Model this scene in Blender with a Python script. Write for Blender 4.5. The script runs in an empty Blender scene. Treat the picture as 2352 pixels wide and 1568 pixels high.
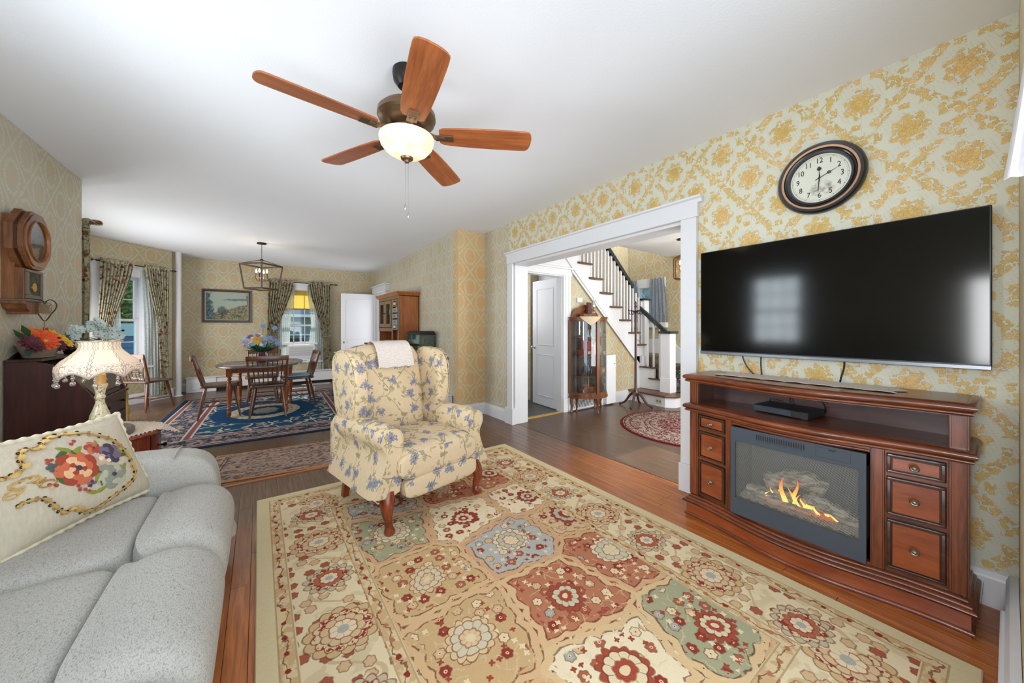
import bpy, bmesh, math, random
from mathutils import Vector, Matrix
R = math.radians
PI = math.pi
SC = bpy.context.scene
COL = SC.collection
rnd = random.Random(7)

# ------------------------------------------------------------------ camera, world, light, exposure
F_PX = 815.0
YAW = math.atan(581 / F_PX)
cam_d = bpy.data.cameras.new('camera')
cam = bpy.data.objects.new('camera', cam_d)
COL.objects.link(cam)
cam_d.sensor_width = 36.0
cam_d.lens = 36.0 * F_PX / 2352
cam_d.shift_y = -32.0 / 2352
cam_d.clip_start = 0.02
cam.location = (0, 0, 1.24)
cam.rotation_euler = (R(90), 0, -YAW)
SC.camera = cam
SC.view_settings.view_transform = 'Standard'
SC.view_settings.look = 'None'
SC.view_settings.gamma = 1.0
SC.view_settings.use_curve_mapping = False
SC.view_settings.exposure = 0.1

world = bpy.data.worlds.new('sky')
SC.world = world
world.use_nodes = True
bg = world.node_tree.nodes['Background']
bg.inputs[0].default_value = (0.62, 0.80, 1.0, 1)
bg.inputs[1].default_value = 1.2


def area(name, loc, aim, sx, sy, power, color=(1, 1, 1)):
    d = bpy.data.lights.new(name, 'AREA')
    d.shape = 'RECTANGLE'
    d.size, d.size_y = sx, sy
    d.energy = power
    d.color = color
    o = bpy.data.objects.new(name, d)
    COL.objects.link(o)
    o.location = loc
    o.rotation_euler = Vector(aim).to_track_quat('-Z', 'Y').to_euler()
    return o


area('fill_behind_camera', (0.17, -0.22, 1.30), (0.0, 1, 0.16), 2.8, 2.2, 36, (0.96, 0.98, 1.0))  # unseen fill lamp added behind the camera to light the whole room
area('daylight_living_window', (-1.62, 2.13, 1.52), (1, -0.1, -0.05), 0.7, 1.15, 52, (0.97, 0.99, 1.0))
area('daylight_bay_window', (-2.06, 6.75, 1.05), (1, 0, -0.05), 1.8, 1.2, 66, (0.98, 0.99, 1.0))
area('fill_hall', (4.6, 0.75, 1.4), (0.0, 1, 0.1), 2.6, 2.0, 88, (0.97, 0.99, 1.0))  # added fill on the hidden hall wall; no door stands there
area('daylight_stair_window', (6.1, 4.3, 3.4), (-0.6, 0.0, -0.8), 0.9, 0.9, 14, (1.0, 0.99, 0.97))
area('daylight_side_passage', (2.95, 5.3, 1.8), (0.15, -1, -0.1), 0.8, 1.2, 12, (0.95, 0.97, 1.0))
bl_ = area('fill_far_ceiling', (0.3, -0.30, 0.95), (0.05, 0.93, 0.36), 2.6, 1.2, 14, (0.97, 0.98, 1.0))  # added lamp with narrow spread to brighten the far ceiling
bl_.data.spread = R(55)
bl_ = area('fill_tv_corner', (-0.95, 0.03, 1.30), (1, 0.14, -0.06), 0.4, 0.9, 11, (0.97, 0.98, 1.0))  # added lamp that lifts the dark corner of the television wall
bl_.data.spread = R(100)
area('fill_dining_door', (2.30, 8.5, 1.1), (-1, -0.1, 0), 0.7, 1.7, 8, (0.98, 0.99, 1.0))  # added lamp to brighten the white dining door
sun_d = bpy.data.lights.new('sun', 'SUN')
sun_d.energy = 5.0
sun_d.angle = R(0.6)
sun_d.color = (1.0, 0.93, 0.80)
sun = bpy.data.objects.new('sun', sun_d)
COL.objects.link(sun)
sun.rotation_euler = Vector((-0.12, -1.0, -0.72)).to_track_quat('-Z', 'Y').to_euler()

# ------------------------------------------------------------------ mesh builder


def frame_of(p, q):
    d = (q - p)
    if d.length < 1e-9:
        d = Vector((0, 0, 1))
    d.normalize()
    a = Vector((0, 0, 1)) if abs(d.z) < 0.9 else Vector((1, 0, 0))
    x = d.cross(a).normalized()
    return x, d.cross(x).normalized(), d


class MB:
    def __init__(s):
        s.v = []
        s.f = []

    def add(s, vs, fs, smooth=False, M=None):
        b = len(s.v)
        if M is not None:
            vs = [M @ Vector(q) for q in vs]
        s.v += [tuple(q) for q in vs]
        s.f += [(tuple(b + i for i in f), smooth) for f in fs]
        return s

    def box(s, x0, y0, z0, x1, y1, z1, M=None):
        vs = [(x, y, z) for z in (z0, z1) for y in (y0, y1) for x in (x0, x1)]
        fs = [(0, 2, 3, 1), (4, 5, 7, 6), (0, 1, 5, 4), (2, 6, 7, 3), (0, 4, 6, 2), (1, 3, 7, 5)]
        return s.add(vs, fs, False, M)

    def cbox(s, c, d, M=None):
        return s.box(c[0] - d[0] / 2, c[1] - d[1] / 2, c[2] - d[2] / 2, c[0] + d[0] / 2, c[1] + d[1] / 2, c[2] + d[2] / 2, M)

    def lathe(s, prof, c=(0, 0, 0), n=24, M=None, sx=1, sy=1, wav=None, cap=True):
        vs, fs = [], []
        m = len(prof)
        for i in range(n):
            a = 2 * PI * i / n
            for (r, z) in prof:
                k = 1 if wav is None else wav(a, r, z)
                vs.append((c[0] + r * k * sx * math.cos(a), c[1] + r * k * sy * math.sin(a), c[2] + z))
        for i in range(n):
            j = (i + 1) % n
            for k in range(m - 1):
                fs.append((i * m + k, j * m + k, j * m + k + 1, i * m + k + 1))
        cap = cap and (Vector(prof[0]) - Vector(prof[-1])).length > 1e-6
        if cap and prof[0][0] > 1e-5:
            fs.append(tuple(i * m for i in range(n))[::-1])
        if cap and prof[-1][0] > 1e-5:
            fs.append(tuple(i * m + m - 1 for i in range(n)))
        return s.add(vs, fs, True, M)

    def tube(s, pts, r, n=8, M=None, closed=False, flat=1.0):
        pts = [Vector(p) for p in pts]
        k = len(pts)
        rr = r if isinstance(r, (list, tuple)) else [r] * k
        vs, fs = [], []
        x = None
        for i, p in enumerate(pts):
            if closed:
                d = pts[(i + 1) % k] - pts[i - 1]
            else:
                d = pts[min(i + 1, k - 1)] - pts[max(i - 1, 0)]
            d.normalize()
            if x is None:
                x, y, _ = frame_of(Vector(), d)
            else:
                x = (x - d * x.dot(d))
                x = x.normalized() if x.length > 1e-6 else frame_of(Vector(), d)[0]
                y = d.cross(x).normalized()
            for j in range(n):
                a = 2 * PI * j / n
                vs.append(p + x * (rr[i] * math.cos(a)) + y * (rr[i] * flat * math.sin(a)))
        for i in range(k if closed else k - 1):
            for j in range(n):
                a, b = i * n + j, i * n + (j + 1) % n
                c, e = ((i + 1) % k) * n + (j + 1) % n, ((i + 1) % k) * n + j
                fs.append((a, b, c, e))
        if not closed:
            fs.append(tuple(range(n))[::-1])
            fs.append(tuple((k - 1) * n + j for j in range(n)))
        return s.add(vs, fs, True, M)

    def rod(s, p, q, r0, r1=None, n=8, M=None):
        return s.tube([p, q], [r0, r0 if r1 is None else r1], n, M)

    def turned(s, p, q, prof, n=12):
        """lathe along a line p-q, prof = [(t, r)]"""
        p, q = Vector(p), Vector(q)
        return s.tube([p.lerp(q, t) for t, r in prof], [r for t, r in prof], n)

    def prism(s, poly, a0, a1, ax='z', M=None, smooth=False):
        n = len(poly)

        def mk(u, w, a):
            return {'z': (u, w, a), 'y': (u, a, w), 'x': (a, u, w)}[ax]
        vs = [mk(u, w, a0) for u, w in poly] + [mk(u, w, a1) for u, w in poly]
        fs = [tuple(range(n))[::-1], tuple(range(n, 2 * n))] + [(i, (i + 1) % n, n + (i + 1) % n, n + i) for i in range(n)]
        b = len(s.f)
        s.add(vs, fs, False, M)
        if smooth:
            for i in range(b + 2, len(s.f)):
                s.f[i] = (s.f[i][0], True)
        return s

    def ball(s, c, r, n=12, m=8, M=None):
        rx, ry, rz = r if isinstance(r, (list, tuple)) else (r, r, r)
        vs = [(c[0], c[1], c[2] - rz)]
        for i in range(1, m):
            t = -PI / 2 + PI * i / m
            for j in range(n):
                a = 2 * PI * j / n
                vs.append((c[0] + rx * math.cos(t) * math.cos(a), c[1] + ry * math.cos(t) * math.sin(a), c[2] + rz * math.sin(t)))
        vs.append((c[0], c[1], c[2] + rz))
        fs = [(0, 1 + (j + 1) % n, 1 + j) for j in range(n)]
        for i in range(m - 2):
            for j in range(n):
                a, b = 1 + i * n + j, 1 + i * n + (j + 1) % n
                fs.append((a, b, b + n, a + n))
        t = len(vs) - 1
        fs += [(t, 1 + (m - 2) * n + j, 1 + (m - 2) * n + (j + 1) % n) for j in range(n)]
        return s.add(vs, fs, True, M)

    def grid(s, fn, nu, nv, th=0.0, M=None, smooth=True, cu=False):
        """fn(u,v) in 0..1 -> point; th adds thickness"""
        P = [[Vector(fn(i / nu, j / nv)) for j in range(nv + 1)] for i in range(nu + (0 if cu else 1))]
        ku = len(P)

        def q(i, j):
            return (i % ku) * (nv + 1) + j
        vs = [p for row in P for p in row]
        fs = [(q(i, j), q(i + 1, j), q(i + 1, j + 1), q(i, j + 1)) for i in range(nu) for j in range(nv)]
        if th:
            N = [Vector() for _ in vs]
            for f in fs:
                nn = (vs[f[2]] - vs[f[0]]).cross(vs[f[3]] - vs[f[1]])
                for i in f:
                    N[i] += nn
            b = len(vs)
            vs = vs + [p - (n_.normalized() * th if n_.length > 0 else n_) for p, n_ in zip(vs, N)]
            fs = fs + [tuple(b + i for i in f)[::-1] for f in fs]
            ed = []
            if not cu:
                ed += [(q(0, j + 1), q(0, j)) for j in range(nv)] + [(q(nu, j), q(nu, j + 1)) for j in range(nv)]
            ed += [(q(i, 0), q(i + 1, 0)) for i in range(nu)] + [(q(i + 1, nv), q(i, nv)) for i in range(nu)]
            fs += [(e[1], e[0], b + e[0], b + e[1]) for e in ed]
        return s.add(vs, fs, smooth, M)

    def sweep(s, path, prof, closed=False, M=None, smooth=True):
        """path: plan (x,y) list; prof: closed polygon of (out, z); out along the left normal"""
        n = len(path)
        vs = []
        for i, p in enumerate(path):
            a = path[i - 1] if (i > 0 or closed) else p
            b = path[(i + 1) % n] if (i < n - 1 or closed) else p
            d0 = Vector((p[0] - a[0], p[1] - a[1]))
            d1 = Vector((b[0] - p[0], b[1] - p[1]))
            if d0.length < 1e-9: d0 = d1
            if d1.length < 1e-9: d1 = d0
            d0.normalize(); d1.normalize()
            n0 = Vector((-d0.y, d0.x)); n1 = Vector((-d1.y, d1.x))
            m = (n0 + n1)
            m = m / max(0.25, m.dot(n0)) if m.length > 1e-6 else n0
            for (o, z) in prof:
                vs.append((p[0] + m.x * o, p[1] + m.y * o, z))
        k = len(prof)
        fs = []
        for i in range(n if closed else n - 1):
            j = (i + 1) % n
            for t in range(k):
                u = (t + 1) % k
                fs.append((i * k + t, j * k + t, j * k + u, i * k + u))
        if not closed:
            fs.append(tuple(range(k)))
            fs.append(tuple((n - 1) * k + t for t in range(k))[::-1])
        return s.add(vs, fs, smooth, M)

    def build(s, name, mat, parent=None, world=False, bevel=0, seg=1, smooth=None, sharp=40, tag=None, sub=0):
        me = bpy.data.meshes.new(name)
        vs = s.v
        if world and parent is not None:
            Mi = wmat(parent).inverted()
            vs = [Mi @ Vector(q) for q in vs]
        me.from_pydata([tuple(q) for q in vs], [], [f for f, _ in s.f])
        for p, (f, sm) in zip(me.polygons, s.f):
            p.use_smooth = sm if smooth is None else smooth
        bm = bmesh.new()
        bm.from_mesh(me)
        bmesh.ops.recalc_face_normals(bm, faces=bm.faces)
        if bevel:
            es = [e for e in bm.edges if len(e.link_faces) == 2 and e.calc_face_angle(0) > R(35)]
            if es:
                rr = bmesh.ops.bevel(bm, geom=es, offset=bevel, segments=seg, profile=0.6, affect='EDGES', clamp_overlap=True)
                if seg > 1:
                    for f in bm.faces:
                        f.smooth = True
        if sub:
            bmesh.ops.subdivide_edges(bm, edges=bm.edges[:], cuts=sub, use_grid_fill=True)
        sa = R(sharp)
        for e in bm.edges:
            if len(e.link_faces) == 2 and e.calc_face_angle(0) > sa:
                e.smooth = False
        uvl = bm.loops.layers.uv.new('UVMap')
        for f in bm.faces:
            n_ = f.normal
            ax, ay, az = abs(n_.x), abs(n_.y), abs(n_.z)
            for l in f.loops:
                c = l.vert.co
                if az >= ax and az >= ay:
                    l[uvl].uv = (c.x, c.y)
                elif ax > ay:
                    l[uvl].uv = (c.y, c.z)
                else:
                    l[uvl].uv = (c.x, c.z)
        bm.to_mesh(me)
        bm.free()
        if mat is not None:
            me.materials.append(mat)
        o = bpy.data.objects.new(name, me)
        COL.objects.link(o)
        if parent is not None:
            o.parent = parent
        return o


def wmat(o):
    M = o.matrix_basis.copy()
    while o.parent is not None:
        o = o.parent
        M = o.matrix_basis @ M
    return M


def thing(name, label, cat, loc=(0, 0, 0), rz=0.0, group=None):
    o = bpy.data.objects.new(name, None)
    o.empty_display_size = 0.05
    COL.objects.link(o)
    o.location = loc
    o.rotation_euler = (0, 0, rz)
    return tag(o, label, cat, group)


def tag(o, label=None, cat=None, group=None, kind=None):
    if label: o['label'] = label
    if cat: o['category'] = cat
    if group: o['group'] = group
    if kind: o['kind'] = kind
    return o


def struct(name, mb, mat, label=None, world=True, **k):
    o = mb.build(name, mat, None, **k)
    o['kind'] = 'structure'
    if label: o['label'] = label
    return o


def dup(root, loc=None, rz=None, label=None, parent=None):
    c = root.copy()
    COL.objects.link(c)
    c.parent = parent
    if loc is not None: c.location = loc
    if rz is not None: c.rotation_euler = (0, 0, rz)
    if label: c['label'] = label
    for ch in list(root.children):
        dup(ch, parent=c)
    return c


def TR(loc=(0, 0, 0), rx=0, ry=0, rz=0):
    return Matrix.Translation(loc) @ Matrix.Rotation(rz, 4, 'Z') @ Matrix.Rotation(ry, 4, 'Y') @ Matrix.Rotation(rx, 4, 'X')


def text_mesh(s, size, ext=0.0005):
    """MB holding centred text lying in the local x-z plane, facing -y"""
    cu = bpy.data.curves.new('t', 'FONT')
    cu.body = s
    cu.size = size
    cu.extrude = ext
    cu.align_x = 'CENTER'
    cu.align_y = 'CENTER'
    cu.resolution_u = 3
    o = bpy.data.objects.new('t', cu)
    COL.objects.link(o)
    bpy.context.view_layer.update()
    me = bpy.data.meshes.new_from_object(o.evaluated_get(bpy.context.evaluated_depsgraph_get()))
    m = MB()
    m.add([(v.co.x, -v.co.z, v.co.y) for v in me.vertices], [tuple(p.vertices) for p in me.polygons])
    bpy.data.objects.remove(o)
    bpy.data.curves.remove(cu)
    bpy.data.meshes.remove(me)
    return m


def xf(mb, M, sc=(1, 1, 1)):
    mb.v = [tuple(M @ Vector((q[0] * sc[0], q[1] * sc[1], q[2] * sc[2]))) for q in mb.v]
    return mb
# ------------------------------------------------------------------ node DSL


def lin(c):
    return tuple((x / 255 / 12.92) if x / 255 <= 0.04045 else ((x / 255 + 0.055) / 1.055) ** 2.4 for x in c[:3])


class K:
    """a socket in a node tree with operators"""
    def __init__(s, g, o): s.g, s.o = g, o
    def __add__(s, b): return s.g.m('ADD', s, b)
    def __radd__(s, b): return s.g.m('ADD', b, s)
    def __sub__(s, b): return s.g.m('SUBTRACT', s, b)
    def __rsub__(s, b): return s.g.m('SUBTRACT', b, s)
    def __mul__(s, b): return s.g.m('MULTIPLY', s, b)
    def __rmul__(s, b): return s.g.m('MULTIPLY', b, s)
    def __truediv__(s, b): return s.g.m('DIVIDE', s, b)


class G:
    def __init__(g, name):
        g.mat = bpy.data.materials.new(name)
        g.mat.use_nodes = True
        g.t = g.mat.node_tree
        g.b = g.t.nodes['Principled BSDF']
        g.tc = None

    def node(g, ty, **k):
        n = g.t.nodes.new(ty)
        for a, v in k.items(): setattr(n, a, v)
        return n

    def put(g, sock, v):
        if isinstance(v, K): g.t.links.new(v.o, sock)
        elif isinstance(v, (tuple, list)):
            v = tuple(v)
            if sock.type == 'RGBA' and len(v) == 3: v = v + (1,)
            sock.default_value = v
        else: sock.default_value = v

    def m(g, op, a, b=None, c=None):
        n = g.node('ShaderNodeMath', operation=op)
        g.put(n.inputs[0], a)
        if b is not None: g.put(n.inputs[1], b)
        if c is not None: g.put(n.inputs[2], c)
        return K(g, n.outputs[0])

    def sin(g, a): return g.m('SINE', a)
    def cos(g, a): return g.m('COSINE', a)
    def ab(g, a): return g.m('ABSOLUTE', a)
    def fr(g, a): return g.m('FRACT', a)
    def mn(g, a, b): return g.m('MINIMUM', a, b)
    def mx(g, a, b): return g.m('MAXIMUM', a, b)
    def lt(g, a, b): return g.m('LESS_THAN', a, b)
    def gt(g, a, b): return g.m('GREATER_THAN', a, b)
    def ln(g, a, b): return g.m('SQRT', a * a + b * b)
    def at(g, y, x): return g.m('ARCTAN2', y, x)
    def fold(g, a): return g.ab(g.fr(a + 0.5) - 0.5) if True else None
    def cell(g, a): return g.fr(a + 0.5) - 0.5

    def sm(g, x, e0, e1):
        n = g.node('ShaderNodeMapRange', interpolation_type='SMOOTHSTEP')
        g.put(n.inputs[0], x); g.put(n.inputs[1], e0); g.put(n.inputs[2], e1)
        n.inputs[3].default_value = 0; n.inputs[4].default_value = 1
        return K(g, n.outputs[0])

    def co(g, kind='UV'):
        if g.tc is None: g.tc = g.node('ShaderNodeTexCoord')
        return K(g, g.tc.outputs[kind])

    def pos(g):
        return K(g, g.node('ShaderNodeNewGeometry').outputs['Position'])

    def sep(g, v):
        n = g.node('ShaderNodeSeparateXYZ'); g.put(n.inputs[0], v)
        return [K(g, n.outputs[i]) for i in range(3)]

    def com(g, x, y, z=0.0):
        n = g.node('ShaderNodeCombineXYZ')
        g.put(n.inputs[0], x); g.put(n.inputs[1], y); g.put(n.inputs[2], z)
        return K(g, n.outputs[0])

    def sc(g, v, s3):
        n = g.node('ShaderNodeVectorMath', operation='MULTIPLY')
        g.put(n.inputs[0], v); g.put(n.inputs[1], s3)
        return K(g, n.outputs[0])

    def va(g, v, w):
        n = g.node('ShaderNodeVectorMath', operation='ADD')
        g.put(n.inputs[0], v); g.put(n.inputs[1], w)
        return K(g, n.outputs[0])

    def noise(g, v, scale, detail=3, rough=0.55, col=False, dist=0.0):
        n = g.node('ShaderNodeTexNoise')
        g.put(n.inputs['Vector'], v)
        n.inputs['Scale'].default_value = scale
        n.inputs['Detail'].default_value = detail
        n.inputs['Roughness'].default_value = rough
        n.inputs['Distortion'].default_value = dist
        return K(g, n.outputs[1 if col else 0])

    def voro(g, v, scale, rand=1.0, feature='F1', dim='2D', metric='EUCLIDEAN'):
        n = g.node('ShaderNodeTexVoronoi', feature=feature, voronoi_dimensions=dim)
        if feature != 'DISTANCE_TO_EDGE': n.distance = metric
        g.put(n.inputs['Vector'], v)
        n.inputs['Scale'].default_value = scale
        n.inputs['Randomness'].default_value = rand
        return {o.name: K(g, o) for o in n.outputs}

    def mix(g, f, a, b):
        n = g.node('ShaderNodeMix', data_type='RGBA')
        g.put(n.inputs[0], f); g.put(n.inputs[6], a); g.put(n.inputs[7], b)
        return K(g, n.outputs[2])

    def ramp(g, f, stops, const=False):
        n = g.node('ShaderNodeValToRGB')
        r = n.color_ramp
        if const: r.interpolation = 'CONSTANT'
        while len(r.elements) < len(stops): r.elements.new(0.5)
        for e, (p, c) in zip(r.elements, stops):
            e.position = p
            e.color = tuple(lin(c)) + (1,)
        g.put(n.inputs[0], f)
        return K(g, n.outputs[0])

    def wob(g, v, scale, amt):
        c = g.noise(v, scale, 2, col=True)
        n = g.node('ShaderNodeVectorMath', operation='MULTIPLY_ADD')
        g.put(n.inputs[0], c); n.inputs[1].default_value = (2 * amt,) * 3
        n2 = g.node('ShaderNodeVectorMath', operation='ADD')
        g.put(n2.inputs[0], v); n2.inputs[1].default_value = (-amt,) * 3
        g.t.links.new(n2.outputs[0], n.inputs[2])
        return K(g, n.outputs[0])

    def bump(g, h, strength=0.3, dist=0.002):
        n = g.node('ShaderNodeBump')
        n.inputs['Strength'].default_value = strength
        n.inputs['Distance'].default_value = dist
        g.put(n.inputs['Height'], h)
        g.t.links.new(n.outputs[0], g.b.inputs['Normal'])

    def out(g, col=None, rough=0.6, metal=0.0, spec=None, coat=None, emit=None, es=0, sheen=None):
        if col is not None: g.put(g.b.inputs['Base Color'], lin(col) if isinstance(col, tuple) else col)
        g.put(g.b.inputs['Roughness'], rough)
        g.put(g.b.inputs['Metallic'], metal)
        if spec is not None: g.put(g.b.inputs['Specular IOR Level'], spec)
        if coat is not None:
            g.put(g.b.inputs['Coat Weight'], coat); g.put(g.b.inputs['Coat Roughness'], 0.12)
        if emit is not None:
            g.put(g.b.inputs['Emission Color'], lin(emit) if isinstance(emit, tuple) else emit)
            g.put(g.b.inputs['Emission Strength'], es)
        return g.mat


def C(*c): return lin(c)


def plain(name, c, rough=0.55, metal=0.0, var=0.08, scale=30, bmp=0.0, coat=None, spec=None):
    g = G(name)
    n = g.noise(g.co('Object'), scale, 3)
    l = lin(c)
    col = g.mix(n, tuple(x * (1 - var) for x in l), tuple(min(1, x * (1 + var)) for x in l))
    if bmp: g.bump(n, bmp, 0.002)
    return g.out(col, rough, metal, coat=coat, spec=spec)


def wood(name, dark, light, axis='y', rough=0.35, scale=1.0, coat=0.0, bmp=0.08, rings=0.5):
    g = G(name)
    o = g.co('Object')
    k = {'x': (1.2, 14, 14), 'y': (14, 1.2, 14), 'z': (14, 14, 1.2)}[axis]
    v = g.sc(o, tuple(q * scale for q in k))
    a = g.noise(v, 2.2, 5, 0.62, dist=0.6)
    b = g.noise(g.sc(v, (6, 6, 6)) if False else v, 9.0, 4, 0.7)
    lw = g.noise(o, 3.0, 2)
    f = g.sm(a * 0.55 + b * 0.3 + lw * 0.25, 0.36, 0.76)
    col = g.mix(f, lin(dark), lin(light))
    if bmp: g.bump(b, bmp, 0.001)
    return g.out(col, rough, coat=coat)


M = {}
M['ceiling'] = None
g = G('ceiling_plaster')
n1 = g.noise(g.pos(), 90, 4); n2 = g.noise(g.pos(), 9, 3)
g.bump(n1 * 0.7 + n2 * 0.5, 0.28, 0.004)
M['ceiling'] = g.out(g.mix(g.noise(g.pos(), 1.2, 2), C(234, 238, 243), C(240, 243, 248)), 0.85)
M['white'] = plain('white_gloss_paint', (222, 223, 226), 0.4, var=0.02, bmp=0.03)
M['white_door'] = plain('white_door_paint', (230, 231, 236), 0.35, var=0.02)
M['heater'] = plain('white_heater_enamel', (228, 228, 230), 0.45, var=0.03)
M['black'] = plain('black_iron', (24, 22, 22), 0.4, 0.6)
M['blackp'] = plain('black_plastic', (22, 24, 28), 0.45)
M['bronze'] = plain('aged_bronze', (122, 100, 76), 0.38, 0.85, var=0.12)
M['dkbronze'] = plain('dark_bronze', (52, 46, 44), 0.42, 0.7)
M['lantern'] = plain('weathered_lantern_metal', (84, 72, 62), 0.5, 0.5, var=0.2)
M['pewter'] = plain('pewter', (128, 122, 108), 0.35, 0.9, var=0.2)
M['chrome'] = plain('chrome', (190, 190, 190), 0.15, 1.0)
M['brass'] = plain('brass', (190, 150, 80), 0.3, 1.0)
M['gold'] = plain('gold_paint', (214, 172, 92), 0.4, 0.6)


def wallpaper(name, ground, gold, line, kx=0.355, kz=0.43, inv=False):
    g = G(name)
    uv = g.co('UV')
    w = g.wob(g.wob(uv, 9, 0.008), 40, .005) if inv else g.wob(uv, 26, 0.006)
    x, y, _ = g.sep(w)
    a = x / kx + 0.17
    b = y / kz - 0.21
    s_, t_ = a + b, a - b
    s, t = g.cell(s_), g.cell(t_)
    da, db = (s + t) * 0.5, (s - t) * 0.5
    r = g.ln(da * kx, db * kz * 0.9)
    th = g.at(db, da)
    fine = g.noise(uv, 95, 3, 0.7)
    leaf = g.voro(uv, 34, 0.9)['Distance']
    lf = g.voro(uv, 62, 0.8)['Distance']
    # leaf and petal cells
    vo = g.voro(uv, 50, 0.85)
    sv = g.node('ShaderNodeVectorMath', operation='SUBTRACT')
    g.put(sv.inputs[0], uv); g.put(sv.inputs[1], vo['Position'])
    lx, ly, _ = g.sep(K(g, sv.outputs[0]))
    c1, c2, c3 = g.sep(vo['Color'])
    lth = g.at(ly, lx)
    cellm = vo['Distance'] + g.cos(lth * 5.0 + c1 * 6.0) * 0.09 + g.cos(lth * 2.0 + c2 * 6.0) * 0.07
    # centre bouquet
    med = g.sm(r + g.cos(th * 7.0) * 0.009 + (fine - 0.5) * 0.02, 0.074, 0.062)
    core = g.sm(r + (fine - .5) * .02, 0.042, 0.034)
    # oval wreath of sprigs
    ring = g.sm(g.ab(r - 0.122 + g.cos(th * 4.0) * 0.012), 0.020, 0.012) * g.sm(g.cos(th * 9.0), -0.35, 0.05)
    # leafy garlands on the trellis, broken at the crossings
    e = g.mn(g.ab(g.ab(s) - 0.5), g.ab(g.ab(t) - 0.5))
    gar = g.sm(e + (g.noise(uv, 15, 2) - 0.5) * 0.11, 0.088, 0.060) * g.sm(g.noise(uv, 12, 1), 0.36, 0.42)
    region = g.mx(g.mx(med, ring), gar)
    mask = g.mx(region * g.sm(cellm, 0.50, 0.43), core)
    near = g.mx(g.sm(r, 0.10, 0.085), g.sm(e, 0.135, 0.12)) * g.sm(g.noise(uv, 9, 1), .45, .52)
    outl = region * g.sm(g.ab(cellm - 0.47), 0.075, 0.03)
    crack = g.sm(g.ab(lf - 0.33), 0.05, 0.02) * core
    hatch = g.sm(g.ab(g.fr((x - y * .4) * 60.0) - 0.5), 0.40, 0.5) + g.sm(g.ab(g.fr((y + x * .3) * 78.0) - 0.5), 0.40, 0.5)
    if inv:
        base = g.mix(g.noise(uv, 3.2, 2), lin(gold), tuple(q * 0.88 for q in lin(gold)))
        fz = (fine - .5) * .085
        spike = g.cos(th * 22.0) * 0.006 + g.cos(th * 2) * 0.008
        lace = g.mx(g.sm(g.ab(r - 0.092 + spike + fz * .6), 0.017, 0.004), g.sm(e + fz * 1.6 + g.sin((x + y) * 90.0) * .012, 0.062, 0.016))
        lace = lace * g.sm(fine + leaf * .3, 0.35, 0.72) * g.sm(g.noise(uv, 14, 3), .30, .46)
        col = g.mix(g.sm(fine, .45, .62) * .22, base, lin(line))
        col = g.mix(lace * 0.72, col, lin(line))
        bq_ = g.sm(r + g.cos(th * 7.0) * .006 + (leaf - .35) * .07, 0.050, 0.036) * g.sm(fine, 0.30, 0.5)
        col = g.mix(bq_ * 0.62, col, lin(ground))
        wash = g.sm(g.noise(g.pos(), 0.9, 2), 0.35, 0.7)
        col = g.mix(wash * 0.35, col, lin(line))
        g.bump(lace, 0.2, 0.002)
        return g.out(col, 0.6)
    gcol = g.mix(g.sm(g.noise(uv, 5, 2), .4, .6), lin(gold), C(214, 184, 104))
    gcol = g.mix(c3 * .35, gcol, lin(line))
    col = g.mix(near * hatch * 0.28, lin(ground), lin(line))
    col = g.mix(mask, col, gcol)
    col = g.mix(crack * 0.5, col, lin(line))
    col = g.mix(outl * 0.62, col, lin(line))
    seam = g.sm(g.ab(g.fr(x / 0.53 + 0.12) - 0.5), 0.4985, 0.4996)
    col = g.mix(seam * 0.45, col, lin(line))
    g.bump(mask + fine * 0.4, 0.35, 0.002)
    return g.out(col, 0.55)


M['paper'] = wallpaper('gold_damask_wallpaper', (208, 208, 190), (226, 190, 122), (164, 126, 76))
M['paper_tan'] = wallpaper('tan_lit_damask_wallpaper', (210, 160, 100), (182, 163, 122), (204, 202, 182), inv=True)  # same damask; light and metallic sheen of these walls put into the colours
M['paper_silver'] = wallpaper('silver_lit_damask_wallpaper', (206, 176, 128), (190, 180, 152), (212, 210, 196), inv=True)
M['paper_orange'] = wallpaper('orange_lit_damask_wallpaper', (220, 160, 96), (206, 170, 116), (218, 202, 166), inv=True)  # warm light on the jog wall painted into the paper tones

M['cherry'] = wood('cherry_stained_wood', (66, 30, 18), (138, 72, 38), 'y', 0.3, coat=0.25)
M['cherry_v'] = wood('cherry_stained_wood_upright', (72, 32, 18), (142, 74, 38), 'z', 0.3, coat=0.25)
M['cherry_face'] = wood('cherry_veneer_panel', (112, 50, 24), (160, 82, 42), 'y', 0.3, 0.5, coat=0.3)
M['cherry_dark'] = plain('blackened_groove_finish', (34, 20, 16), 0.35, var=0.2)
M['mahogany'] = wood('mahogany', (70, 42, 34), (104, 64, 48), 'z', 0.35, 0.6, coat=0.2)
M['legwood'] = wood('red_mahogany_leg', (88, 32, 14), (154, 70, 32), 'z', 0.22, coat=0.5)
M['oak'] = wood('golden_oak', (104, 54, 22), (160, 92, 42), 'z', 0.38)
M['oak_clock'] = wood('clock_oak', (78, 44, 24), (140, 88, 48), 'z', 0.35)
M['dkoak'] = wood('dark_brown_wood', (44, 27, 20), (84, 54, 38), 'z', 0.4)
M['maple'] = wood('maple_table_leg', (118, 58, 26), (176, 98, 48), 'z', 0.3)
M['chairwood'] = wood('walnut_chair_wood', (74, 42, 24), (120, 72, 42), 'z', 0.32, coat=0.2)
M['chairseat'] = wood('walnut_seat_wood', (62, 42, 32), (104, 76, 58), 'y', 0.35, coat=0.2)
M['fan_wood'] = wood('fan_blade_wood', (116, 60, 28), (172, 100, 54), 'x', 0.4)
M['tread'] = wood('stair_tread_wood', (78, 50, 38), (116, 78, 58), 'y', 0.35)
M['railgreen'] = plain('dark_handrail_paint', (22, 36, 40), 0.25, coat=0.4)
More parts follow.
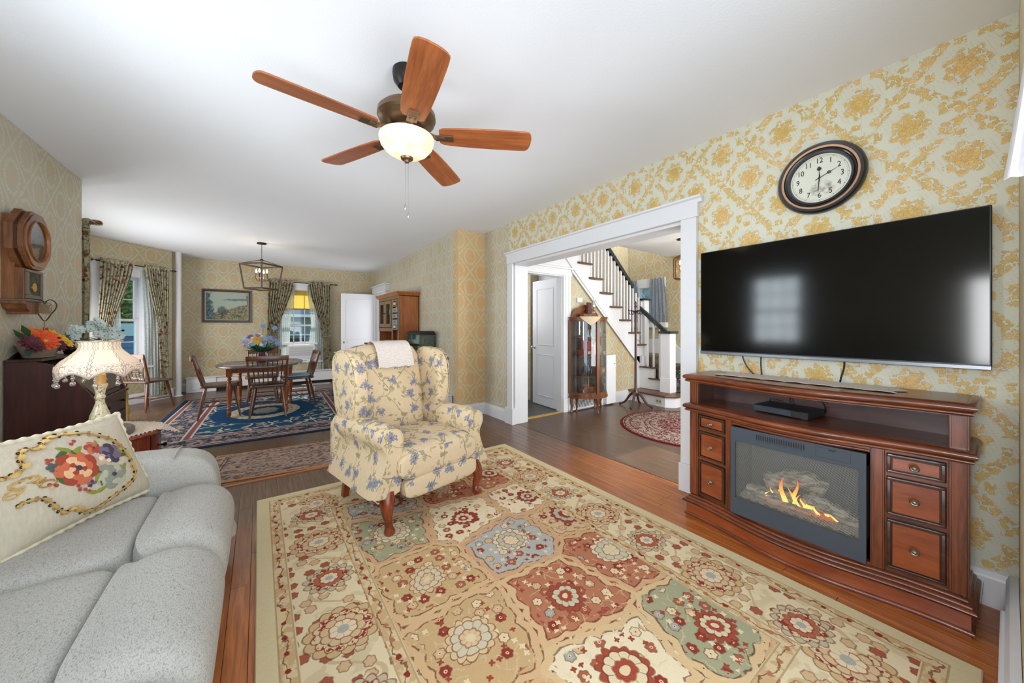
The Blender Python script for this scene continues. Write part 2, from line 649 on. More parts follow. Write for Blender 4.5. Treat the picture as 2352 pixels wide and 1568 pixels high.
M['hutchwood'] = wood('hutch_wood', (150, 84, 42), (190, 118, 66), 'z', 0.35)
M['hutch_front'] = wood('hutch_front_wood', (118, 92, 66), (150, 120, 88), 'z', 0.35)

g = G('floor_plank_wood')
o_ = g.co('Object')
ri = g.node('ShaderNodeObjectInfo'); rv = K(g, ri.outputs['Random'])
v_ = g.va(g.sc(o_, (20, 1.1, 20)), g.com(rv * 37.0, rv * 11.0, 0.0))
gr = g.noise(v_, 2.4, 5, 0.65, dist=0.5)
col = g.mix(g.sm(gr, 0.3, 0.75), C(150, 82, 34), C(208, 126, 58))
col = g.mix(rv * 0.5, col, C(150, 78, 34))
wx, wy, wz = g.sep(g.pos())
# boards turn grey-brown further into the room, edge broken by noise
far_tone = g.sm(wy + g.noise(g.pos(), 1.6, 3) * 1.4, 2.4, 3.8) 
col = g.mix(far_tone * 0.9, col, g.mix(g.sm(gr, 0.3, 0.7), C(70, 54, 42), C(106, 84, 64)))
g.bump(gr, 0.1, 0.001)
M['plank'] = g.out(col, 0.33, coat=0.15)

g = G('hall_floor_boards')
x, y, z = g.sep(g.pos())
row = g.m('FLOOR', x / 0.057)
off = g.fr(g.sin(row * 12.9898) * 43758.5)
yy = g.m('FLOOR', y / 0.9 + off * 3.0)
h = g.fr(g.sin(row * 12.9898 + yy * 78.233) * 43758.5)
gr = g.noise(g.va(g.sc(g.pos(), (22, 1.2, 1)), g.com(h * 30.0, 0.0, 0.0)), 2.4, 5, 0.65)
col = g.mix(g.sm(gr, 0.3, 0.72), C(68, 51, 39), C(106, 80, 58))
col = g.mix(h * 0.35, col, C(88, 60, 42))
sm_ = g.sm(g.ab(g.fr(x / 0.057) - 0.5), 0.485, 0.5)
col = g.mix(sm_ * 0.6, col, C(50, 34, 26))
M['floor_far'] = g.out(col, 0.36, coat=0.1)


def flowerlets(g, v, scale, rand, R0, petals=6.0, k=0.28):
    """returns (petal mask, core mask, random) for scattered round flowers"""
    vo = g.voro(v, scale, rand)
    p = g.sc(vo['Position'], (1, 1, 0))
    n = g.node('ShaderNodeVectorMath', operation='SUBTRACT')
    g.put(n.inputs[0], v); g.put(n.inputs[1], p)
    dx, dy, _ = g.sep(K(g, n.outputs[0]))
    # position comes back in input space
    th = g.at(dy, dx)
    cr, cg_, cb = g.sep(vo['Color'])
    r = vo['Distance']
    f = g.cos(th * petals + cr * 6.0) * k
    return r, th, f, cr, cg_, vo


def petals(g, col, r, th, R_, n, amp, fill, line, gap=True):
    """one ring of round petals painted over col inside radius R_"""
    c = g.ab(g.cos(th * (n / 2)))
    q = r - c * amp
    col = g.mix(g.sm(q, R_, R_ - .003), col, fill)
    o = g.sm(g.ab(q - R_), .0042, .002)
    if gap: o = g.mx(o, g.sm(c, .16, .07) * g.sm(q, R_, R_ - .002))
    return g.mix(o * .68, col, line)


# --- big oriental rug (object space, metres; centre at the origin, 2.13 x 3.05)
g = G('oriental_rug_pile')
ob = g.co('Object')
px, py, _ = g.sep(ob)
HX, HY = 1.065, 1.525
w = g.wob(ob, 30, 0.004)
wx, wy, _ = g.sep(w)
e = g.mn(HX - g.ab(px), HY - g.ab(py))
ew = g.mn(HX - g.ab(wx), HY - g.ab(wy))
CRM, TAN, RUST, SAGE, BLU, BRN, RED, DK = C(226, 208, 172), C(198, 164, 118), C(168, 96, 66), C(150, 152, 118), C(160, 164, 160), C(112, 92, 62), C(132, 34, 30), C(96, 44, 32)
# field of scalloped cartouches
fv = g.sc(g.wob(ob, 6, 0.03), (1.0, 1.0, 0))
big = g.voro(fv, 2.25, 0.35)
bedge = g.voro(fv, 2.25, 0.35, 'DISTANCE_TO_EDGE')['Distance']
cr, cg_, cb = g.sep(big['Color'])
field = g.ramp(cr, [(0, (228, 212, 178)), (0.22, (160, 160, 128)), (0.34, (196, 164, 118)), (0.52, (176, 112, 84)), (0.62, (230, 214, 180)), (0.76, (132, 114, 84)), (0.84, (172, 174, 168)), (0.92, (206, 176, 136))], True)
sub = g.node('ShaderNodeVectorMath', operation='SUBTRACT')
g.put(sub.inputs[0], fv); g.put(sub.inputs[1], g.sc(big['Position'], (1, 1, 0)))
bx, by, _ = g.sep(K(g, sub.outputs[0]))
bth = g.at(by, bx)
br = g.ln(bx, by)
# scalloped edge line
sc_ = bedge + g.ab(g.cos(bth * 6.0)) * 0.040 + (g.noise(w, 22, 2) - .5) * .03
rim = g.sm(g.ab(sc_ - 0.055), 0.040, 0.028)
rimline = g.sm(g.ab(g.ab(sc_ - 0.055) - 0.042), 0.012, 0.004) * g.sm(g.noise(w, 40, 2), .38, .5)
col = g.mix(rim, field, g.mix(cb, C(214, 184, 138), C(204, 160, 120)))
leafy0 = g.sm(g.voro(g.sc(g.wob(ob, 16, .03), (1, 1, 0)), 17, .9, 'DISTANCE_TO_EDGE')['Distance'], .06, .03) * g.sm(g.noise(w, 11, 2), .50, .55)
col = g.mix(leafy0 * .55, col, C(214, 190, 146))
col = g.mix(rimline * 0.8, col, DK)
# flowerlets scattered in each cartouche
r, th, f, c1, c2, vo = flowerlets(g, g.sc(w, (1, 1, 0)), 13.5, 0.6, 1)
rr = r - f * 0.30 * 0.35
inside = g.sm(bedge, 0.10, 0.12)
fl = g.sm(rr, 0.30, 0.275)
flo = g.sm(g.ab(rr - 0.30), 0.05, 0.02)
fc = g.ramp(c1, [(0, (140, 40, 34)), (0.35, (206, 170, 130)), (0.55, (166, 88, 66)), (0.75, (222, 200, 160)), (0.9, (160, 164, 156))], True)
show = g.gt(c2, 0.22)
col = g.mix(fl * show * inside, col, fc)
col = g.mix(flo * show * inside * 0.65, col, DK)
col = g.mix(g.sm(r, 0.11, 0.08) * show * inside, col, C(220, 196, 158))
col = g.mix(g.sm(r, 0.05, 0.03) * show, col, RED)
r3, th3, f3, k1, k2, vo3 = flowerlets(g, g.va(g.sc(w, (1, 1, 0)), (5.1, 2.2, 0)), 26.0, 0.8, 1, 4.0)
q3 = r3 - f3 * .3
col = g.mix(g.sm(q3, .30, .24) * g.gt(k2, .55) * inside, col, g.mix(g.gt(k1, .5), C(150, 62, 50), C(226, 206, 168)))
# main flower at each cartouche centre
R1 = 0.050 + cg_ * 0.030
bcol = g.ramp(cb, [(0, (158, 66, 50)), (0.4, (214, 184, 142)), (0.7, (148, 50, 42)), (0.85, (222, 204, 168))], True)
col = petals(g, col, br, bth + cr * 3.0, R1 + .018, 14.0, .016, bcol, DK)
col = petals(g, col, br, bth, R1, 10.0, .010, g.mix(cr, C(224, 204, 166), C(180, 178, 158)), DK)
col = petals(g, col, br, bth, R1 * .55, 8.0, .006, bcol, RED)
col = g.mix(g.sm(br, R1 * .3, R1 * .26), col, C(220, 200, 160))
# main border: cream with alternating rosettes and palmettes
bw = 0.315
bc = 0.135 + bw / 2
isx = g.lt(HX - g.ab(px), HY - g.ab(py))
along = g.mix(isx, g.com(wx, 0, 0), g.com(wy, 0, 0))
al, _, _ = g.sep(along)
kk = al / 0.36
cellx = g.cell(kk) * 0.36
par = g.fr(g.m('FLOOR', kk + 0.5) * 0.5)     # 0 or .5
cy_ = ew - bc
rb = g.ln(cellx, cy_ * 0.92)
tb = g.at(cy_, cellx)
big_r = 0.118 - par * 0.06
pr = rb + g.cos(tb * 10.0) * 0.014
bord = g.mix(g.noise(ob, 5, 2), C(230, 214, 178), C(218, 198, 158))
small = g.sm(rr, 0.31, 0.28) * show
bord = g.mix(g.sm(g.noise(w, 13, 2), 0.52, 0.56) * g.sm(rb, 0.11, 0.14) * 0.6, bord, C(196, 178, 140))
vine = g.sm(g.ab(cy_ - g.sin(al * 2 * PI / 0.36) * 0.09), 0.014, 0.007)
bord = g.mix(vine * 0.8, bord, C(190, 166, 124))
bord = g.mix(small * g.sm(pr, big_r, big_r + 0.02), bord, g.mix(g.gt(c1, 0.5), C(206, 172, 130), C(160, 84, 62)))
bord = g.mix(flo * show * g.sm(pr, big_r, big_r + 0.02) * 0.6, bord, DK)
spk = g.gt(g.noise(w, 55, 1), .56)
bord = petals(g, bord, rb, tb, big_r, 14.0, .016, g.mix(g.gt(par, .2), C(204, 170, 124), C(190, 176, 146)), DK)
bord = petals(g, bord, rb, tb + .22, big_r * .80, 14.0, .012, g.mix(spk, C(216, 190, 150), C(146, 40, 38)), DK)
bord = petals(g, bord, rb, tb, big_r * .60, 10.0, .010, g.mix(g.gt(par, .2), C(210, 180, 138), C(172, 96, 74)), DK)
bord = petals(g, bord, rb, tb + .3, big_r * .38, 8.0, .006, C(226, 206, 170), RED)
bord = g.mix(g.sm(rb, big_r * .2, big_r * .17), bord, C(168, 168, 158))


def guard(g, pos0, wdt):
    q = g.cell(al / 0.085) * 0.085
    d = g.ln(q, (ew - pos0) * 1.1)
    base = g.mix(g.sm(g.noise(w, 26, 2), 0.46, 0.54), C(198, 166, 122), C(214, 192, 150))
    base = g.mix(g.sm(g.ab(ew - pos0 - g.sin(al * 2 * PI / 0.17) * wdt * 0.2 - (g.noise(w, 24, 2) - .5) * wdt * 1.2), 0.004, 0.0015) * .8, base, DK)
    base = g.mix(g.sm(d + (g.noise(w, 60, 2) - .5) * .02, 0.013, 0.009), base, g.mix(g.gt(g.noise(w, 8, 1), .5), RED, C(170, 110, 80)))
    return base


def band(g, c, lo_, hi, bc_):
    m_ = g.gt(e, lo_) * g.lt(e, hi)
    return g.mix(m_, c, bc_)


OUT = g.mix(g.noise(ob, 120, 2), C(222, 208, 168), C(206, 190, 148))
col = g.mix(g.lt(e, 0.47), col, OUT)
col = band(g, col, 0.072, 0.125, guard(g, 0.098, 0.05))
col = band(g, col, 0.135, 0.135 + bw, bord)
col = band(g, col, 0.415, 0.462, guard(g, 0.438, 0.045))
ln_ = g.mx(g.mx(g.sm(g.ab(e - 0.072), 0.004, 0.002), g.sm(g.ab(e - 0.128), 0.004, 0.002)), g.mx(g.sm(g.ab(e - 0.412), 0.004, 0.002), g.sm(g.ab(e - 0.465), 0.004, 0.002)))
col = g.mix(ln_ * 0.7, col, C(160, 128, 84))
pile = g.noise(ob, 260, 2)
col = g.mix(pile * 0.35, col, g.mix(0.5, col, C(170, 130, 90)))
g.bump(pile, 0.5, 0.004)
M['rug'] = g.out(col, 0.95, spec=0.1)


def rug2(name, HX, HY, kind):
    g = G(name)
    ob = g.co('Object')
    px, py, _ = g.sep(ob)
    w = g.wob(ob, 22, 0.006)
    wx, wy, _ = g.sep(w)
    if kind == 'round':
        rad = g.ln(px / HX, py / HY)
        e = (1.0 - rad) * HX
        al = g.at(py, px) * HX
    else:
        e = g.mn(HX - g.ab(px), HY - g.ab(py))
        isx = g.lt(HX - g.ab(px), HY - g.ab(py))
        al, _, _ = g.sep(g.mix(isx, g.com(wx, 0, 0), g.com(wy, 0, 0)))
    if kind == 'blue':
        scr = g.voro(g.sc(g.wob(ob, 3.5, 0.10), (1, 1, 0)), 4.2, 0.9, 'DISTANCE_TO_EDGE')['Distance']
        base = g.mix(g.noise(ob, 2, 2), C(22, 56, 88), C(20, 74, 96))
        vines = g.sm(scr, 0.06, 0.03) * g.sm(g.noise(ob, 6, 1), 0.33, 0.40)
        r, th, f, c1, c2, vo = flowerlets(g, g.sc(w, (1, 1, 0)), 9.0, 0.8, 1, 5.0)
        fl = g.sm(r - f * 0.12, 0.30, 0.25) * g.gt(c2, 0.40)
        col = g.mix(vines, base, C(176, 170, 148))
        col = g.mix(fl, col, g.mix(c1, C(186, 178, 150), C(150, 120, 112)))
        # oval medallion
        q = g.ln((px + .08) / 0.44, py / 0.54)
        col = g.mix(g.sm(q, 1.5, 1.4), col, C(18, 60, 96))
        col = g.mix(g.sm(q + (g.noise(w, 18, 2) - .5) * .12, 1.0, 0.97), col, g.mix(g.sm(g.noise(w, 30, 2), .42, .55), C(150, 144, 126), C(196, 186, 160)))
        col = g.mix(g.sm(q, 0.68, 0.64), col, C(24, 66, 96))
        col = g.mix(g.sm(q + (g.noise(w, 20, 2) - .5) * .3, 0.40, 0.36), col, C(150, 148, 134))
        bd = g.mix(g.sm(g.noise(w, 22, 2, dist=1.5), 0.50, 0.55), C(30, 44, 66), C(122, 112, 110))
        bd = g.mix(g.sm(g.noise(w, 11, 2), 0.56, 0.60), bd, C(150, 132, 116))
        col = g.mix(g.lt(e, 0.44), col, bd)
        st = g.mx(g.gt(e, 0.40) * g.lt(e, 0.47), g.gt(e, 0.07) * g.lt(e, 0.13))
        col = g.mix(st, col, C(116, 70, 72))
        wl = g.mx(g.mx(g.sm(g.ab(e - 0.40), 0.012, 0.008), g.sm(g.ab(e - 0.47), 0.012, 0.008)), g.mx(g.sm(g.ab(e - 0.07), 0.01, 0.006), g.sm(g.ab(e - 0.13), 0.01, 0.006)))
        col = g.mix(wl, col, C(176, 164, 150))
        col = g.mix(g.lt(e, 0.06), col, C(22, 48, 70))
    elif kind == 'runner':
        n = g.noise(g.sc(w, (1, 1.8, 1)), 15, 3, dist=1.6)
        col = g.ramp(n, [(0.0, (62, 52, 54)), (0.42, (98, 82, 78)), (0.5, (156, 132, 118)), (0.6, (176, 152, 134)), (0.75, (120, 84, 74))])
        col = g.mix(g.sm(g.ab(g.ab(e - 0.10) - 0.012), 0.005, 0.002), col, C(70, 56, 58))
        col = g.mix(g.lt(e, 0.02), col, C(190, 128, 74))
    else:
        n = g.noise(w, 22, 3, dist=1.8)
        col = g.mix(g.sm(n, 0.46, 0.52), C(104, 62, 60), C(172, 154, 140))
        core = g.sm(e, HX * 0.50, HX * 0.52)
        col = g.mix(core, col, g.mix(g.sm(n, 0.50, 0.55), C(96, 26, 36), C(164, 140, 130)))
        for q in (0.05, 0.12, 0.30, 0.36):
            col = g.mix(g.sm(g.ab(e - q), 0.010, 0.005), col, C(96, 60, 56))
        col = g.mix(g.sm(e, 0.035, 0.028), col, C(104, 28, 36))
    g.bump(g.noise(ob, 200, 2), 0.4, 0.004)
    return g.out(col, 0.95, spec=0.1)


# --- cream upholstery with blue flowers and olive leaves
g = G('cream_floral_upholstery')
uv = g.co('UV')
w = g.wob(uv, 9, 0.012)
CREAM = g.mix(g.noise(uv, 40, 2), C(224, 201, 166), C(212, 188, 152))
col = CREAM
vv = g.voro(g.sc(g.wob(g.wob(uv, 4, 0.08), 14, .012), (1, 1, 0)), 5.6, 0.9, 'DISTANCE_TO_EDGE')['Distance']
path_ = g.sm(g.noise(uv, 6, 1), 0.40, 0.46)
stem = g.sm(vv, 0.020, 0.010) * path_
col = g.mix(stem * 0.8, col, C(134, 120, 92))


def leaves(g, col, scale, rand, thr, near, seed):
    v_ = g.va(g.sc(w, (1, 1, 0)), (seed, seed * .7, 0))
    r, th, f, c1, c2, vo = flowerlets(g, v_, scale, rand, 1, 2.0)
    q = r + g.cos(th * 2.0 + c1 * 6.28) * -0.13 + g.cos(th + c1 * 3.14) * 0.03
    m_ = g.gt(c2, thr) * near
    lf = g.sm(q, 0.30, 0.27) * m_
    col = g.mix(lf, col, g.mix(c1, C(158, 148, 112), C(184, 174, 136)))
    return g.mix(g.sm(g.ab(q - 0.285), 0.03, 0.012) * m_ * 0.6, col, C(116, 106, 78))


col = leaves(g, col, 17.0, 0.9, .42, g.sm(vv, 0.26, 0.20) * path_, 0.0)
col = leaves(g, col, 25.0, 0.9, .55, g.sm(vv, 0.22, 0.17) * path_, 3.3)
# blue flower heads: sprays of narrow petals
r2, th2, f2, d1, d2, vo2 = flowerlets(g, g.sc(w, (1, 1, 0)), 8.0, 0.8, 1, 7.0)
nz = g.noise(uv, 80, 2)
wv = g.noise(uv, 34, 2)
pet = g.cos(th2 * 11.0 + d1 * 5.0) * 0.05 + g.cos(th2 * 3.0 + d1 * 9.) * 0.07 + (wv - .5) * .55
sel = g.gt(d2, 0.30)
q2 = r2 + pet
strk = g.sm(g.ab(g.cos(th2 * 11.0 + d1 * 5.0)), .15, .5)
fl = g.sm(q2, 0.255, 0.235) * sel * g.mx(g.sm(r2, .13, .10), g.sm(nz, .36, .46))
fcol = g.ramp(nz, [(0.3, (66, 74, 104)), (0.45, (100, 110, 142)), (0.58, (156, 156, 168)), (0.68, (80, 86, 114))])
col = g.mix(fl * .92, col, fcol)
g.bump(g.noise(uv, 300, 2), 0.15, 0.001)
M['floral'] = g.out(col, 0.85, spec=0.2)

g = G('light_grey_tweed')
uv = g.co('Object')
n = g.noise(g.sc(uv, (1, 0.4, 1)), 420, 3, 0.7)
n2 = g.noise(g.sc(uv, (1, 0.3, 1)), 210, 2)
col = g.mix(g.sm(n, 0.30, 0.55), C(143, 139, 131), C(188, 185, 178))
col = g.mix(g.sm(n2, 0.60, 0.70) * 0.45, col, C(122, 116, 110))
g.bump(n, 0.25, 0.001)
M['tweed'] = g.out(col, 0.95, spec=0.15)

g = G('cream_chenille')
uv = g.co('Object')
n = g.noise(g.sc(uv, (1, 1, 0.3)), 120, 3)
col = g.mix(n, C(190, 178, 154), C(220, 211, 190))
g.bump(n, 0.3, 0.002)
M['chenille'] = g.out(col, 0.95, spec=0.1)


def curtain_mat(name, ground, cols, alpha=1.0):
    g = G(name)
    uv = g.co('Object')
    w = g.wob(uv, 14, 0.02)
    v = g.voro(w, 16, 1.0, dim='3D')
    a, b, c = g.sep(v['Color'])
    col = g.mix(g.noise(uv, 20, 2), lin(ground), tuple(x * 0.8 for x in lin(ground)))
    n = g.noise(w, 24, 3, dist=1.5)
    col = g.mix(g.sm(n, 0.54, 0.58) * .85, col, lin(cols[0]))
    col = g.mix(g.sm(v['Distance'] + (n - .5) * .4, 0.42, 0.36) * g.gt(a, 0.6), col, g.mix(b, lin(cols[1]), lin(cols[2])))
    m = g.out(col, 0.9, spec=0.1)
    # fabric lets some daylight through
    tr = g.node('ShaderNodeBsdfTranslucent'); g.put(tr.inputs[0], col)
    mx = g.node('ShaderNodeMixShader'); mx.inputs[0].default_value = 0.35
    g.t.links.new(g.b.outputs[0], mx.inputs[1]); g.t.links.new(tr.outputs[0], mx.inputs[2])
    g.t.links.new(mx.outputs[0], g.t.nodes['Material Output'].inputs[0])
    return m


M['curtain'] = curtain_mat('floral_tapestry_curtain', (196, 190, 160), [(104, 96, 74), (122, 66, 54), (150, 96, 66)])


def sheer(name, c, a, tl=0.5):
    g = G(name)
    m = g.mat
    nt = g.t
    tr = g.node('ShaderNodeBsdfTranslucent'); tr.inputs[0].default_value = lin(c) + (1,)
    df = g.node('ShaderNodeBsdfDiffuse'); df.inputs[0].default_value = lin(c) + (1,)
    tp = g.node('ShaderNodeBsdfTransparent')
    m1 = g.node('ShaderNodeMixShader'); m1.inputs[0].default_value = tl
    m2 = g.node('ShaderNodeMixShader')
    weave = g.noise(g.co('Object'), 60, 3, dist=1.0)
    g.put(m2.inputs[0], g.m('MULTIPLY_ADD', g.sm(weave, 0.4, 0.62), 0.25, a))
    nt.links.new(df.outputs[0], m1.inputs[1]); nt.links.new(tr.outputs[0], m1.inputs[2])
    nt.links.new(tp.outputs[0], m2.inputs[1]); nt.links.new(m1.outputs[0], m2.inputs[2])
    nt.links.new(m2.outputs[0], nt.nodes['Material Output'].inputs[0])
    return m


M['sheer'] = sheer('white_sheer_voile', (222, 228, 226), 0.52)
M['sheer_grey'] = sheer('grey_dotted_voile', (176, 182, 190), 0.55)
M['shade_yellow'] = sheer('yellow_roller_blind', (250, 228, 150), 0.86, 0.8)
M['lace'] = None
g = G('ecru_crochet_lace')
uv = g.co('Object')
n = g.voro(g.sc(uv, (1, 1, 1)), 140, 0.4, dim='3D')['Distance']
col = g.mix(g.sm(n, 0.35, 0.6), C(236, 226, 212), C(200, 182, 164))
g.bump(n, 0.8, 0.002)
M['lace'] = g.out(col, 0.95)
g = G('white_crochet_lace')
uv = g.co('Object')
n = g.voro(uv, 190, 0.4, dim='3D')['Distance']
col = g.mix(g.sm(n, 0.4, 0.62), C(232, 222, 214), C(204, 190, 180))
g.bump(n, 0.8, 0.002)
M['lace_white'] = g.out(col, 0.95)


def glass(name, tint=(0.9, 0.95, 0.97), refl=0.12):
    g = G(name)
    tp = g.node('ShaderNodeBsdfTransparent'); tp.inputs[0].default_value = tint + (1,)
    gl = g.node('ShaderNodeBsdfGlossy'); gl.inputs['Roughness'].default_value = 0.03
    m = g.node('ShaderNodeMixShader')
    lw = g.node('ShaderNodeLayerWeight'); lw.inputs[0].default_value = 0.25
    g.put(m.inputs[0], g.m('MULTIPLY_ADD', K(g, lw.outputs['Fresnel']), 0.5, refl))
    g.t.links.new(tp.outputs[0], m.inputs[1]); g.t.links.new(gl.outputs[0], m.inputs[2])
    g.t.links.new(m.outputs[0], g.t.nodes['Material Output'].inputs[0])
    return g.mat


M['glass'] = glass('window_glass', (0.93, 0.98, 1.0), 0.03)
M['cabglass'] = glass('curved_cabinet_glass', (0.90, 0.93, 0.95), 0.06)
M['crystal'] = glass('crystal', (0.95, 0.95, 0.95), 0.3)
M['mauveglass'] = glass('mauve_glass', (0.62, 0.40, 0.48), 0.15)
M['greenglass'] = glass('aquarium_glass', (0.7, 0.86, 0.82), 0.12)


def emit(name, c, s):
    g = G(name)
    return g.out(c, 0.4, emit=c, es=s)
# ------------------------------------------------------------------ structure
WX = 2.663          # television wall
HC = 2.60


def holes_wall(mb, a0, a1, z0, z1, holes, put):
    """rectangular wall a0..a1 x z0..z1 with holes (h0,h1,k0,k1); put(a0,z0,a1,z1)"""
    hs = sorted(holes)
    x = a0
    for h0, h1, k0, k1 in hs:
        if h0 > x: put(x, z0, h0, z1)
        if k0 > z0: put(h0, z0, h1, k0)
        if k1 < z1: put(h0, k1, h1, z1)
        x = h1
    if x < a1: put(x, z0, a1, z1)


floor = MB().box(-2.4, -0.35, -0.12, 6.7, 9.5, -0.012)
floor = struct('floor', floor, M['floor_far'])
# hall and dining boards lie on the same slab (top at z 0); living-room boards are separate planks
fb = MB().box(-2.3, 4.42, -0.014, 2.7, 9.45, 0.0).box(2.70, 0.7, -0.014, 6.5, 5.6, 0.0)
tag(fb.build('board_field', M['floor_far'], floor), kind='stuff')
tm = {}
rp = random.Random(3)
npl = 0
PW = 0.0762
x = -1.33
row = 0
while x < 2.69:
    y = -0.3 - rp.random() * 0.9
    while y < 4.42:
        L = rp.choice([0.9, 1.2, 1.5, 1.8])
        y0, y1 = max(y, -0.3), min(y + L, 4.42)
        if y1 - y0 > 0.05:
            key = round(y1 - y0, 3)
            if key not in tm:
                h = (y1 - y0) / 2 - 0.0008
                b = MB()
                w_ = PW / 2 - 0.0007
                b.add([(-w_, -h, -.014), (w_, -h, -.014), (w_, h, -.014), (-w_, h, -.014),
                       (-w_, -h, -.0012), (w_, -h, -.0012), (w_, h, -.0012), (-w_, h, -.0012),
                       (-w_ + .0012, -h + .0012, 0), (w_ - .0012, -h + .0012, 0), (w_ - .0012, h - .0012, 0), (-w_ + .0012, h - .0012, 0)],
                      [(0, 3, 2, 1), (0, 1, 5, 4), (1, 2, 6, 5), (2, 3, 7, 6), (3, 0, 4, 7), (4, 5, 9, 8), (5, 6, 10, 9), (6, 7, 11, 10), (7, 4, 8, 11), (8, 9, 10, 11)])
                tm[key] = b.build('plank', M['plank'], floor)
                o = tm[key]
            else:
                o = tm[key].copy(); COL.objects.link(o); o.parent = floor
            o.location = (x + PW / 2, (y0 + y1) / 2, 0)
            npl += 1
        y += L
    x += PW
    row += 1

struct('ceiling', MB().box(-2.4, -0.35, HC, 2.853, 9.5, HC + .12).box(2.853, 0.5, HC, 6.6, 3.8, HC + .12).box(2.853, 3.8, 4.1, 6.6, 5.8, 4.2), M['ceiling'])
struct('beam_stairwell', MB().box(2.855, 3.80, HC + 0.12, 6.4, 3.86, 3.4), M['ceiling'], 'painted upper edge of the stairwell')

# television wall with the wide opening
b = MB()
holes_wall(b, -0.023, 3.80, 0, HC, [(1.466, 3.69, -1, 2.06)], lambda a0, z0, a1, z1: b.box(WX, a0, max(z0, 0), 2.853, a1, z1))
struct('wall_right', b, M['paper'])
struct('wall_right_far', MB().box(WX, 3.80, 0, 2.853, 4.42, HC), M['paper_silver'])
struct('wall_jog', MB().box(2.2387, 4.42, 0, 2.853, 4.56, HC), M['paper_orange'])
b = MB().prism([(2.2385, 4.4205), (2.30, 4.4205), (2.853, 4.6), (2.853, 9.25), (2.375, 9.25)], 0, HC)
struct('wall_dining_right', b, M['paper_silver'])
b = MB()
holes_wall(b, -1.30, 2.6, 0, HC, [(0.37, 1.11, 0.50, 2.08)], lambda a0, z0, a1, z1: b.box(a0, 9.25, z0, a1, 9.42, z1))
struct('wall_back', b, M['paper_tan'])
b = MB()
holes_wall(b, -0.023, 4.98, 0, HC, [(1.80, 2.46, 0.98, 2.06)], lambda a0, z0, a1, z1: b.box(-1.50, a0, z0, -1.335, a1, z1))
struct('wall_left', b, M['paper_silver'])
struct('wall_near', MB().box(1.64, -0.17, 0, 2.853, -0.0235, HC), M['paper'])


def angled(p, q, th, holes, mat, name):
    """wall whose inner face runs p->q, thickness to the left of travel"""
    p, q = Vector(p), Vector(q)
    L = (q - p).length
    ang = math.atan2(q.y - p.y, q.x - p.x)
    b = MB()
    holes_wall(b, 0, L, 0, HC, holes, lambda a0, z0, a1, z1: b.box(a0, 0, z0, a1, th, z1))
    o = struct(name, b, mat)
    o.location = (p.x, p.y, 0)
    o.rotation_euler = (0, 0, ang)
    return o


B0, B1 = (-2.04, 7.82), (-1.27, 8.68)
bay_rot = math.atan2(B1[1] - B0[1], B1[0] - B0[0])
angled(B0, B1, 0.16, [(0.16, 0.70, 0.62, 2.06)], M['paper_tan'], 'wall_bay_far')
struct('wall_bay_end', MB().prism([(-1.27, 8.68), (-1.235, 9.25), (-1.5, 9.42), (-1.5, 8.75)], 0, HC), M['paper_tan'])
angled((-2.1, 5.79), (-2.1, 7.76), 0.16, [], M['paper_tan'], 'wall_bay_mid')
angled((-1.335, 4.98), (-2.1, 5.79), 0.16, [], M['paper_tan'], 'wall_bay_near').scale = (1, -1, 1)
bpy.data.objects['wall_bay_near'].scale = (1, 1, 1)

# casing of the opening -------------------------------------------------
def rbox(x0, y0, z0, x1, y1, z1): return MB().box(x0, y0, z0, x1, y1, z1)


tr = struct('trim_1', rbox(2.63, 3.69, 0.21, 2.664, 3.80, 2.06), M['white'], 'white casing of the wide opening', bevel=0.003)
for nm, a in [('casing', (2.63, 1.346, 0.21, 2.664, 1.466, 2.06)), ('plinth_block', (2.612, 3.66, 0, 2.664, 3.83, 0.21)), ('plinth_block', (2.612, 1.32, 0, 2.664, 1.472, 0.21)),
              ('header', (2.626, 1.335, 2.06, 2.664, 3.81, 2.175)), ('jamb', (2.664, 3.67, 0, 2.865, 3.70, 2.05)), ('jamb', (2.664, 1.456, 0, 2.865, 1.47, 2.05)),
              ('soffit', (2.664, 1.456, 2.035, 2.865, 3.70, 2.062))]:
    rbox(*a).build(nm, M['white'], tr, bevel=0.003)
MB().sweep([(2.664, 3.84), (2.664, 1.305)][::-1], [(0, 2.165), (.03, 2.165), (.034, 2.172), (.04, 2.19), (.058, 2.198), (.058, 2.212), (0, 2.212)], smooth=False).build('cap_moulding', M['white'], tr)
MB().box(2.866, 3.69, 0, 2.885, 3.80, 2.15).box(2.866, 1.35, 0, 2.885, 1.466, 2.15).box(2.866, 1.35, 2.06, 2.885, 3.8, 2.17).build('hall_side_casing', M['white'], tr)

# baseboards
BP = [(0, 0), (.02, 0), (.02, .125), (.016, .135), (.012, .155), (0, .16)]


def base(name, path, prof=BP, mat=None):
    return struct(name, MB().sweep(path, prof, smooth=False), mat or M['white'])


base('baseboard_right_near', [(WX, 0.0), (WX, 1.32)])
base('baseboard_right_mid', [(WX, 3.83), (WX, 4.42), (2.24, 4.42)], )
base('baseboard_dining', [(2.245, 4.56), (2.33, 7.9)])
base('baseboard_left', [(-1.335, 4.98), (-1.335, -0.02)])
base('baseboard_bay', [(-1.235, 9.1), (-1.27, 8.68), (-2.04, 7.82), (-2.1, 7.76), (-2.1, 5.79), (-1.335, 4.98)])
base('baseboard_back', [(2.37, 9.25), (-1.235, 9.25)])
# heater cover in the near corner
h = struct('baseboard_heater', MB().prism([(-0.022, 0.17), (0.0, 0.165), (0.010, 0.14), (0.012, 0.0), (-0.022, 0.0)], 1.66, 2.655, 'x'), M['heater'])
h = struct('baseboard_near', MB().box(1.66, -.0235, 0, 2.40, 0.022, 0.12), M['white'], bevel=0.004)

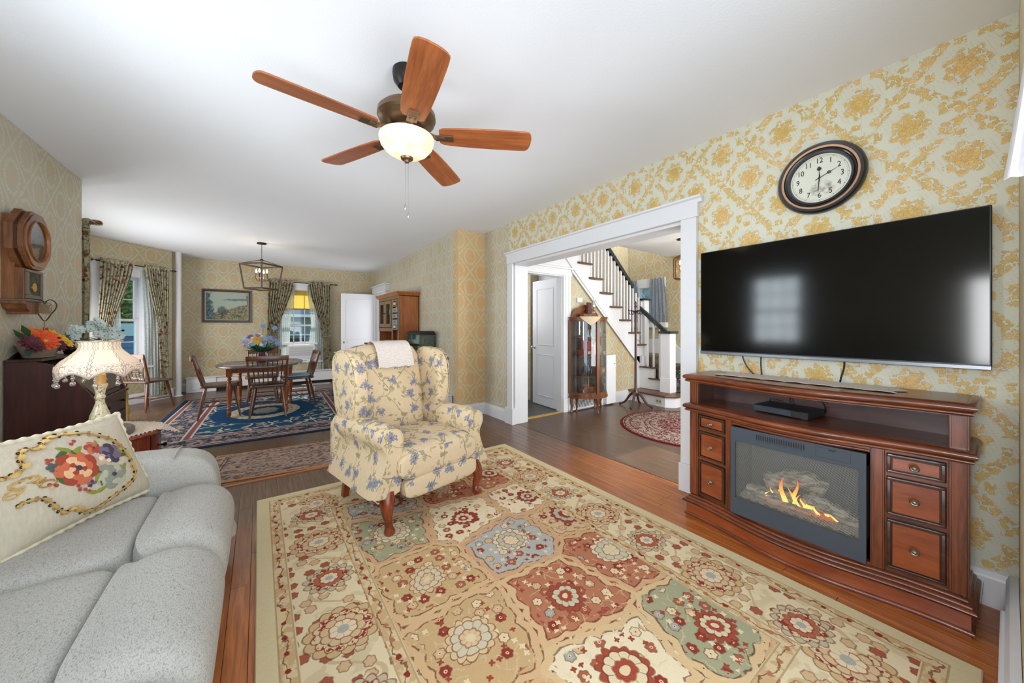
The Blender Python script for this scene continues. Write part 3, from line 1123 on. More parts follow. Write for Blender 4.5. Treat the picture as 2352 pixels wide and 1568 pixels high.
# white steam pipe in the bay corner
p = struct('pipe_riser', MB().lathe([(0.042, 0), (0.042, 2.6)], (-1.19, 8.74, 0), 20), M['white'], 'white painted steam pipe running floor to ceiling')
MB().lathe([(0.065, 0), (0.065, 0.012), (0.045, 0.02)], (-1.19, 8.74, 0), 20).build('floor_flange', M['white'], p)


# windows -----------------------------------------------------------------
def window(name, M4, s0, s1, z0, zm, z1, ncol, rows_up, rows_lo, cas=(0.11, 0.11), head=0.16, depth=0.06):
    """local frame: x along the wall, y outward (wall thickness), origin on the inner face"""
    w = MB().box(s0 - cas[0], -0.022, z0 - 0.02, s0, 0.0, z1).box(s1, -0.022, z0 - 0.02, s1 + cas[1], 0.0, z1)
    w.box(s0 - cas[0] - .01, -0.028, z1, s1 + cas[1] + .01, 0.0, z1 + head).box(s0 - cas[0] - .03, -0.045, z1 + head, s1 + cas[1] + .03, 0.0, z1 + head + .03)
    w.box(s0, 0, z0, s0 + .012, 0.15, z1).box(s1 - .012, 0, z0, s1, 0.15, z1).box(s0, 0, z1 - .012, s1, 0.15, z1).box(s0, 0, z0, s1, .15, z0 + .012)
    o = w.build(name, M['white'], None)
    o['kind'] = 'structure'
    o.matrix_basis = M4
    MB().box(s0 - cas[0] - .04, -0.07, z0 - 0.045, s1 + cas[1] + .04, 0.02, z0 - .015).build('windowsill', M['white'], o, bevel=.004)

    def sash(za, zb, y, rows):
        f = MB()
        t = 0.038
        f.box(s0 + .012, y, za + t, s0 + .012 + t, y + .03, zb - t).box(s1 - .012 - t, y, za + t, s1 - .012, y + .03, zb - t)
        f.box(s0 + .012, y, za, s1 - .012, y + .03, za + t).box(s0 + .012, y, zb - t, s1 - .012, y + .03, zb)
        so = f.build('sash', M['white'], o)
        gx0, gx1, gz0, gz1 = s0 + .012 + t, s1 - .012 - t, za + t, zb - t
        for i in range(1, ncol):
            xx = gx0 + (gx1 - gx0) * i / ncol
            MB().box(xx - .008, y + .004, gz0, xx + .008, y + .026, gz1).build('muntin', M['white'], so)
        for i in range(1, rows):
            zz = gz0 + (gz1 - gz0) * i / rows
            MB().box(gx0, y + .004, zz - .008, gx1, y + .026, zz + .008).build('muntin', M['white'], so)
        for i in range(ncol):
            for j in range(rows):
                a = gx0 + (gx1 - gx0) * i / ncol; a2 = gx0 + (gx1 - gx0) * (i + 1) / ncol
                c = gz0 + (gz1 - gz0) * j / rows; c2 = gz0 + (gz1 - gz0) * (j + 1) / rows
                MB().box(a + .008, y + .013, c + .008, a2 - .008, y + .016, c2 - .008).build('pane', M['glass'], so)
    sash(z0 + .012, zm + .02, 0.05, rows_lo)
    sash(zm - .02, z1 - .012, 0.085, rows_up)
    return o


Mbay = Matrix.Translation((B0[0], B0[1], 0)) @ Matrix.Rotation(bay_rot, 4, 'Z')
window('window_1', Mbay, 0.16, 0.70, 0.62, 1.36, 2.06, 2, 2, 2, (0.13, 0.08), 0.15)
window('window_2', Matrix.Translation((0, 9.25, 0)), 0.37, 1.11, 0.50, 1.29, 2.08, 3, 2, 2, (0.10, 0.10), 0.14)
window('window_3', Matrix.Translation((-1.335, 1.80, 0)) @ Matrix.Rotation(R(90), 4, 'Z'), 0.0, 0.66, 0.98, 1.50, 2.06, 3, 2, 2, (0.1, 0.1), 0.12)

# outside: neighbour's blue clapboard house, hedge and trees ---------------
house = thing('neighbour_house', 'blue clapboard house seen low through the bay window', 'house', (-2.95, 10.9, 0), R(16))
siding = plain('blue_clapboard', (60, 110, 150), 0.7, var=0.1)
for i in range(11):
    z = -0.36 + i * 0.13
    MB().add([(-2.2, -.03, z), (2.2, -.03, z), (2.2, -.005, z + .135), (-2.2, -.005, z + .135), (-2.2, .1, z), (2.2, .1, z), (2.2, .1, z + .135), (-2.2, .1, z + .135)],
             [(0, 1, 2, 3), (4, 7, 6, 5), (0, 4, 5, 1), (3, 2, 6, 7), (0, 3, 7, 4), (1, 5, 6, 2)]).build('clapboard', siding, house)
MB().box(-2.3, -.12, 1.06, 2.3, .12, 1.33).build('fascia', plain('pale_blue_trim', (150, 190, 196), 0.6), house)
leafm = []
for nm, a, c2 in [('lime_leaf', (88, 128, 40), (160, 196, 70)), ('deep_leaf', (20, 62, 46), (60, 110, 60))]:
    g = G(nm)
    oi = g.node('ShaderNodeObjectInfo')
    col = g.mix(g.sm(g.noise(g.pos(), 9, 2), .35, .65), lin(a), lin(c2))
    g.out(col, .6, emit=None)
    tl = g.node('ShaderNodeBsdfTranslucent'); g.put(tl.inputs[0], col)
    mx = g.node('ShaderNodeMixShader'); mx.inputs[0].default_value = .45
    g.t.links.new(g.b.outputs[0], mx.inputs[1]); g.t.links.new(tl.outputs[0], mx.inputs[2])
    g.t.links.new(mx.outputs[0], g.t.nodes['Material Output'].inputs[0])
    leafm.append(g.mat)


def tree(name, label, c, r, mat, n, trunk=True):
    t = thing(name, label, 'tree', (c[0], c[1], 0))
    rr = random.Random(int(c[0] * 100))
    b = MB()
    for _ in range(n):
        d = Vector((rr.gauss(0, 1), rr.gauss(0, 1), rr.gauss(0, 1))).normalized() * (0.6 + .4 * rr.random())
        p = Vector((d.x * r[0], d.y * r[1], c[2] + d.z * r[2]))
        u = Vector((rr.gauss(0, 1), rr.gauss(0, 1), rr.gauss(0, 1))).normalized()
        x, y, _ = frame_of(Vector(), u)
        s = 0.05 + rr.random() * .06
        b.add([p - x * s, p - y * s * .5, p + x * s, p + y * s * .5], [(0, 1, 2, 3)])
    b.build('crown', mat, t)
    if trunk: MB().rod((0, 0, -1), (0, 0, c[2]), .12, .07).build('trunk', M['dkoak'], t)
    return t


tree('garden_tree', 'sunlit lime green tree outside the bay window', (-3.0, 12.6, 1.80), (1.7, .7, 0.62), leafm[0], 7000)
tree('garden_tree', 'dark green tree behind the lime one outside the bay window', (-3.7, 14.6, 3.1), (2.4, .8, 1.6), leafm[1], 9000)
hs2 = thing('garage', 'grey blue garage with white trim seen through the back window', 'building', (1.2, 15.2, 0))
MB().box(-4, 0, -1, 4, .2, 3.2).build('wall', plain('grey_blue_siding', (108, 134, 140), 0.7), hs2)
MB().box(-4.2, -.3, 1.62, 4.2, .0, 1.72).box(-4, -.05, 0.95, 4, 0, 1.0).build('gutter', M['white'], hs2)
MB().box(-1.0, -.05, 0.4, 0.2, 0, 0.85).build('garage_window', M['blackp'], hs2)
struct('ground_garden', MB().box(-14, 9.6, -.6, 14, 24, -.5), plain('lawn', (90, 120, 60), 0.9))

# hall --------------------------------------------------------------------
YS = 3.80
b = MB()
b.prism([(3.62, 0), (5.36, 0), (5.36, 0.66), (3.80, 2.10), (3.62, 2.10)], YS, YS + .08, 'y')
struct('wall_hall_back', b, M['paper_tan'])
b = MB().prism([(2.853, 2.02), (3.80, 2.02), (3.80, 2.12), (4.0, 2.30), (3.6, 2.62), (2.853, 2.62)], YS - .004, YS + .07, 'y').box(2.853, YS, 0, 2.95, YS + .07, 2.05)
struct('wall_hall_over_door', b, M['white'])
b = MB()
b.box(3.75, 4.72, 0, 6.5, 4.85, 4.1)
struct('wall_stair_back', b, M['paper_tan'])
b = MB()
holes_wall(b, 0.6, 4.85, 0, 4.1, [(3.98, 4.47, 1.36, 2.04)], lambda a0, z0, a1, z1: b.box(6.4, a0, z0, 6.55, a1, z1))
struct('wall_hall_right', b, M['paper_tan'])
struct('wall_hall_front', MB().box(2.853, 0.5, 0, 6.55, 0.6, HC), M['paper_tan'])
struct('wall_passage', MB().box(2.853, 4.72, 0, 2.9, 5.9, 2.6).box(2.853, 5.8, 0, 4.4, 5.9, 2.6), M['white_door'])
# hall door and casing
dr = thing('passage_door', 'white two-panel door standing open in the hall', 'door', (3.64, 3.90, 0), 0)


def panel_door(root, L, H, mats, knob_z, M4=None, knob=True, key=True, th=0.036):
    b = MB().box(0, 0, .012, L, th, H)
    o = b.build('door_leaf', mats, root, bevel=.002)
    for (a0, a1, c0, c1) in [(0.11, L - .11, 0.96, H - .13), (0.11, L - .11, .16, .82)]:
        for yy in (-.0005, th + .0005):
            sgn = -1 if yy < 0 else 1
            f = MB()
            t = .014
            for q in ((a0, c0, a1, c0 + t), (a0, c1 - t, a1, c1), (a0, c0 + t, a0 + t, c1 - t), (a1 - t, c0 + t, a1, c1 - t)):
                f.box(q[0], min(yy, yy + sgn * .006), q[1], q[2], max(yy, yy + sgn * .006), q[3])
            f.build('panel_moulding', mats, root, bevel=.002)
    if knob:
        for sgn, yy in ((-1, 0), (1, th)):
            k = MB().tube([(L - .06, yy, knob_z), (L - .06, yy + sgn * .012, knob_z), (L - .06, yy + sgn * .04, knob_z), (L - .06, yy + sgn * .06, knob_z), (L - .06, yy + sgn * .068, knob_z)], [.022, .01, .014, .026, .012], 14)
            k.build('door_knob', M['chrome'], root)
    if key:
        MB().box(L - .09, -.008, 1.30, L - .03, 0, 1.318).build('bolt', M['black'], root)
    return o


panel_door(dr, 0.66, 1.985, M['white_door'], 0.92)
dr.rotation_euler = (0, 0, R(86))
dr.location = (3.655, 3.895, 0)
cs = struct('door_1_casing', MB().box(3.62, YS - .022, .2, 3.77, YS, 2.0), M['white'], 'white casing of the hall door', bevel=.003)
MB().box(3.61, YS - .034, 0, 3.80, YS, .2).build('plinth_block', M['white'], cs, bevel=.003)
MB().box(3.655, YS - .03, .2, 3.67, YS - .018, 2.0).box(3.72, YS - .03, .2, 3.735, YS - .018, 2.0).build('bead', M['white'], cs, bevel=.002)
MB().box(2.88, YS - .022, 2.0, 3.80, YS, 2.10).build('header', M['white'], cs, bevel=.003)
MB().box(2.88, YS - .04, 2.095, 3.83, YS, 2.125).build('cap', M['white'], cs, bevel=.003)
MB().box(2.93, YS - .004, 1.985, 3.66, YS + .11, 2.02).box(3.60, YS, 0, 3.64, YS + .11, 2.0).box(2.90, YS - .02, 0, 2.95, YS + .11, 2.0).build('jamb', M['white'], cs)
struct('trim_threshold', MB().box(2.95, YS - .01, 0, 3.62, YS + .05, .008), M['gold'])
struct('floor_passage', MB().box(2.86, 3.86, .001, 4.3, 5.8, .004), plain('dark_grey_linoleum', (74, 72, 70), 0.4))

# staircase ---------------------------------------------------------------
st = struct('staircase', MB().prism([(3.80, 2.12), (5.42, 0.62), (5.60, .62), (5.60, .92), (5.405, .92), (5.405, 1.13), (5.16, 1.13), (5.16, 1.345), (4.915, 1.345), (4.915, 1.56), (4.67, 1.56), (4.67, 1.77), (4.425, 1.77), (4.425, 1.985), (4.18, 1.985), (4.18, 2.20), (3.935, 2.20), (3.935, 2.42), (3.72, 2.42), (3.62, 2.30)], YS - .03, YS, 'y'), M['white'], 'white staircase with brown treads rising behind the curio cabinet')
MB().sweep([(3.78, 2.09), (5.42, .60)], [(-.02, 0), (.012, 0), (.012, .012), (-.02, .012)], smooth=False, M=Matrix(((1, 0, 0, 0), (0, 0, -1, YS - .028), (0, 1, 0, 0), (0, 0, 0, 1)))).build('stringer_bead', M['white'], st)
bal0 = None
HR = lambda xx: 2.56 - (xx - 4.567) * 0.901
for k in range(-2, 7):
    xr, z = 4.18 + .245 * k, 2.23 - .213 * k
    MB().prism([(YS - .075, z - .028), (YS - .065, z), (YS + .9, z), (YS + .9, z - .028)], xr - .285, xr + .012, 'x').build('tread', M['tread'], st, bevel=.006, seg=2)
    MB().box(xr - .27, YS, z - .03 - .185, xr - .25 + .02, YS + .9, z - .028).build('riser', M['white'], st)
    for j in range(3):
        bx_ = xr - .225 + j * .0817
        zt = HR(bx_) - .02
        if zt > 3.2: continue
        if k == 6 and j == 2: continue
        MB().box(bx_ - .013, YS - .028, z, bx_ + .013, YS - .002, zt).build('baluster', M['white'], st)
MB().box(-.04, -.032, -.035, 1.62, .032, .03, M=TR((4.05, YS - .015, HR(4.05)), ry=math.atan(.901))).build('handrail', M['railgreen'], st, bevel=.012, seg=2)
MB().box(-2.0, -.032, -.035, .0, .032, .03, M=TR((4.05, YS - .015, HR(4.05)), ry=math.atan(.901))).build('handrail', M['railgreen'], st, bevel=.012, seg=2)
# landing
MB().box(5.42, YS - .03, .70, 6.40, 4.72, .74).build('landing', M['tread'], st)
MB().box(5.36, YS - .03, 0, 5.56, YS + .05, .74).box(5.50, 3.70, .18, 5.56, YS, .74).build('landing_face', M['white'], st)
for (x, y, z0, z1, w) in ((5.60, 3.80, .60, 1.72, .13),):
    nw = MB().box(x - w / 2, y - w / 2, z0, x + w / 2, y + w / 2, z1).build('newel_post', M['white'], st, bevel=.004)
    MB().box(x - w / 2 - .025, y - w / 2 - .025, z1, x + w / 2 + .025, y + w / 2 + .025, z1 + .035).build('newel_cap', M['railgreen'], nw, bevel=.008, seg=2)
x, y, w = 5.44, 3.24, .17
nw = MB().box(x - w / 2, y - w / 2, .185, x + w / 2, y + w / 2, 1.14).build('newel_post', M['white'], st, bevel=.004)
MB().box(x - w / 2 - .03, y - w / 2 - .03, 1.14, x + w / 2 + .03, y + w / 2 + .03, 1.18).build('newel_cap', M['railgreen'], nw, bevel=.012, seg=2)
MB().box(x - w / 2 - .006, y - w / 2 - .006, .185, x + w / 2 + .006, y + w / 2 + .006, .42).build('newel_base', M['white'], nw, bevel=.004)
# lower flight side
MB().prism([(3.33, .19), (3.80, .19), (3.80, .735), (3.72, .735), (3.72, .56), (3.50, .56), (3.50, .375), (3.33, .375)], 5.44, 5.50, 'x').build('lower_stringer', M['white'], st)
for (y0, z) in ((3.33, .385), (3.50, .57)):
    MB().box(5.40, y0 - .03, z - .025, 6.38, y0 + .25, z).build('tread', M['tread'], st, bevel=.006, seg=2)
crp = G('black_floral_stair_carpet')
nn = crp.noise(crp.pos(), 34, 2, dist=1.5)
M['carpet'] = crp.out(crp.mix(crp.sm(nn, .55, .6), C(34, 32, 34), C(132, 124, 112)), .95)
MB().box(5.52, 3.05, .19, 6.30, 3.325, .20).box(5.52, 3.30, .20, 6.30, 3.332, .39).box(5.52, 3.30, .385, 6.30, 3.5, .395).box(5.52, 3.475, .39, 6.30, 3.502, .57).box(5.52, 3.475, .57, 6.30, 3.75, .58).build('stair_runner', M['carpet'], st, bevel=.006)
MB().prism([(2.9, .20), (3.3, .62), (3.75, 1.02), (4.7, 1.02), (4.7, .7), (3.9, .7), (2.9, .0)], 6.36, 6.39, 'x').build('wall_skirt', M['white'], st)
for i in range(3):
    yb = 3.40 + i * .115
    zb = .385 if yb < 3.5 else .57
    MB().box(5.455, yb - .013, zb, 5.481, yb + .013, 1.19 + (yb - 3.3) * .82).build('baluster', M['white'], st)
MB().box(-.0, -.03, -.035, .66, .03, .03, M=TR((5.47, 3.30, 1.17), rz=R(90), ry=-math.atan(.86))).build('handrail', M['railgreen'], st, bevel=.012, seg=2)
# first wide step
pl = MB().prism([(5.18, 3.80), (5.12, 3.10), (5.22, 2.99), (5.30, 2.98), (6.40, 2.98), (6.40, 3.80)], 0, .155).build('platform', M['white'], st)
MB().prism([(5.14, 3.80), (5.08, 3.08), (5.20, 2.96), (5.30, 2.945), (6.40, 2.945), (6.40, 3.80)], .155, .185).build('platform_tread', M['tread'], st, bevel=.008, seg=2)
base('baseboard_hall', [(5.36, YS), (3.80, YS)], [(0, 0), (.018, 0), (.018, .17), (0, .175)])
ol = thing('wall_outlet', 'beige power outlet in the white face of the first stair step', 'outlet', (5.14, 3.02, .09), R(-64))
ol.location = (5.117, 3.20, .085)
ol.rotation_euler = (0, 0, R(-94.5))
MB().box(-.055, -.006, -.035, .055, 0, .035).build('face_plate', plain('ivory_plastic', (190, 186, 160), .4), ol, bevel=.002)
for s in (-1, 1): MB().box(s * .025 - .014, -.009, -.014, s * .025 + .014, -.005, .014).build('socket', plain('dark_ivory_plastic', (120, 116, 96), .4), ol)
# lattice window of the hall
M4 = Matrix.Translation((6.4, 4.47, 0)) @ Matrix.Rotation(R(-90), 4, 'Z')
b = MB().box(-.1, -.022, 1.30, 0, 0, 2.06).box(.49, -.022, 1.30, .59, 0, 2.06).box(-.12, -.03, 2.04, .61, 0, 2.22).box(0, 0, 1.36, .012, .1, 2.04).box(.478, 0, 1.36, .49, .1, 2.04)
wo = b.build('window_4', M['white'], None); wo['kind'] = 'structure'; wo.matrix_basis = M4
MB().box(-.2, -.08, 1.24, .66, 0.01, 1.34).build('windowsill', M['white'], wo, bevel=.004)
MB().box(.012, .05, 1.372, .478, .053, 2.03).build('pane', M['glass'], wo)
P_ = .147
for k in range(-8, 9):
    for sg in (1, -1):
        x0_, z0_ = .245 + k * P_, 1.70
        pts = []
        t0, t1 = -1, 1
        # clip the diagonal x = x0_ + t, z = 1.70 + sg*t*1.25 to the opening
        lo, hi = -2.0, 2.0
        lo = max(lo, .012 - x0_); hi = min(hi, .478 - x0_)
        za, zb = (1.372 - 1.70) / 1.25, (2.03 - 1.70) / 1.25
        if sg < 0: za, zb = -zb, -za
        lo = max(lo, za); hi = min(hi, zb)
        if hi - lo > .02:
            MB().rod((x0_ + lo, .045, 1.70 + sg * lo * 1.25), (x0_ + hi, .045, 1.70 + sg * hi * 1.25), .0085, n=4).build('lattice_bar', M['white'], wo)
hh2 = thing('neighbour_house', 'blue grey house seen through the diamond-lattice window', 'house', (8.6, 4.6, 0))
MB().box(0, -2.5, 0, .2, 3, 3.4).build('wall', plain('dusty_blue_siding', (112, 168, 180), .7), hh2)
for i in range(12): MB().box(-.02, -2.5, .3 + i * .22, 0, 3, .32 + i * .22).build('clapboard', plain('slate_siding', (80, 130, 150), .7) if i == 0 else bpy.data.materials['slate_siding'], hh2)
# floor register vent in the hall baseboard behind the cabinet
vt = thing('heating_grille', 'white slanted heating grille behind the legs of the curio cabinet', 'vent', (4.0, 3.77, 0.02))
MB().box(-.3, -.03, 0, .42, -.005, .185).build('grille_frame', M['heater'], vt, bevel=.003)
for i in range(20):
    MB().box(-.004, -.036, -.055, .004, -.028, .055, M=TR((-.25 + i * .033, 0, .08), ry=R(16))).build('slat', M['blackp'] if False else plain('vent_shadow_grey', (96, 96, 98), .6) if i == 0 else bpy.data.materials['vent_shadow_grey'], vt)  # grey strips paint the shade in the gaps of the white grille
hc = thing('hall_convector', 'tall narrow white convector cover beside the curio cabinet', 'heater', (4.62, 3.76, 0))
MB().box(-.13, -.05, .02, .10, .03, .80).build('cover', M['heater'], hc, bevel=.006)
MB().ball((.06, -.055, .66), .008).build('screw', M['pewter'], hc)
thm = thing('thermostat', 'small white thermostat on the wallpaper above the curio cabinet', 'thermostat', (3.955, YS - .001, 1.655))
MB().box(-.055, -.028, -.035, .055, 0, .035).build('housing', M['white'], thm, bevel=.008, seg=2)
MB().box(.02, -.03, -.01, .04, -.027, .01).build('dial', M['heater'], thm)

# dining: white radiator cover along the back wall, white door ajar
rc = thing('radiator_cover', 'long white radiator cover under the painting on the back wall', 'radiator cover', (0, 9.25, 0))
MB().box(-.50, -.24, .06, 1.45, -.025, .265).build('front_panel', M['heater'], rc, bevel=.006)
MB().box(-1.12, -.25, .0, -.68, -.025, .27).build('end_box', M['heater'], rc, bevel=.006)
MB().box(-1.04, -.258, .05, -.78, -.25, .2).build('access_panel', M['white'], rc, bevel=.003)
MB().box(-.68, -.23, .06, -.50, -.025, .262).build('join_panel', M['heater'], rc)
MB().box(-.68, -.20, .0, 1.45, -.03, .06).build('toe_kick', M['blackp'], rc)
MB().box(-1.13, -.26, .27, 1.46, -.02, .285).build('top_board', M['white'], rc, bevel=.004)
wd = thing('dining_door', 'white panelled door folded open against the dining back wall', 'door', (2.31, 9.1, 0), 0)
panel_door(wd, 0.78, 2.04, M['white_door'], 0.90, key=False)
wd.location = (2.33, 8.99, 0); wd.rotation_euler = (0, 0, R(174))
cs = struct('door_2_casing', MB().box(2.27, 7.98, 0, 2.36, 8.10, 2.05), M['white'], 'white casing of the dining-room doorway', bevel=.003)
MB().box(2.28, 8.9, 0, 2.375, 9.02, 2.05).build('casing', M['white'], cs)
MB().box(2.25, 7.95, 2.05, 2.375, 9.05, 2.19).build('header', M['white'], cs, bevel=.003)
MB().box(2.22, 7.9, 2.19, 2.38, 9.1, 2.22).build('cap', M['white'], cs, bevel=.003)
MB().box(2.33, 8.1, 0, 2.37, 8.9, 2.05).build('doorway_reveal', M['white_door'], cs)
# transition strip on the floor
struct('trim_floor_strip', MB().box(-1.3, 3.52, 0, 1.0, 3.555, .006), wood('honey_threshold', (150, 84, 44), (196, 124, 72), 'x', .35))
# ------------------------------------------------------------------ shapes


def sgp(c, e): return math.copysign(abs(c) ** e, c)


def soft(mb, c, s, e1=0.3, e2=0.3, M=None, n=36, m=18, fn=None):
    """superellipsoid block"""
    vs, fs = [], []
    for i in range(m + 1):
        t = -PI / 2 + PI * i / m
        for j in range(n):
            a = 2 * PI * (j + .5) / n
            x = sgp(math.cos(t), e1) * sgp(math.cos(a), e2)
            y = sgp(math.cos(t), e1) * sgp(math.sin(a), e2)
            z = sgp(math.sin(t), e1)
            if fn: x, y, z = fn(x, y, z)
            vs.append((c[0] + x * s[0] / 2, c[1] + y * s[1] / 2, c[2] + z * s[2] / 2))
    for i in range(m):
        for j in range(n):
            fs.append((i * n + j, i * n + (j + 1) % n, (i + 1) * n + (j + 1) % n, (i + 1) * n + j))
    return mb.add(vs, fs, True, M)


def loft(mb, prof, y0, y1, n=20, p=5.0, endk=0.0, axis='y', crown=0.0):
    """closed profile (x,z) extruded softly along y; ends pinch in"""
    cx = sum(q[0] for q in prof) / len(prof)
    cz = sum(q[1] for q in prof) / len(prof)
    k = len(prof)
    vs, fs = [], []
    for i in range(n + 1):
        u = i / n
        uu = 0.5 - 0.5 * math.cos(PI * u)
        t = abs(2 * uu - 1)
        s = max(0.0, 1 - t ** p) ** (1 / 3.2)
        s = endk + (1 - endk) * s
        y = y0 + (y1 - y0) * uu
        for (x, z) in prof:
            vs.append((cx + (x - cx) * s, y, cz + (z - cz) * s + (crown * (1 - t * t) if z > cz else 0)))
    for i in range(n):
        for j in range(k):
            fs.append((i * k + j, i * k + (j + 1) % k, (i + 1) * k + (j + 1) % k, (i + 1) * k + j))
    fs.append(tuple(range(k))[::-1]); fs.append(tuple(n * k + j for j in range(k)))
    return mb.add(vs, fs, True)


def smoothp(pts, n=4, closed=True):
    """Catmull-Rom through 2D/3D points"""
    out = []
    k = len(pts)
    rng = range(k) if closed else range(k - 1)
    for i in rng:
        p0 = pts[(i - 1) % k] if (closed or i > 0) else pts[0]
        p1 = pts[i]; p2 = pts[(i + 1) % k]
        p3 = pts[(i + 2) % k] if (closed or i + 2 < k) else pts[-1]
        for j in range(n):
            t = j / n
            out.append(tuple(0.5 * ((2 * b) + (c_ - a) * t + (2 * a - 5 * b + 4 * c_ - d) * t * t + (3 * b - a - 3 * c_ + d) * t ** 3) for a, b, c_, d in zip(p0, p1, p2, p3)))
    if not closed: out.append(tuple(pts[-1]))
    return out


# ------------------------------------------------------------------ living-room rug
o = MB().box(-1.065, -1.525, 0, 1.065, 1.525, .012).build('oriental_rug', M['rug'], None, bevel=.004)
o.location = (1.052, 1.58, 0.0)
tag(o, 'large cream and rust floral oriental rug under the armchair in the living room', 'rug')
M['rug_blue'] = rug2('navy_rug_pile', 1.22, 1.62, 'blue')
o = MB().box(-1.22, -1.62, 0, 1.22, 1.62, .01).build('dining_rug', M['rug_blue'], None, bevel=.003)
o.location = (0.16, 6.42, 0); o.rotation_euler = (0, 0, R(-1.6))
tag(o, 'navy blue rug with cream scrolls and oval medallion under the dining table', 'rug')
M['rug_run'] = rug2('taupe_runner_pile', 0.80, 0.38, 'runner')
o = MB().box(-.80, -.38, 0, .80, .38, .008).build('runner_rug', M['rug_run'], None, bevel=.003)
o.location = (0.42, 3.94, 0); o.rotation_euler = (0, 0, R(-7))
tag(o, 'narrow taupe runner rug on the bare boards between the two big rugs', 'rug')
M['rug_round'] = rug2('burgundy_round_rug_pile', 0.86, 0.86, 'round')
o = MB().lathe([(0.0, 0.0), (.86, 0), (.862, .006), (.855, .011), (0, .011)], n=72).build('round_rug', M['rug_round'], None)
o.location = (4.38, 2.28, 0)
tag(o, 'round beige rug with burgundy centre and rim on the hall floor', 'rug')

# ------------------------------------------------------------------ sofa
S = thing('reclining_sofa', 'light grey tweed reclining sofa along the wallpapered side wall', 'sofa', (-0.7, 1.5, 0))
roll = smoothp([(-.372, .44), (-.34, .468), (-.27, .482), (-.19, .468), (-.125, .42), (-.10, .35), (-.105, .26), (-.13, .16), (-.15, .07), (-.25, .06), (-.37, .10)], 3)
padp = smoothp([(-1.02, .44), (-.9, .462), (-.6, .468), (-.42, .462), (-.372, .43), (-.38, .30), (-.7, .26), (-1.0, .28)], 3)
Ys = [(2.365, 1.745), (1.745, 1.125), (1.125, 0.50)]
for a, b_ in Ys:
    loft(MB(), roll, b_ + .002, a - .002, p=9, endk=.0, n=26, crown=.006).build('seat_front', M['tweed'], S, world=True)
    loft(MB(), padp, b_ + .002, a - .002, p=12, n=26, crown=.006).build('seat_pad', M['tweed'], S, world=True)
    bk = smoothp([(-.86, .44), (-.80, .60), (-.84, .80), (-.93, .95), (-1.05, .97), (-1.12, .86), (-1.10, .5)], 4)
    loft(MB(), bk, b_ + .002, a - .002, p=8, n=22).build('back_cushion', M['tweed'], S, world=True)
MB().box(-1.22, .52, .05, -.18, 2.36, .30).build('base', M['tweed'], S, world=True, bevel=.01)
MB().box(-1.26, .30, .05, -1.08, 2.58, .90).build('back_frame', M['tweed'], S, world=True, bevel=.03, seg=3)
for ya, yb in ((2.36, 2.60), (0.28, 0.50)):
    n_ = 28
    path = [(-1.20, .0), (-.6, .0), (-.30, .0), (-.215, .0), (-.175, .0)]
    b = MB()
    yc = (ya + yb) / 2
    arm = smoothp([(-1.18, .06), (-1.2, .40), (-1.15, .61), (-.9, .628), (-.55, .618), (-.32, .600), (-.22, .555), (-.178, .46), (-.172, .30), (-.178, .06)], 3)
    loft(b, arm, ya, yb, p=7, endk=.25, n=24).build('armrest', M['tweed'], S, world=True)
# soft seam ridge on the arm top
MB().tube([(-.34, 2.37, .600), (-.34, 2.44, .611), (-.34, 2.52, .611), (-.34, 2.60, .595)], .004, 6).build('arm_seam', M['tweed'], S, world=True)

# ------------------------------------------------------------------ pillow
BL, BR_, TRc = Vector((-.691, 1.921, .475)), Vector((-.422, 2.376, .475)), Vector((-.53, 2.35, .84))
e1, e2 = (BR_ - BL) / 2, (TRc - BR_) / 2
pn = e1.cross(e2).normalized()
pc = BL + e1 + e2 + pn * 0.0
Pw = thing('embroidered_pillow', 'cream tapestry pillow with roses in a gold scroll frame on the sofa', 'pillow', tuple(pc))


def psurf(u, v, side=1, off=0.0):
    k = 1 + 0.05 * (abs(u) * abs(v)) ** 3 - 0.035 * (1 - abs(u)) * abs(v) ** 2 - .035 * (1 - abs(v)) * abs(u) ** 2
    t = 0.075 * (max(0, 1 - abs(u) ** 2.6) ** .55) * (max(0, 1 - abs(v) ** 2.6) ** .55)
    return pc + e1 * (u * k) + e2 * (v * k) + pn * (side * t + off)


b = MB()
b.grid(lambda a, c: psurf(2 * a - 1, 2 * c - 1, 1), 36, 26)
b.grid(lambda a, c: psurf(2 * a - 1, 2 * c - 1, -1), 36, 26)
b.build('cover', M['chenille'], Pw, world=True)
rim = [(t, -1) for t in [i / 26 * 2 - 1 for i in range(26)]] + [(1, t) for t in [i / 20 * 2 - 1 for i in range(20)]] + [(-t, 1) for t in [i / 26 * 2 - 1 for i in range(26)]] + [(-1, -t) for t in [i / 20 * 2 - 1 for i in range(20)]]
rim3 = smoothp([tuple(psurf(u * .995, v * .995, 1)) for u, v in rim], 3)
b = MB()
L0 = len(rim3)
b.tube(rim3, [.0085 + .0022 * math.sin(i * 1.15) for i in range(L0)], 8, closed=True)
b.build('twisted_cord', plain('cream_cord', (222, 212, 186), .9, bmp=.2), Pw, world=True)


def patch(mb, pts, off=.0022):
    """flat embroidered patch: fan around centroid, draped on the pillow"""
    cu = sum(p[0] for p in pts) / len(pts); cv = sum(p[1] for p in pts) / len(pts)
    n = len(pts)
    vs = [psurf(cu, cv, 1, off + .0012)]
    for r in (0.5, 1.0):
        vs += [psurf(cu + (p[0] - cu) * r, cv + (p[1] - cv) * r, 1, off + (.0009 if r < 1 else 0)) for p in pts]
    fs = [(0, 1 + i, 1 + (i + 1) % n) for i in range(n)] + [(1 + i, 1 + n + i, 1 + n + (i + 1) % n, 1 + (i + 1) % n) for i in range(n)]
    mb.add(vs, fs, True)


AR = e1.length / e2.length


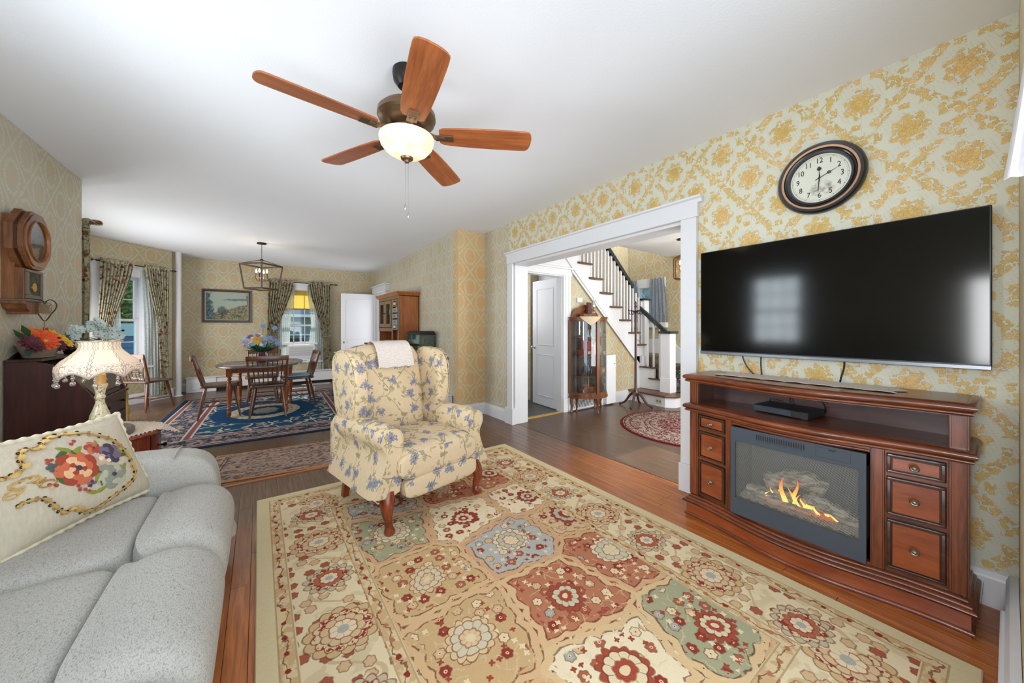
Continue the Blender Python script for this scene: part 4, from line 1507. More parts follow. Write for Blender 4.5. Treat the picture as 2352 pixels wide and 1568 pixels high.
def blob(c, r, ang, asp=.5, n=10, tip=1.0, wav=0.0):
    out = []
    for i in range(n):
        a = 2 * PI * i / n
        x = r * math.cos(a); y = r * asp * math.sin(a) * (1 - tip * .35 * math.cos(a))
        k = 1 + wav * math.sin(a * 5)
        x *= k; y *= k
        X_ = x * math.cos(ang) - y * math.sin(ang); Y_ = x * math.sin(ang) + y * math.cos(ang)
        out.append((c[0] + X_, c[1] + Y_ * AR))
    return out


thr = {k_: plain('thread_' + k_, v_, .85, var=.15, scale=90) for k_, v_ in dict(
    coral=(206, 108, 74), deepcoral=(168, 70, 48), peach=(236, 190, 146), rose=(176, 74, 62), olive=(142, 146, 62), green=(78, 98, 52),
    greygreen=(146, 150, 134), sage=(186, 186, 162), slate=(84, 96, 94), violet=(122, 104, 128), pink=(214, 176, 158), plum=(74, 64, 84), black=(40, 38, 32),
    tangold=(206, 170, 104), gold2=(176, 136, 70), cream=(236, 222, 190)).items()}


def flower(name, c, R_, cols, rot=0, layers=3, pet=6):
    R_ *= 1.14
    root = None
    for L in range(layers):
        rr = R_ * (1 - L * .30)
        for i in range(pet if L < layers - 1 else pet - 1):
            a = rot + L * .5 + 2 * PI * i / pet
            pcn = (c[0] + rr * .55 * math.cos(a), c[1] + rr * .55 * math.sin(a) * AR)
            b = MB()
            patch(b, blob(pcn, rr * .52, a, .82, 12, -.6, .05), .002 + L * .0012 + i * .0001)
            o = b.build('petal' if root else name, thr[cols[(L + (i % 2)) % len(cols)]], root or Pw, world=True)
            if root is None: root = o
    b = MB(); patch(b, blob(c, R_ * .16, 0, 1, 9, 0), .008)
    b.build('flower_centre', thr['plum'], root, world=True)
    return root


def leafset(items, col, name='embroidered_leaf'):
    for (c, r, a) in items:
        b = MB(); patch(b, blob(c, r, a, .38, 12, 1.2), .0018)
        b.build(name, thr[col], Pw, world=True)


leafset([((-.10, .60), .09, 2.4), ((.03, .50), .10, .5), ((.57, .20), .10, -.7), ((.50, -.18), .10, .6), ((.09, -.17), .09, -2.2), ((.08, -.46), .08, .2), ((-.06, -.43), .08, 2.6), ((.30, .52), .07, 1.2)], 'olive')
leafset([((-.16, .52), .09, -2.8), ((-.02, .44), .08, -1.2), ((.60, .10), .08, -.2), ((.14, -.08), .08, 2.8), ((-.32, .02), .08, -1.3), ((-.26, -.06), .05, .3), ((.10, -.30), .07, -1.6), ((.44, -.36), .07, -1.0), ((-.30, .22), .05, 2.9)], 'green')
flower('embroidered_rose', (-.09, .15), .225, ['deepcoral', 'coral', 'peach'], .3, 4, 7)
flower('embroidered_flower', (.30, -.24), .195, ['greygreen', 'sage', 'greygreen'], .1, 3, 6)
flower('embroidered_flower', (.40, .22), .15, ['violet', 'plum', 'violet'], .5, 2, 7)
flower('embroidered_flower', (.30, .16), .11, ['pink', 'pink', 'cream'], 1.1, 2, 5)
flower('embroidered_flower', (.22, .46), .09, ['rose', 'coral', 'rose'], .2, 2, 5)
flower('embroidered_bud', (-.33, .32), .06, ['slate', 'slate', 'greygreen'], .4, 1, 5)
flower('embroidered_bud', (-.32, .45), .045, ['rose', 'rose'], .4, 1, 4)
for c in ((-.42, -.01), (-.18, -.24), (-.10, -.36), (.06, .69)):
    flower('embroidered_bud', c, .05, ['rose', 'pink'], c[0] * 9, 1, 4)
flower('embroidered_bud', (-.02, -.26), .055, ['violet', 'plum'], 0, 1, 5)
fr = [(-.32, .74), (-.19, .86), (-.04, .92), (.24, .85), (.49, .60), (.64, .27), (.69, -.10), (.66, -.48), (.48, -.62), (.18, -.76), (.01, -.84), (-.18, -.80), (-.31, -.58)]
ll = [(-.32, .74), (-.44, .80), (-.54, .66), (-.57, .48), (-.73, .39), (-.80, .42)]
lb_ = [(-.31, -.58), (-.42, -.62), (-.50, -.42), (-.56, -.20), (-.72, -.14), (-.80, -.20)]
for nm, pts in (('gold_scroll_frame', fr), ('gold_scroll', ll), ('gold_scroll', lb_)):
    sp = smoothp(pts, 8, False)
    for off, wd_, col in ((.0025, .017, 'tangold'), (.0060, .0062, 'black'), (.0095, .0026, 'gold2')):
        b = MB()
        b.tube([tuple(psurf(u, v, 1, off)) for u, v in sp], [wd_ * (.75 + .35 * math.sin(i * .9)) for i in range(len(sp))], 6, flat=.3)
        b.build(nm if off < .003 else 'stitch_line', thr[col], Pw, world=True)
    for i in range(3, len(sp) - 2, 3):
        u, v = sp[i]
        for sg in (1, -1):
            cu, cv = u + .030 * sg * (sp[i + 1][1] - v) / .05, v - .045 * sg * (sp[i + 1][0] - u) / .05
            b = MB()
            b.tube([tuple(psurf(cu + .016 * math.cos(t), cv + .022 * math.sin(t), 1, .003)) for t in [k_ * .9 for k_ in range(6)]], .0022, 5)
            b.build('curl', thr['gold2' if i % 2 else 'black'], Pw, world=True)
for i in range(12):
    cu, cv = -.62 + .17 * math.sin(i * 2.3), .14 + .10 * math.cos(i * 1.7)
    b = MB()
    b.tube([tuple(psurf(cu + .045 * math.cos(t) * (1 + t * .1), cv + .05 * math.sin(t), 1, .003)) for t in [i + k_ * .7 for k_ in range(6)]], .0026, 5)
    b.build('curl', thr['tangold' if i % 3 else 'gold2'], Pw, world=True)

# ------------------------------------------------------------------ wing armchair
A = thing('wing_armchair', 'cream floral wingback recliner armchair with blue flowers on the big rug', 'armchair', (.902, 2.556, 0.012), R(12.7))
FL = M['floral']
soft(MB(), (0, -.10, .385), (.60, .56, .20), .32, .28, fn=lambda x, y, z: (x, y, z + .10 * (1 - x * x) * (1 - y * y) * (z > 0))).build('seat_cushion', FL, A)
soft(MB(), (0, -.335, .375), (.62, .12, .19), .6, .25).build('seat_front_roll', FL, A)
soft(MB(), (.02, -.35, .235), (.58, .085, .135), .5, .22, M=TR((.0, 0, 0))).build('footrest_panel', FL, A)
MB().box(-.30, -.28, .19, .30, .34, .32).build('seat_base', FL, A, bevel=.02, seg=2)
# inside back
bp = lambda a: 0.17 + a * 0.20


def backfn(u, v):
    x = (2 * u - 1)
    z = .43 + v * (.685 - .06 * abs(x) ** 3)
    y = .16 + v * .19 - .06 * (1 - x ** 4) * (math.sin(PI * min(1, v * .98 + .02)) ** .5)
    wdt = .30 + .035 * v - .03 * max(0, v - .9) * 10
    return (x * wdt, y, z)


b = MB()
prof_n = 18
rows = []
for iv in range(prof_n + 1):
    v = iv / prof_n
    ring = []
    for j in range(28):
        a = 2 * PI * j / 28
        x = sgp(math.cos(a), .35); yv = sgp(math.sin(a), .55)
        taper = 1.0 if v < .86 else math.sqrt(max(0, 1 - ((v - .86) / .145) ** 2))
        wdt = (.270 + .03 * v) * (1 if v < .9 else (1 - (v - .9) * .9))
        yc = .245 + v * .165
        th = .082 + .02 * math.sin(PI * v)
        z = .40 + .70 * v - .035 * abs(x) ** 3 * v
        ring.append((x * wdt, yc + (yv * th) * max(.12, taper), z))
    rows.append(ring)
vs = [p for r in rows for p in r]
fs = [(i * 28 + j, i * 28 + (j + 1) % 28, (i + 1) * 28 + (j + 1) % 28, (i + 1) * 28 + j) for i in range(prof_n) for j in range(28)]
fs += [tuple(range(28))[::-1], tuple(prof_n * 28 + j for j in range(28))]
b.add(vs, fs, True)
b.build('back_cushion', FL, A)
for sg in (-1, 1):
    # wing: profile in (y,z), lofted in x
    wp = smoothp([(.08, .60), (.035, .74), (.05, .93), (.12, 1.035), (.22, 1.062), (.34, 1.06), (.42, .98), (.40, .75), (.34, .58), (.18, .565)], 3)
    bw_ = MB()
    loft(bw_, wp, .280, .392, p=5, n=14, endk=.55)
    bw_.v = [(sg * (y + .02 * (z - .6)), x, z) for (x, y, z) in bw_.v]
    bw_.build('wing', FL, A)
    # welt along the wing
    MB().tube([(sg * (.390 + .02 * (z - .6)), y, z) for y, z in smoothp([(.09, .60), (.045, .74), (.06, .93), (.13, 1.03), (.22, 1.055), (.34, 1.05)], 4, False)], .0032, 6).build('welt', FL, A)
    # arm: rolled top and flaring side
    b = MB()
    sec = smoothp([(.262, .21), (.272, .42), (.262, .52), (.262, .585), (.295, .626), (.345, .634), (.392, .608), (.410, .565), (.400, .52), (.374, .47), (.380, .40), (.405, .32), (.428, .25), (.43, .205)], 3)
    n_ = 16
    k = len(sec)
    vs, fs = [], []
    for i in range(n_ + 1):
        u = i / n_
        y = -.345 + u * .70
        s_ = 1.0 if i > 1 else (.90, .975)[i]
        zz = -.018 * u
        for (x, z) in sec:
            fl_ = (1 - u) * .018 * max(0, (.42 - z) / .2)
            vs.append((sg * (.34 + (x - .34) * s_ + fl_), y + (0 if i else -.0), .42 + (z - .42) * (1 if i > 1 else s_) + zz * (z > .4)))
    for i in range(n_):
        for j in range(k):
            fs.append((i * k + j, i * k + (j + 1) % k, (i + 1) * k + (j + 1) % k, (i + 1) * k + j))
    fs.append(tuple(range(k))); fs.append(tuple(n_ * k + j for j in range(k)))
    b.add(vs, fs, True)
    b.build('armrest', FL, A)
    MB().tube([(sg * (.34 + (x - .34) * .915 + .018 * max(0, (.42 - z) / .2)), -.3455, .42 + (z - .42) * .915) for x, z in sec[3:-2]], .0036, 6).build('welt', FL, A)
    MB().tube([(sg * .425, -.345, .205), (sg * .425, -.2, .222), (sg * .42, -.02, .205), (sg * .415, .15, .235), (sg * .41, .34, .225)], .005, 6).build('welt', FL, A)
    # front cabriole leg
    b = MB()
    pts = [(sg * .345, -.30, .235), (sg * .355, -.315, .19), (sg * .365, -.335, .15), (sg * .362, -.335, .11), (sg * .352, -.325, .07), (sg * .350, -.328, .035), (sg * .354, -.345, .014), (sg * .354, -.348, .0)]
    b.tube(pts, [.050, .046, .038, .030, .023, .024, .034, .028], 14)
    b.build('leg', M['legwood'], A)
    b = MB().add([(sg * .325 + q * .022, .28 + w_ * .022 + t * .06, .23 - t * .23) for t in (0, 1) for q, w_ in ((-1, -1), (1, -1), (1, 1), (-1, 1))], [(0, 1, 2, 3), (4, 7, 6, 5)] + [(i, (i + 1) % 4, 4 + (i + 1) % 4, 4 + i) for i in range(4)])
    b.build('leg', M['legwood'], A, bevel=.004)
MB().box(-.41, .30, .20, .41, .40, .56).build('back_panel', FL, A, bevel=.03, seg=3)
# crocheted antimacassar
lw = thing('antimacassar', 'white crocheted lace cloth draped over the top of the armchair', 'lace cloth', (.902, 2.556, 0.012), R(12.7))
b = MB()


def anti(u, v):
    x = -.115 + u * .30 + (.03 * (v - .5))
    prof = smoothp([(.222, .925), (.248, .99), (.275, 1.045), (.31, 1.092), (.36, 1.118), (.42, 1.120), (.465, 1.09), (.485, 1.04)], 5, False)
    t = v * (len(prof) - 1); i = min(int(t), len(prof) - 2); f = t - i
    y = prof[i][0] * (1 - f) + prof[i + 1][0] * f; z = prof[i][1] * (1 - f) + prof[i + 1][1] * f
    return (x + .02 * math.sin(v * 9) * .1, y - .012, z + .004 * math.sin(u * 20) * (v < .1) - (.035 * u if v < .02 else 0) * 0)


b.grid(anti, 22, 24, th=.004)
b.build('lace_panel', M['lace_white'], lw)

# ------------------------------------------------------------------ television
tv = thing('television', 'large flat black television on the wallpapered wall above the fireplace console', 'television', (WX, 0.672, 1.415), R(-90))
MB().box(-.627, -.060, -.357, .627, -.02, .362).build('housing', plain('dark_gunmetal', (52, 54, 58), .35, .7), tv, bevel=.003)
g = G('television_screen_glass')
M['screen'] = g.out(C(7, 7, 8), .10, spec=.3)
MB().box(-.621, -.0622, -.338, .621, -.0595, .357).build('screen', M['screen'], tv)
MB().box(-.627, -.066, -.362, .627, -.058, -.343).build('lower_bezel', plain('brushed_steel_bezel', (120, 124, 130), .3, .8), tv, bevel=.002)
xf(text_mesh('Hisense', .016), TR((-.02, -.0665, -.352))).build('brand_lettering', M['chrome'], tv)
MB().box(-.2, -.02, -.15, .2, -.0, .15).build('wall_bracket', M['black'], tv)
for nm, lb, pts in (('power_cable', 'black cable slanting down from the television near its hall end', [(2.63, 1.045, 1.08), (2.63, 1.02, 1.0), (2.64, .985, .945), (2.64, .965, .93)]),
                    ('signal_cable', 'black cable hanging straight down beside the slanting television cable', [(2.635, .93, 1.08), (2.637, .932, 1.0), (2.64, .928, .93)]),
                    ('antenna_cable', 'black cable below the middle of the television', [(2.63, .53, 1.08), (2.635, .532, 1.02), (2.636, .545, .96), (2.64, .55, .93)])):
    MBp = MB().tube(smoothp(pts, 4, False), .0042, 8)
    o = MBp.build(nm, M['blackp'], None)
    tag(o, lb, 'cable')

# ------------------------------------------------------------------ round wall clock
ck = thing('round_wall_clock', 'round black and bronze clock with arabic numerals above the television', 'clock', (WX, .640, 2.105), R(-90))
prof = [(.136, .020), (.140, .034), (.150, .036), (.152, .030), (.160, .034), (.166, .030), (.170, .036), (.190, .040), (.200, .030), (.203, .012), (.200, 0.0), (.136, 0.0), (.136, .020)]
ROT = Matrix.Rotation(R(90), 4, 'X')
MB().lathe([(r * 1, z) for r, z in prof], n=72, M=ROT).build('rim', plain('black_lacquer', (22, 24, 30), .3, coat=.5), ck)
MB().lathe([(.1665, .030), (.1665, .0375), (.1765, .0395), (.178, .036), (.1665, .030)], n=72, M=ROT).build('bronze_ring', plain('copper_bronze', (190, 146, 112), .4, .4), ck)
g = G('aged_cream_dial')
ob = g.co('Object')
x, y, z = g.sep(ob)
n = g.noise(g.wob(ob, 12, .03), 26, 4)
blot = g.sm(g.ln((x - .012) * 1.15, (z + .062) * 1.5) + (n - .5) * .10, .075, .045)
col = g.mix(g.noise(ob, 8, 2), C(222, 222, 208), C(206, 210, 196))
col = g.mix(blot * g.sm(n, .35, .6) * .8, col, C(112, 100, 98))
rr_ = g.ln(x, z)
col = g.mix(g.sm(g.ab(rr_ - .128), .0012, .0006), col, C(150, 136, 100))
col = g.mix(g.sm(g.ab(rr_ - .1215), .0008, .0004), col, C(170, 156, 120))
M['dial'] = g.out(col, .4)
MB().lathe([(0, .020), (.141, .020), (.141, .010), (0, .010)], n=64, M=ROT).build('dial', M['dial'], ck)
ink = plain('clock_ink', (44, 40, 38), .6)
for h_ in range(1, 13):
    a = R(90 - 30 * h_)
    xf(text_mesh(str(h_), .043, .0008), TR((.100 * math.cos(a), -.0212, .100 * math.sin(a))), (.78, 1, 1)).build('numeral', ink, ck)
    MB().box(-.001, -.0208, .1215, .001, -.0202, .128, M=Matrix.Rotation(R(30 * h_), 4, 'Y')).build('hour_tick', ink, ck)
xf(text_mesh('K', .018), TR((-.002, -.0212, .062))).build('dial_mark', ink, ck)


def hand(a, L, dot, w_):
    Mh = Matrix.Rotation(R(a), 4, 'Y')
    b = MB().prism([(-w_, -.02), (w_, -.02), (w_ * .8, L * .6), (0, L), (-w_ * .8, L * .6)], -.0255, -.0245, 'y', M=Mh)
    o = b.build('clock_hand', ink, ck)
    return o


hand(66, .098, 0, .0018); hand(184, .092, 0, .0022)
h = hand(0, .050, 0, .0018)
MB().lathe([(.004, -.0245), (.0085, -.0245), (.0085, -.0262), (.004, -.0262), (.004, -.0245)], n=16, M=TR((0, 0, .0)) @ Matrix.Rotation(R(66), 4, 'Y') @ TR((0, 0, .048)) @ Matrix.Rotation(R(-90), 4, 'X')).build('hand_ring', ink, ck)
MB().lathe([(.0, .0243), (.010, .0243), (.010, .0262), (0, .0262)], c=(0, 0, 0), n=18, M=TR((0, 0, .052)) @ ROT).build('hand_disc', ink, ck)
MB().lathe([(.0, .0243), (.006, .0243), (.005, .028), (0, .028)], n=16, M=ROT).build('hub', ink, ck)

# ------------------------------------------------------------------ fireplace television console
fc = thing('fireplace_console', 'cherry media console with electric fireplace and six drawers under the television', 'cabinet', (2.45, .668, 0))
CY = .668


def bow(y, off=0.0, half=.6):
    s = (y - CY) / half
    s = max(-1, min(1, s))
    return 2.318 - .085 * (.5 + .5 * math.cos(PI * s)) - off


def bpath(off=0.0, half=.6, back=2.640, n=36):
    """plan path: near back corner -> front -> far back corner (outward is to the left)"""
    p = [(back, CY - half), (bow(CY - half, off), CY - half)]
    p += [(bow(CY - half + 2 * half * i / n, off, half), CY - half + 2 * half * i / n) for i in range(1, n)]
    p += [(bow(CY + half, off), CY + half), (back, CY + half)]
    return p


CH, CHV = M['cherry'], M['cherry_v']
mold = lambda z0, z1, d: [(0, z0)] + [(d * math.cos(a), (z0 + z1) / 2 + (z1 - z0) / 2 * math.sin(a)) for a in [R(-90 + 20 * i) for i in range(10)]] + [(0, z1)]
# plinth
MB().sweep(bpath(0, .575), [(-.02, 0), (.004, 0), (.004, .095), (-.02, .095)], smooth=True).build('plinth', M['cherry_face'], fc, world=True)
MB().sweep(bpath(0, .575), mold(.004, .028, .014)).build('base_bead', CH, fc, world=True)
MB().sweep(bpath(0, .575), mold(.088, .112, .020)).build('base_moulding', CH, fc, world=True)
MB().sweep(bpath(-.012, .565), mold(.106, .126, .018)).build('base_moulding', CH, fc, world=True)
MB().sweep(bpath(-.022, .558), mold(.122, .140, .014)).build('base_moulding', CH, fc, world=True)
MB().sweep(bpath(0, .575), [(.0245, .098), (.0255, .098), (.0255, .101), (.0245, .101)]).build('dark_line', M['cherry_dark'], fc, world=True)
MB().prism(bpath(-.02, .55), .09, .138).build('bottom_deck', CH, fc, world=True)
# top and shelf slabs with bull-nosed moulded edges
for z0, z1, nm in ((.690, .742, 'shelf'), (.882, .934, 'top')):
    MB().prism(bpath(-.008, .568), z1 - .022, z1).build(nm, M['cherry'], fc, world=True, bevel=.002)
    MB().sweep(bpath(-.008, .568), mold(z0 + .016, z1 - .0005, .030)).build(nm + '_edge', CH, fc, world=True)
    MB().sweep(bpath(-.008, .568), mold(z0, z0 + .020, .020)).build(nm + '_under_moulding', CH, fc, world=True)
    MB().prism(bpath(-.02, .556), z0 - .006, z0 + .012).build(nm + '_panel', CH, fc, world=True)
# carcass
for sg in (-1, 1):
    y = CY + sg * .556
    MB().box(2.36, min(y, y - sg * .018), .13, 2.635, max(y, y - sg * .018), .70).box(2.36, min(y, y - sg * .018), .735, 2.635, max(y, y - sg * .018), .885).build('side_panel', M['mahogany'], fc, world=True)
MB().box(2.625, CY - .55, .13, 2.64, CY + .55, .70).build('back_board', M['cherry_dark'], fc, world=True)
MB().box(2.600, CY - .55, .735, 2.615, CY + .55, .885).build('niche_back', wood('dark_niche_veneer', (50, 30, 30), (84, 52, 46), 'y', .35), fc, world=True)


def curved(y0, y1, z0, z1, off, th, n=8, half=.6):
    pl_ = [(bow(y0 + (y1 - y0) * i / n, off, half), y0 + (y1 - y0) * i / n) for i in range(n + 1)]
    pb = [(x + th, y) for x, y in pl_][::-1]
    return MB().prism(pl_ + pb, z0, z1)


OFF = -.030
# columns (outer and inner)
for sg in (-1, 1):
    for s0, s1, zz in ((.520, .575, (.138, .692)), (.292, .338, (.138, .692)), (.520, .575, (.740, .884))):
        ya, yb = sorted((CY + sg * s0, CY + sg * s1))
        b = curved(ya, yb, zz[0], zz[1], OFF, .03, 3)
        c_ = b.build('column', CHV, fc, world=True, bevel=.002)
        for f_ in (.14, .86):
            yy = ya + (yb - ya) * f_
            curved(yy - .0012, yy + .0012, zz[0] + .004, zz[1] - .004, OFF + .0006, .002, 1).build('flute', M['cherry_dark'], c_, world=True)
            yy = ya + (yb - ya) * (f_ * .84 + .08)
            curved(yy - .0025, yy + .0025, zz[0] + .004, zz[1] - .004, OFF + .002, .004, 1).build('reed', CHV, c_, world=True)
    # drawer field
    ya, yb = sorted((CY + sg * .338, CY + sg * .520))
    curved(ya, yb, .138, .692, OFF - .012, .01).build('drawer_frame', CH, fc, world=True)
    for z0, z1 in ((.585, .672), (.395, .568), (.155, .378)):
        a0, a1 = ya + .006, yb - .006
        d_ = curved(a0, a1, z0, z1, OFF - .002, .012).build('drawer', M['cherry_dark'], fc, world=True, bevel=.002)
        t = .013
        for q in ((a0 + .002, a1 - .002, z0 + .002, z0 + t), (a0 + .002, a1 - .002, z1 - t, z1 - .002), (a0 + .002, a0 + t, z0 + t, z1 - t), (a1 - t, a1 - .002, z0 + t, z1 - t)):
            curved(q[0], q[1], q[2], q[3], OFF + .005, .007, 6).build('drawer_moulding', M['cherry_v'] if False else wood('antiqued_edge', (40, 24, 20), (92, 48, 30), 'y', .28, coat=.4) if 'antiqued_edge' not in bpy.data.materials else bpy.data.materials['antiqued_edge'], d_, world=True, bevel=.003, seg=2)
        curved(a0 + t + .004, a1 - t - .004, z0 + t + .004, z1 - t - .004, OFF + .002, .008).build('drawer_panel', M['cherry_face'], d_, world=True, bevel=.002)
        yc, zc = (a0 + a1) / 2, (z0 + z1) / 2
        xk = bow(yc, OFF)
        kb = MB().lathe([(.004, 0), (.005, .012), (.013, .018), (.0145, .022), (.011, .0255), (.008, .0245), (.005, .027), (0, .0275)], n=20, M=TR((xk - .002, yc, zc)) @ Matrix.Rotation(R(-90), 4, 'Y'), sx=.9, sy=1.1)
        kb.build('drawer_knob', M['pewter'], d_, world=True)
# rail above firebox
curved(CY - .292, CY + .292, .663, .692, OFF + .004, .02).build('fire_rail', CH, fc, world=True)
MB().sweep([(bow(CY - .29 + .58 * i / 20, OFF + .004), CY - .29 + .58 * i / 20) for i in range(21)], mold(.664, .678, .008)).build('rail_bead', CH, fc, world=True)
curved(CY - .292, CY + .292, .138, .154, OFF, .03).build('fire_sill', CH, fc, world=True)
# electric fireplace insert (flat face)
XF = 2.262
fk = thing('electric_fireplace', 'black electric fireplace with glowing logs set in the console', 'fireplace', (XF, CY, .155))
FB = plain('charcoal_powder_coat', (62, 70, 80), .4, var=.08)
b = MB().box(XF, CY - .286, .156, XF + .02, CY + .286, .252).box(XF, CY - .286, .580, XF + .02, CY + .286, .660).box(XF, CY - .286, .252, XF + .02, CY - .262, .580).box(XF, CY + .262, .252, XF + .02, CY + .286, .580)
b.build('surround', FB, fk, world=True)
for i in range(21):
    y = CY + .152 - i * .0105
    MB().box(XF - .0008, y - .0028, .616, XF + .004, y + .0028, .642).build('vent_slot', M['blackp'], fk, world=True)
    if i % 1 == 0:
        MB().box(XF - .003, y - .0022, .606, XF, y + .0022, .614).build('vent_fin', FB, fk, world=True)
MB().box(XF - .002, CY - .235, .60, XF + .002, CY - .105, .648).build('control_flap', FB, fk, world=True, bevel=.001)
MB().box(XF - .003, CY - .18, .640, XF + .002, CY - .155, .645).build('flap_catch', M['blackp'], fk, world=True)
b = MB().box(XF + .25, CY - .28, .16, XF + .26, CY + .28, .60).box(XF + .02, CY - .28, .16, XF + .26, CY - .27, .60).box(XF + .02, CY + .27, .16, XF + .26, CY + .28, .60).box(XF + .02, CY - .28, .59, XF + .26, CY + .28, .60).box(XF + .02, CY - .28, .16, XF + .26, CY + .28, .245)
b.build('firebox', plain('firebox_grey', (66, 68, 71), .7), fk, world=True)
# pierced screen: woven wire, hundreds of strands joined
b = MB()
for k in range(-60, 110):
    for sg in (1, -1):
        y0 = k * .0078
        lo = max(0, (0 - y0) if sg > 0 else (y0 - .524)); hi = min(.328, (.524 - y0) if sg > 0 else y0)
        if hi > lo:
            ya, yb = y0 + sg * lo, y0 + sg * hi
            w_ = .0007
            za, zb = .252 + lo, .252 + hi
            yy0, yy1 = CY - .262 + ya, CY - .262 + yb
            b.add([(XF + .012 + .0004 * sg, yy0 - w_, za), (XF + .012 + .0004 * sg, yy0 + w_, za), (XF + .012 + .0004 * sg, yy1 + w_, zb), (XF + .012 + .0004 * sg, yy1 - w_, zb)], [(0, 1, 2, 3)])
tag(b.build('wire_screen', plain('grey_wire', (160, 162, 156), .5, .3), fk, world=True), kind='stuff')
MB().box(XF + .008, CY - .262, .252, XF + .016, CY + .262, .256).build('screen_trim', M['pewter'], fk, world=True)
# logs, ember bed, flames
logm = G('driftwood_log')
n = logm.noise(logm.sc(logm.co('Object'), (20, 6, 20)), 3, 4)
M['log'] = logm.out(logm.mix(logm.sm(n, .35, .65), C(96, 84, 70), C(176, 164, 144)), .9)
for pts, rr in (([(.10, .24, .275), (.10, .12, .29), (.11, .02, .30)], .032), ([(.10, -.25, .275), (.09, -.14, .315), (.08, -.05, .345)], .034),
                ([(.17, .16, .33), (.17, 0, .40), (.18, -.10, .37)], .05), ([(.07, .20, .262), (.06, .05, .268), (.07, -.08, .265)], .020), ([(.14, -.02, .29), (.13, -.12, .30), (.12, -.20, .285)], .04)):
    sp = smoothp([(XF + .02 + x, CY + y, z) for x, y, z in pts], 6, False)
    MB().tube(sp, [rr * (1 + .14 * math.sin(i * 1.9)) for i in range(len(sp))], 12).build('log', M['log'], fk, world=True)
MB().grid(lambda u, v: (XF + .03 + v * .2, CY - .26 + u * .52, .246 + .012 * abs(math.sin(u * 37 + v * 11)) + .03 * v), 60, 10).build('ash_bed', plain('pale_ash', (140, 130, 114), .95, var=.4, scale=60), fk, world=True)
MB().grid(lambda u, v: (XF + .05 + v * .11, CY - .16 + u * .30, .268 + .010 * abs(math.sin(u * 41 + v * 17))), 40, 8).build('ember_bed', emit('ember_glow', (200, 88, 26), .5), fk, world=True)
g = G('flame')
o_ = g.co('Object')
_, _, zz = g.sep(o_)
gc = g.ramp(g.sm(zz + (g.noise(o_, 40, 2) - .5) * .06, .10, .26), [(0, (255, 226, 120)), (.45, (252, 176, 50)), (1, (196, 84, 18))])
M['flame'] = g.out(gc, .8, emit=gc, es=1.05)
for y, h_, w_ in ((.085, .12, .017), (.055, .16, .020), (.030, .10, .012), (.008, .155, .017), (-.03, .06, .018), (-.062, .11, .020), (-.085, .06, .014), (-.135, .08, .014), (.108, .07, .014), (-.155, .045, .012), (-.012, .08, .012), (.07, .07, .015), (-.045, .05, .012), (.13, .045, .01)):
    ph = y * 90
    prof = [(w_ * (1 - (i / 10) ** 1.5) * (1 if i else .6), i / 10) for i in range(11)]
    vs, fs = [], []
    for i, (r, t) in enumerate(prof):
        for j in range(8):
            a = 2 * PI * j / 8
            vs.append((XF + .10 + .012 * math.sin(ph) + r * .35 * math.cos(a), CY + y + .012 * math.sin(t * 5 + ph) + r * .75 * math.sin(a), .270 + t * h_))
    for i in range(10):
        for j in range(8): fs.append((i * 8 + j, i * 8 + (j + 1) % 8, (i + 1) * 8 + (j + 1) % 8, (i + 1) * 8 + j))
    MB().add(vs, fs, True).build('flame', M['flame'], fk, world=True)
# lace runner on the console
lr = thing('lace_runner', 'ivory lace table runner along the top of the fireplace console', 'table runner', (2.5, .70, .935))


def runner(u, v):
    y = .30 + u * .80
    edge = .010 * abs(math.sin(u * 40)) * (1 if v > .9 or v < .1 else 0)
    en = .02 * math.sin(v * 9)
    x = bow(.668, -.03) + .14 + v * .205 + (edge if v > .5 else -edge) * (1 if v < .1 else -1) * 0
    if v < .02: x -= edge
    return (x, y + (en if u < .02 or u > .98 else 0), .9365 + .0035 * abs(math.sin(u * 23 + v * 4)) * (1 if v < .12 else .3))


MB().grid(runner, 90, 12, th=.0015).build('lace_strip', M['lace_white'], lr, world=True)
# disc player on the shelf
dv = thing('disc_player', 'slim black disc player on the middle shelf of the console', 'disc player', (2.49, .745, .742), R(-97))
MB().box(-.135, -.095, .005, .135, .095, .042).build('case', plain('matte_graphite', (36, 44, 52), .45), dv, bevel=.002)
MB().box(-.135, -.0965, .008, .055, -.094, .036).build('tray_front', plain('graphite_front', (52, 60, 68), .4), dv)
MB().box(.055, -.0972, .006, .135, -.094, .040).build('button_panel', M['blackp'], dv)
for xx in (.075, .115): MB().lathe([(0, 0), (.0018, 0), (.0018, .001), (0, .001)], n=8, M=TR((xx, -.0972, .030)) @ ROT).build('button', M['chrome'], dv)
xf(text_mesh('SONY', .011), TR((-.108, -.0968, .028))).build('brand_lettering', M['chrome'], dv)
for sx in (-.11, .11): MB().box(sx - .012, -.08, 0, sx + .012, -.06, .006).build('foot', M['blackp'], dv)
b = MB().tube(smoothp([(2.585, .74, .765), (2.575, .76, .82), (2.57, .70, .855), (2.57, .63, .845), (2.575, .60, .80), (2.59, .60, .76)], 5, False), .0035, 7)
tag(b.build('looped_cable', M['blackp'], None), 'black cable looping up behind the disc player', 'cable')
b = MB().tube(smoothp([(2.585, .78, .765), (2.57, .83, .80), (2.57, .86, .795), (2.58, .85, .765), (2.585, .80, .75)], 5, False), .003, 7)
tag(b.build('short_cable', M['blackp'], None), 'small loop of thin black cable at the back corner of the disc player', 'cable')

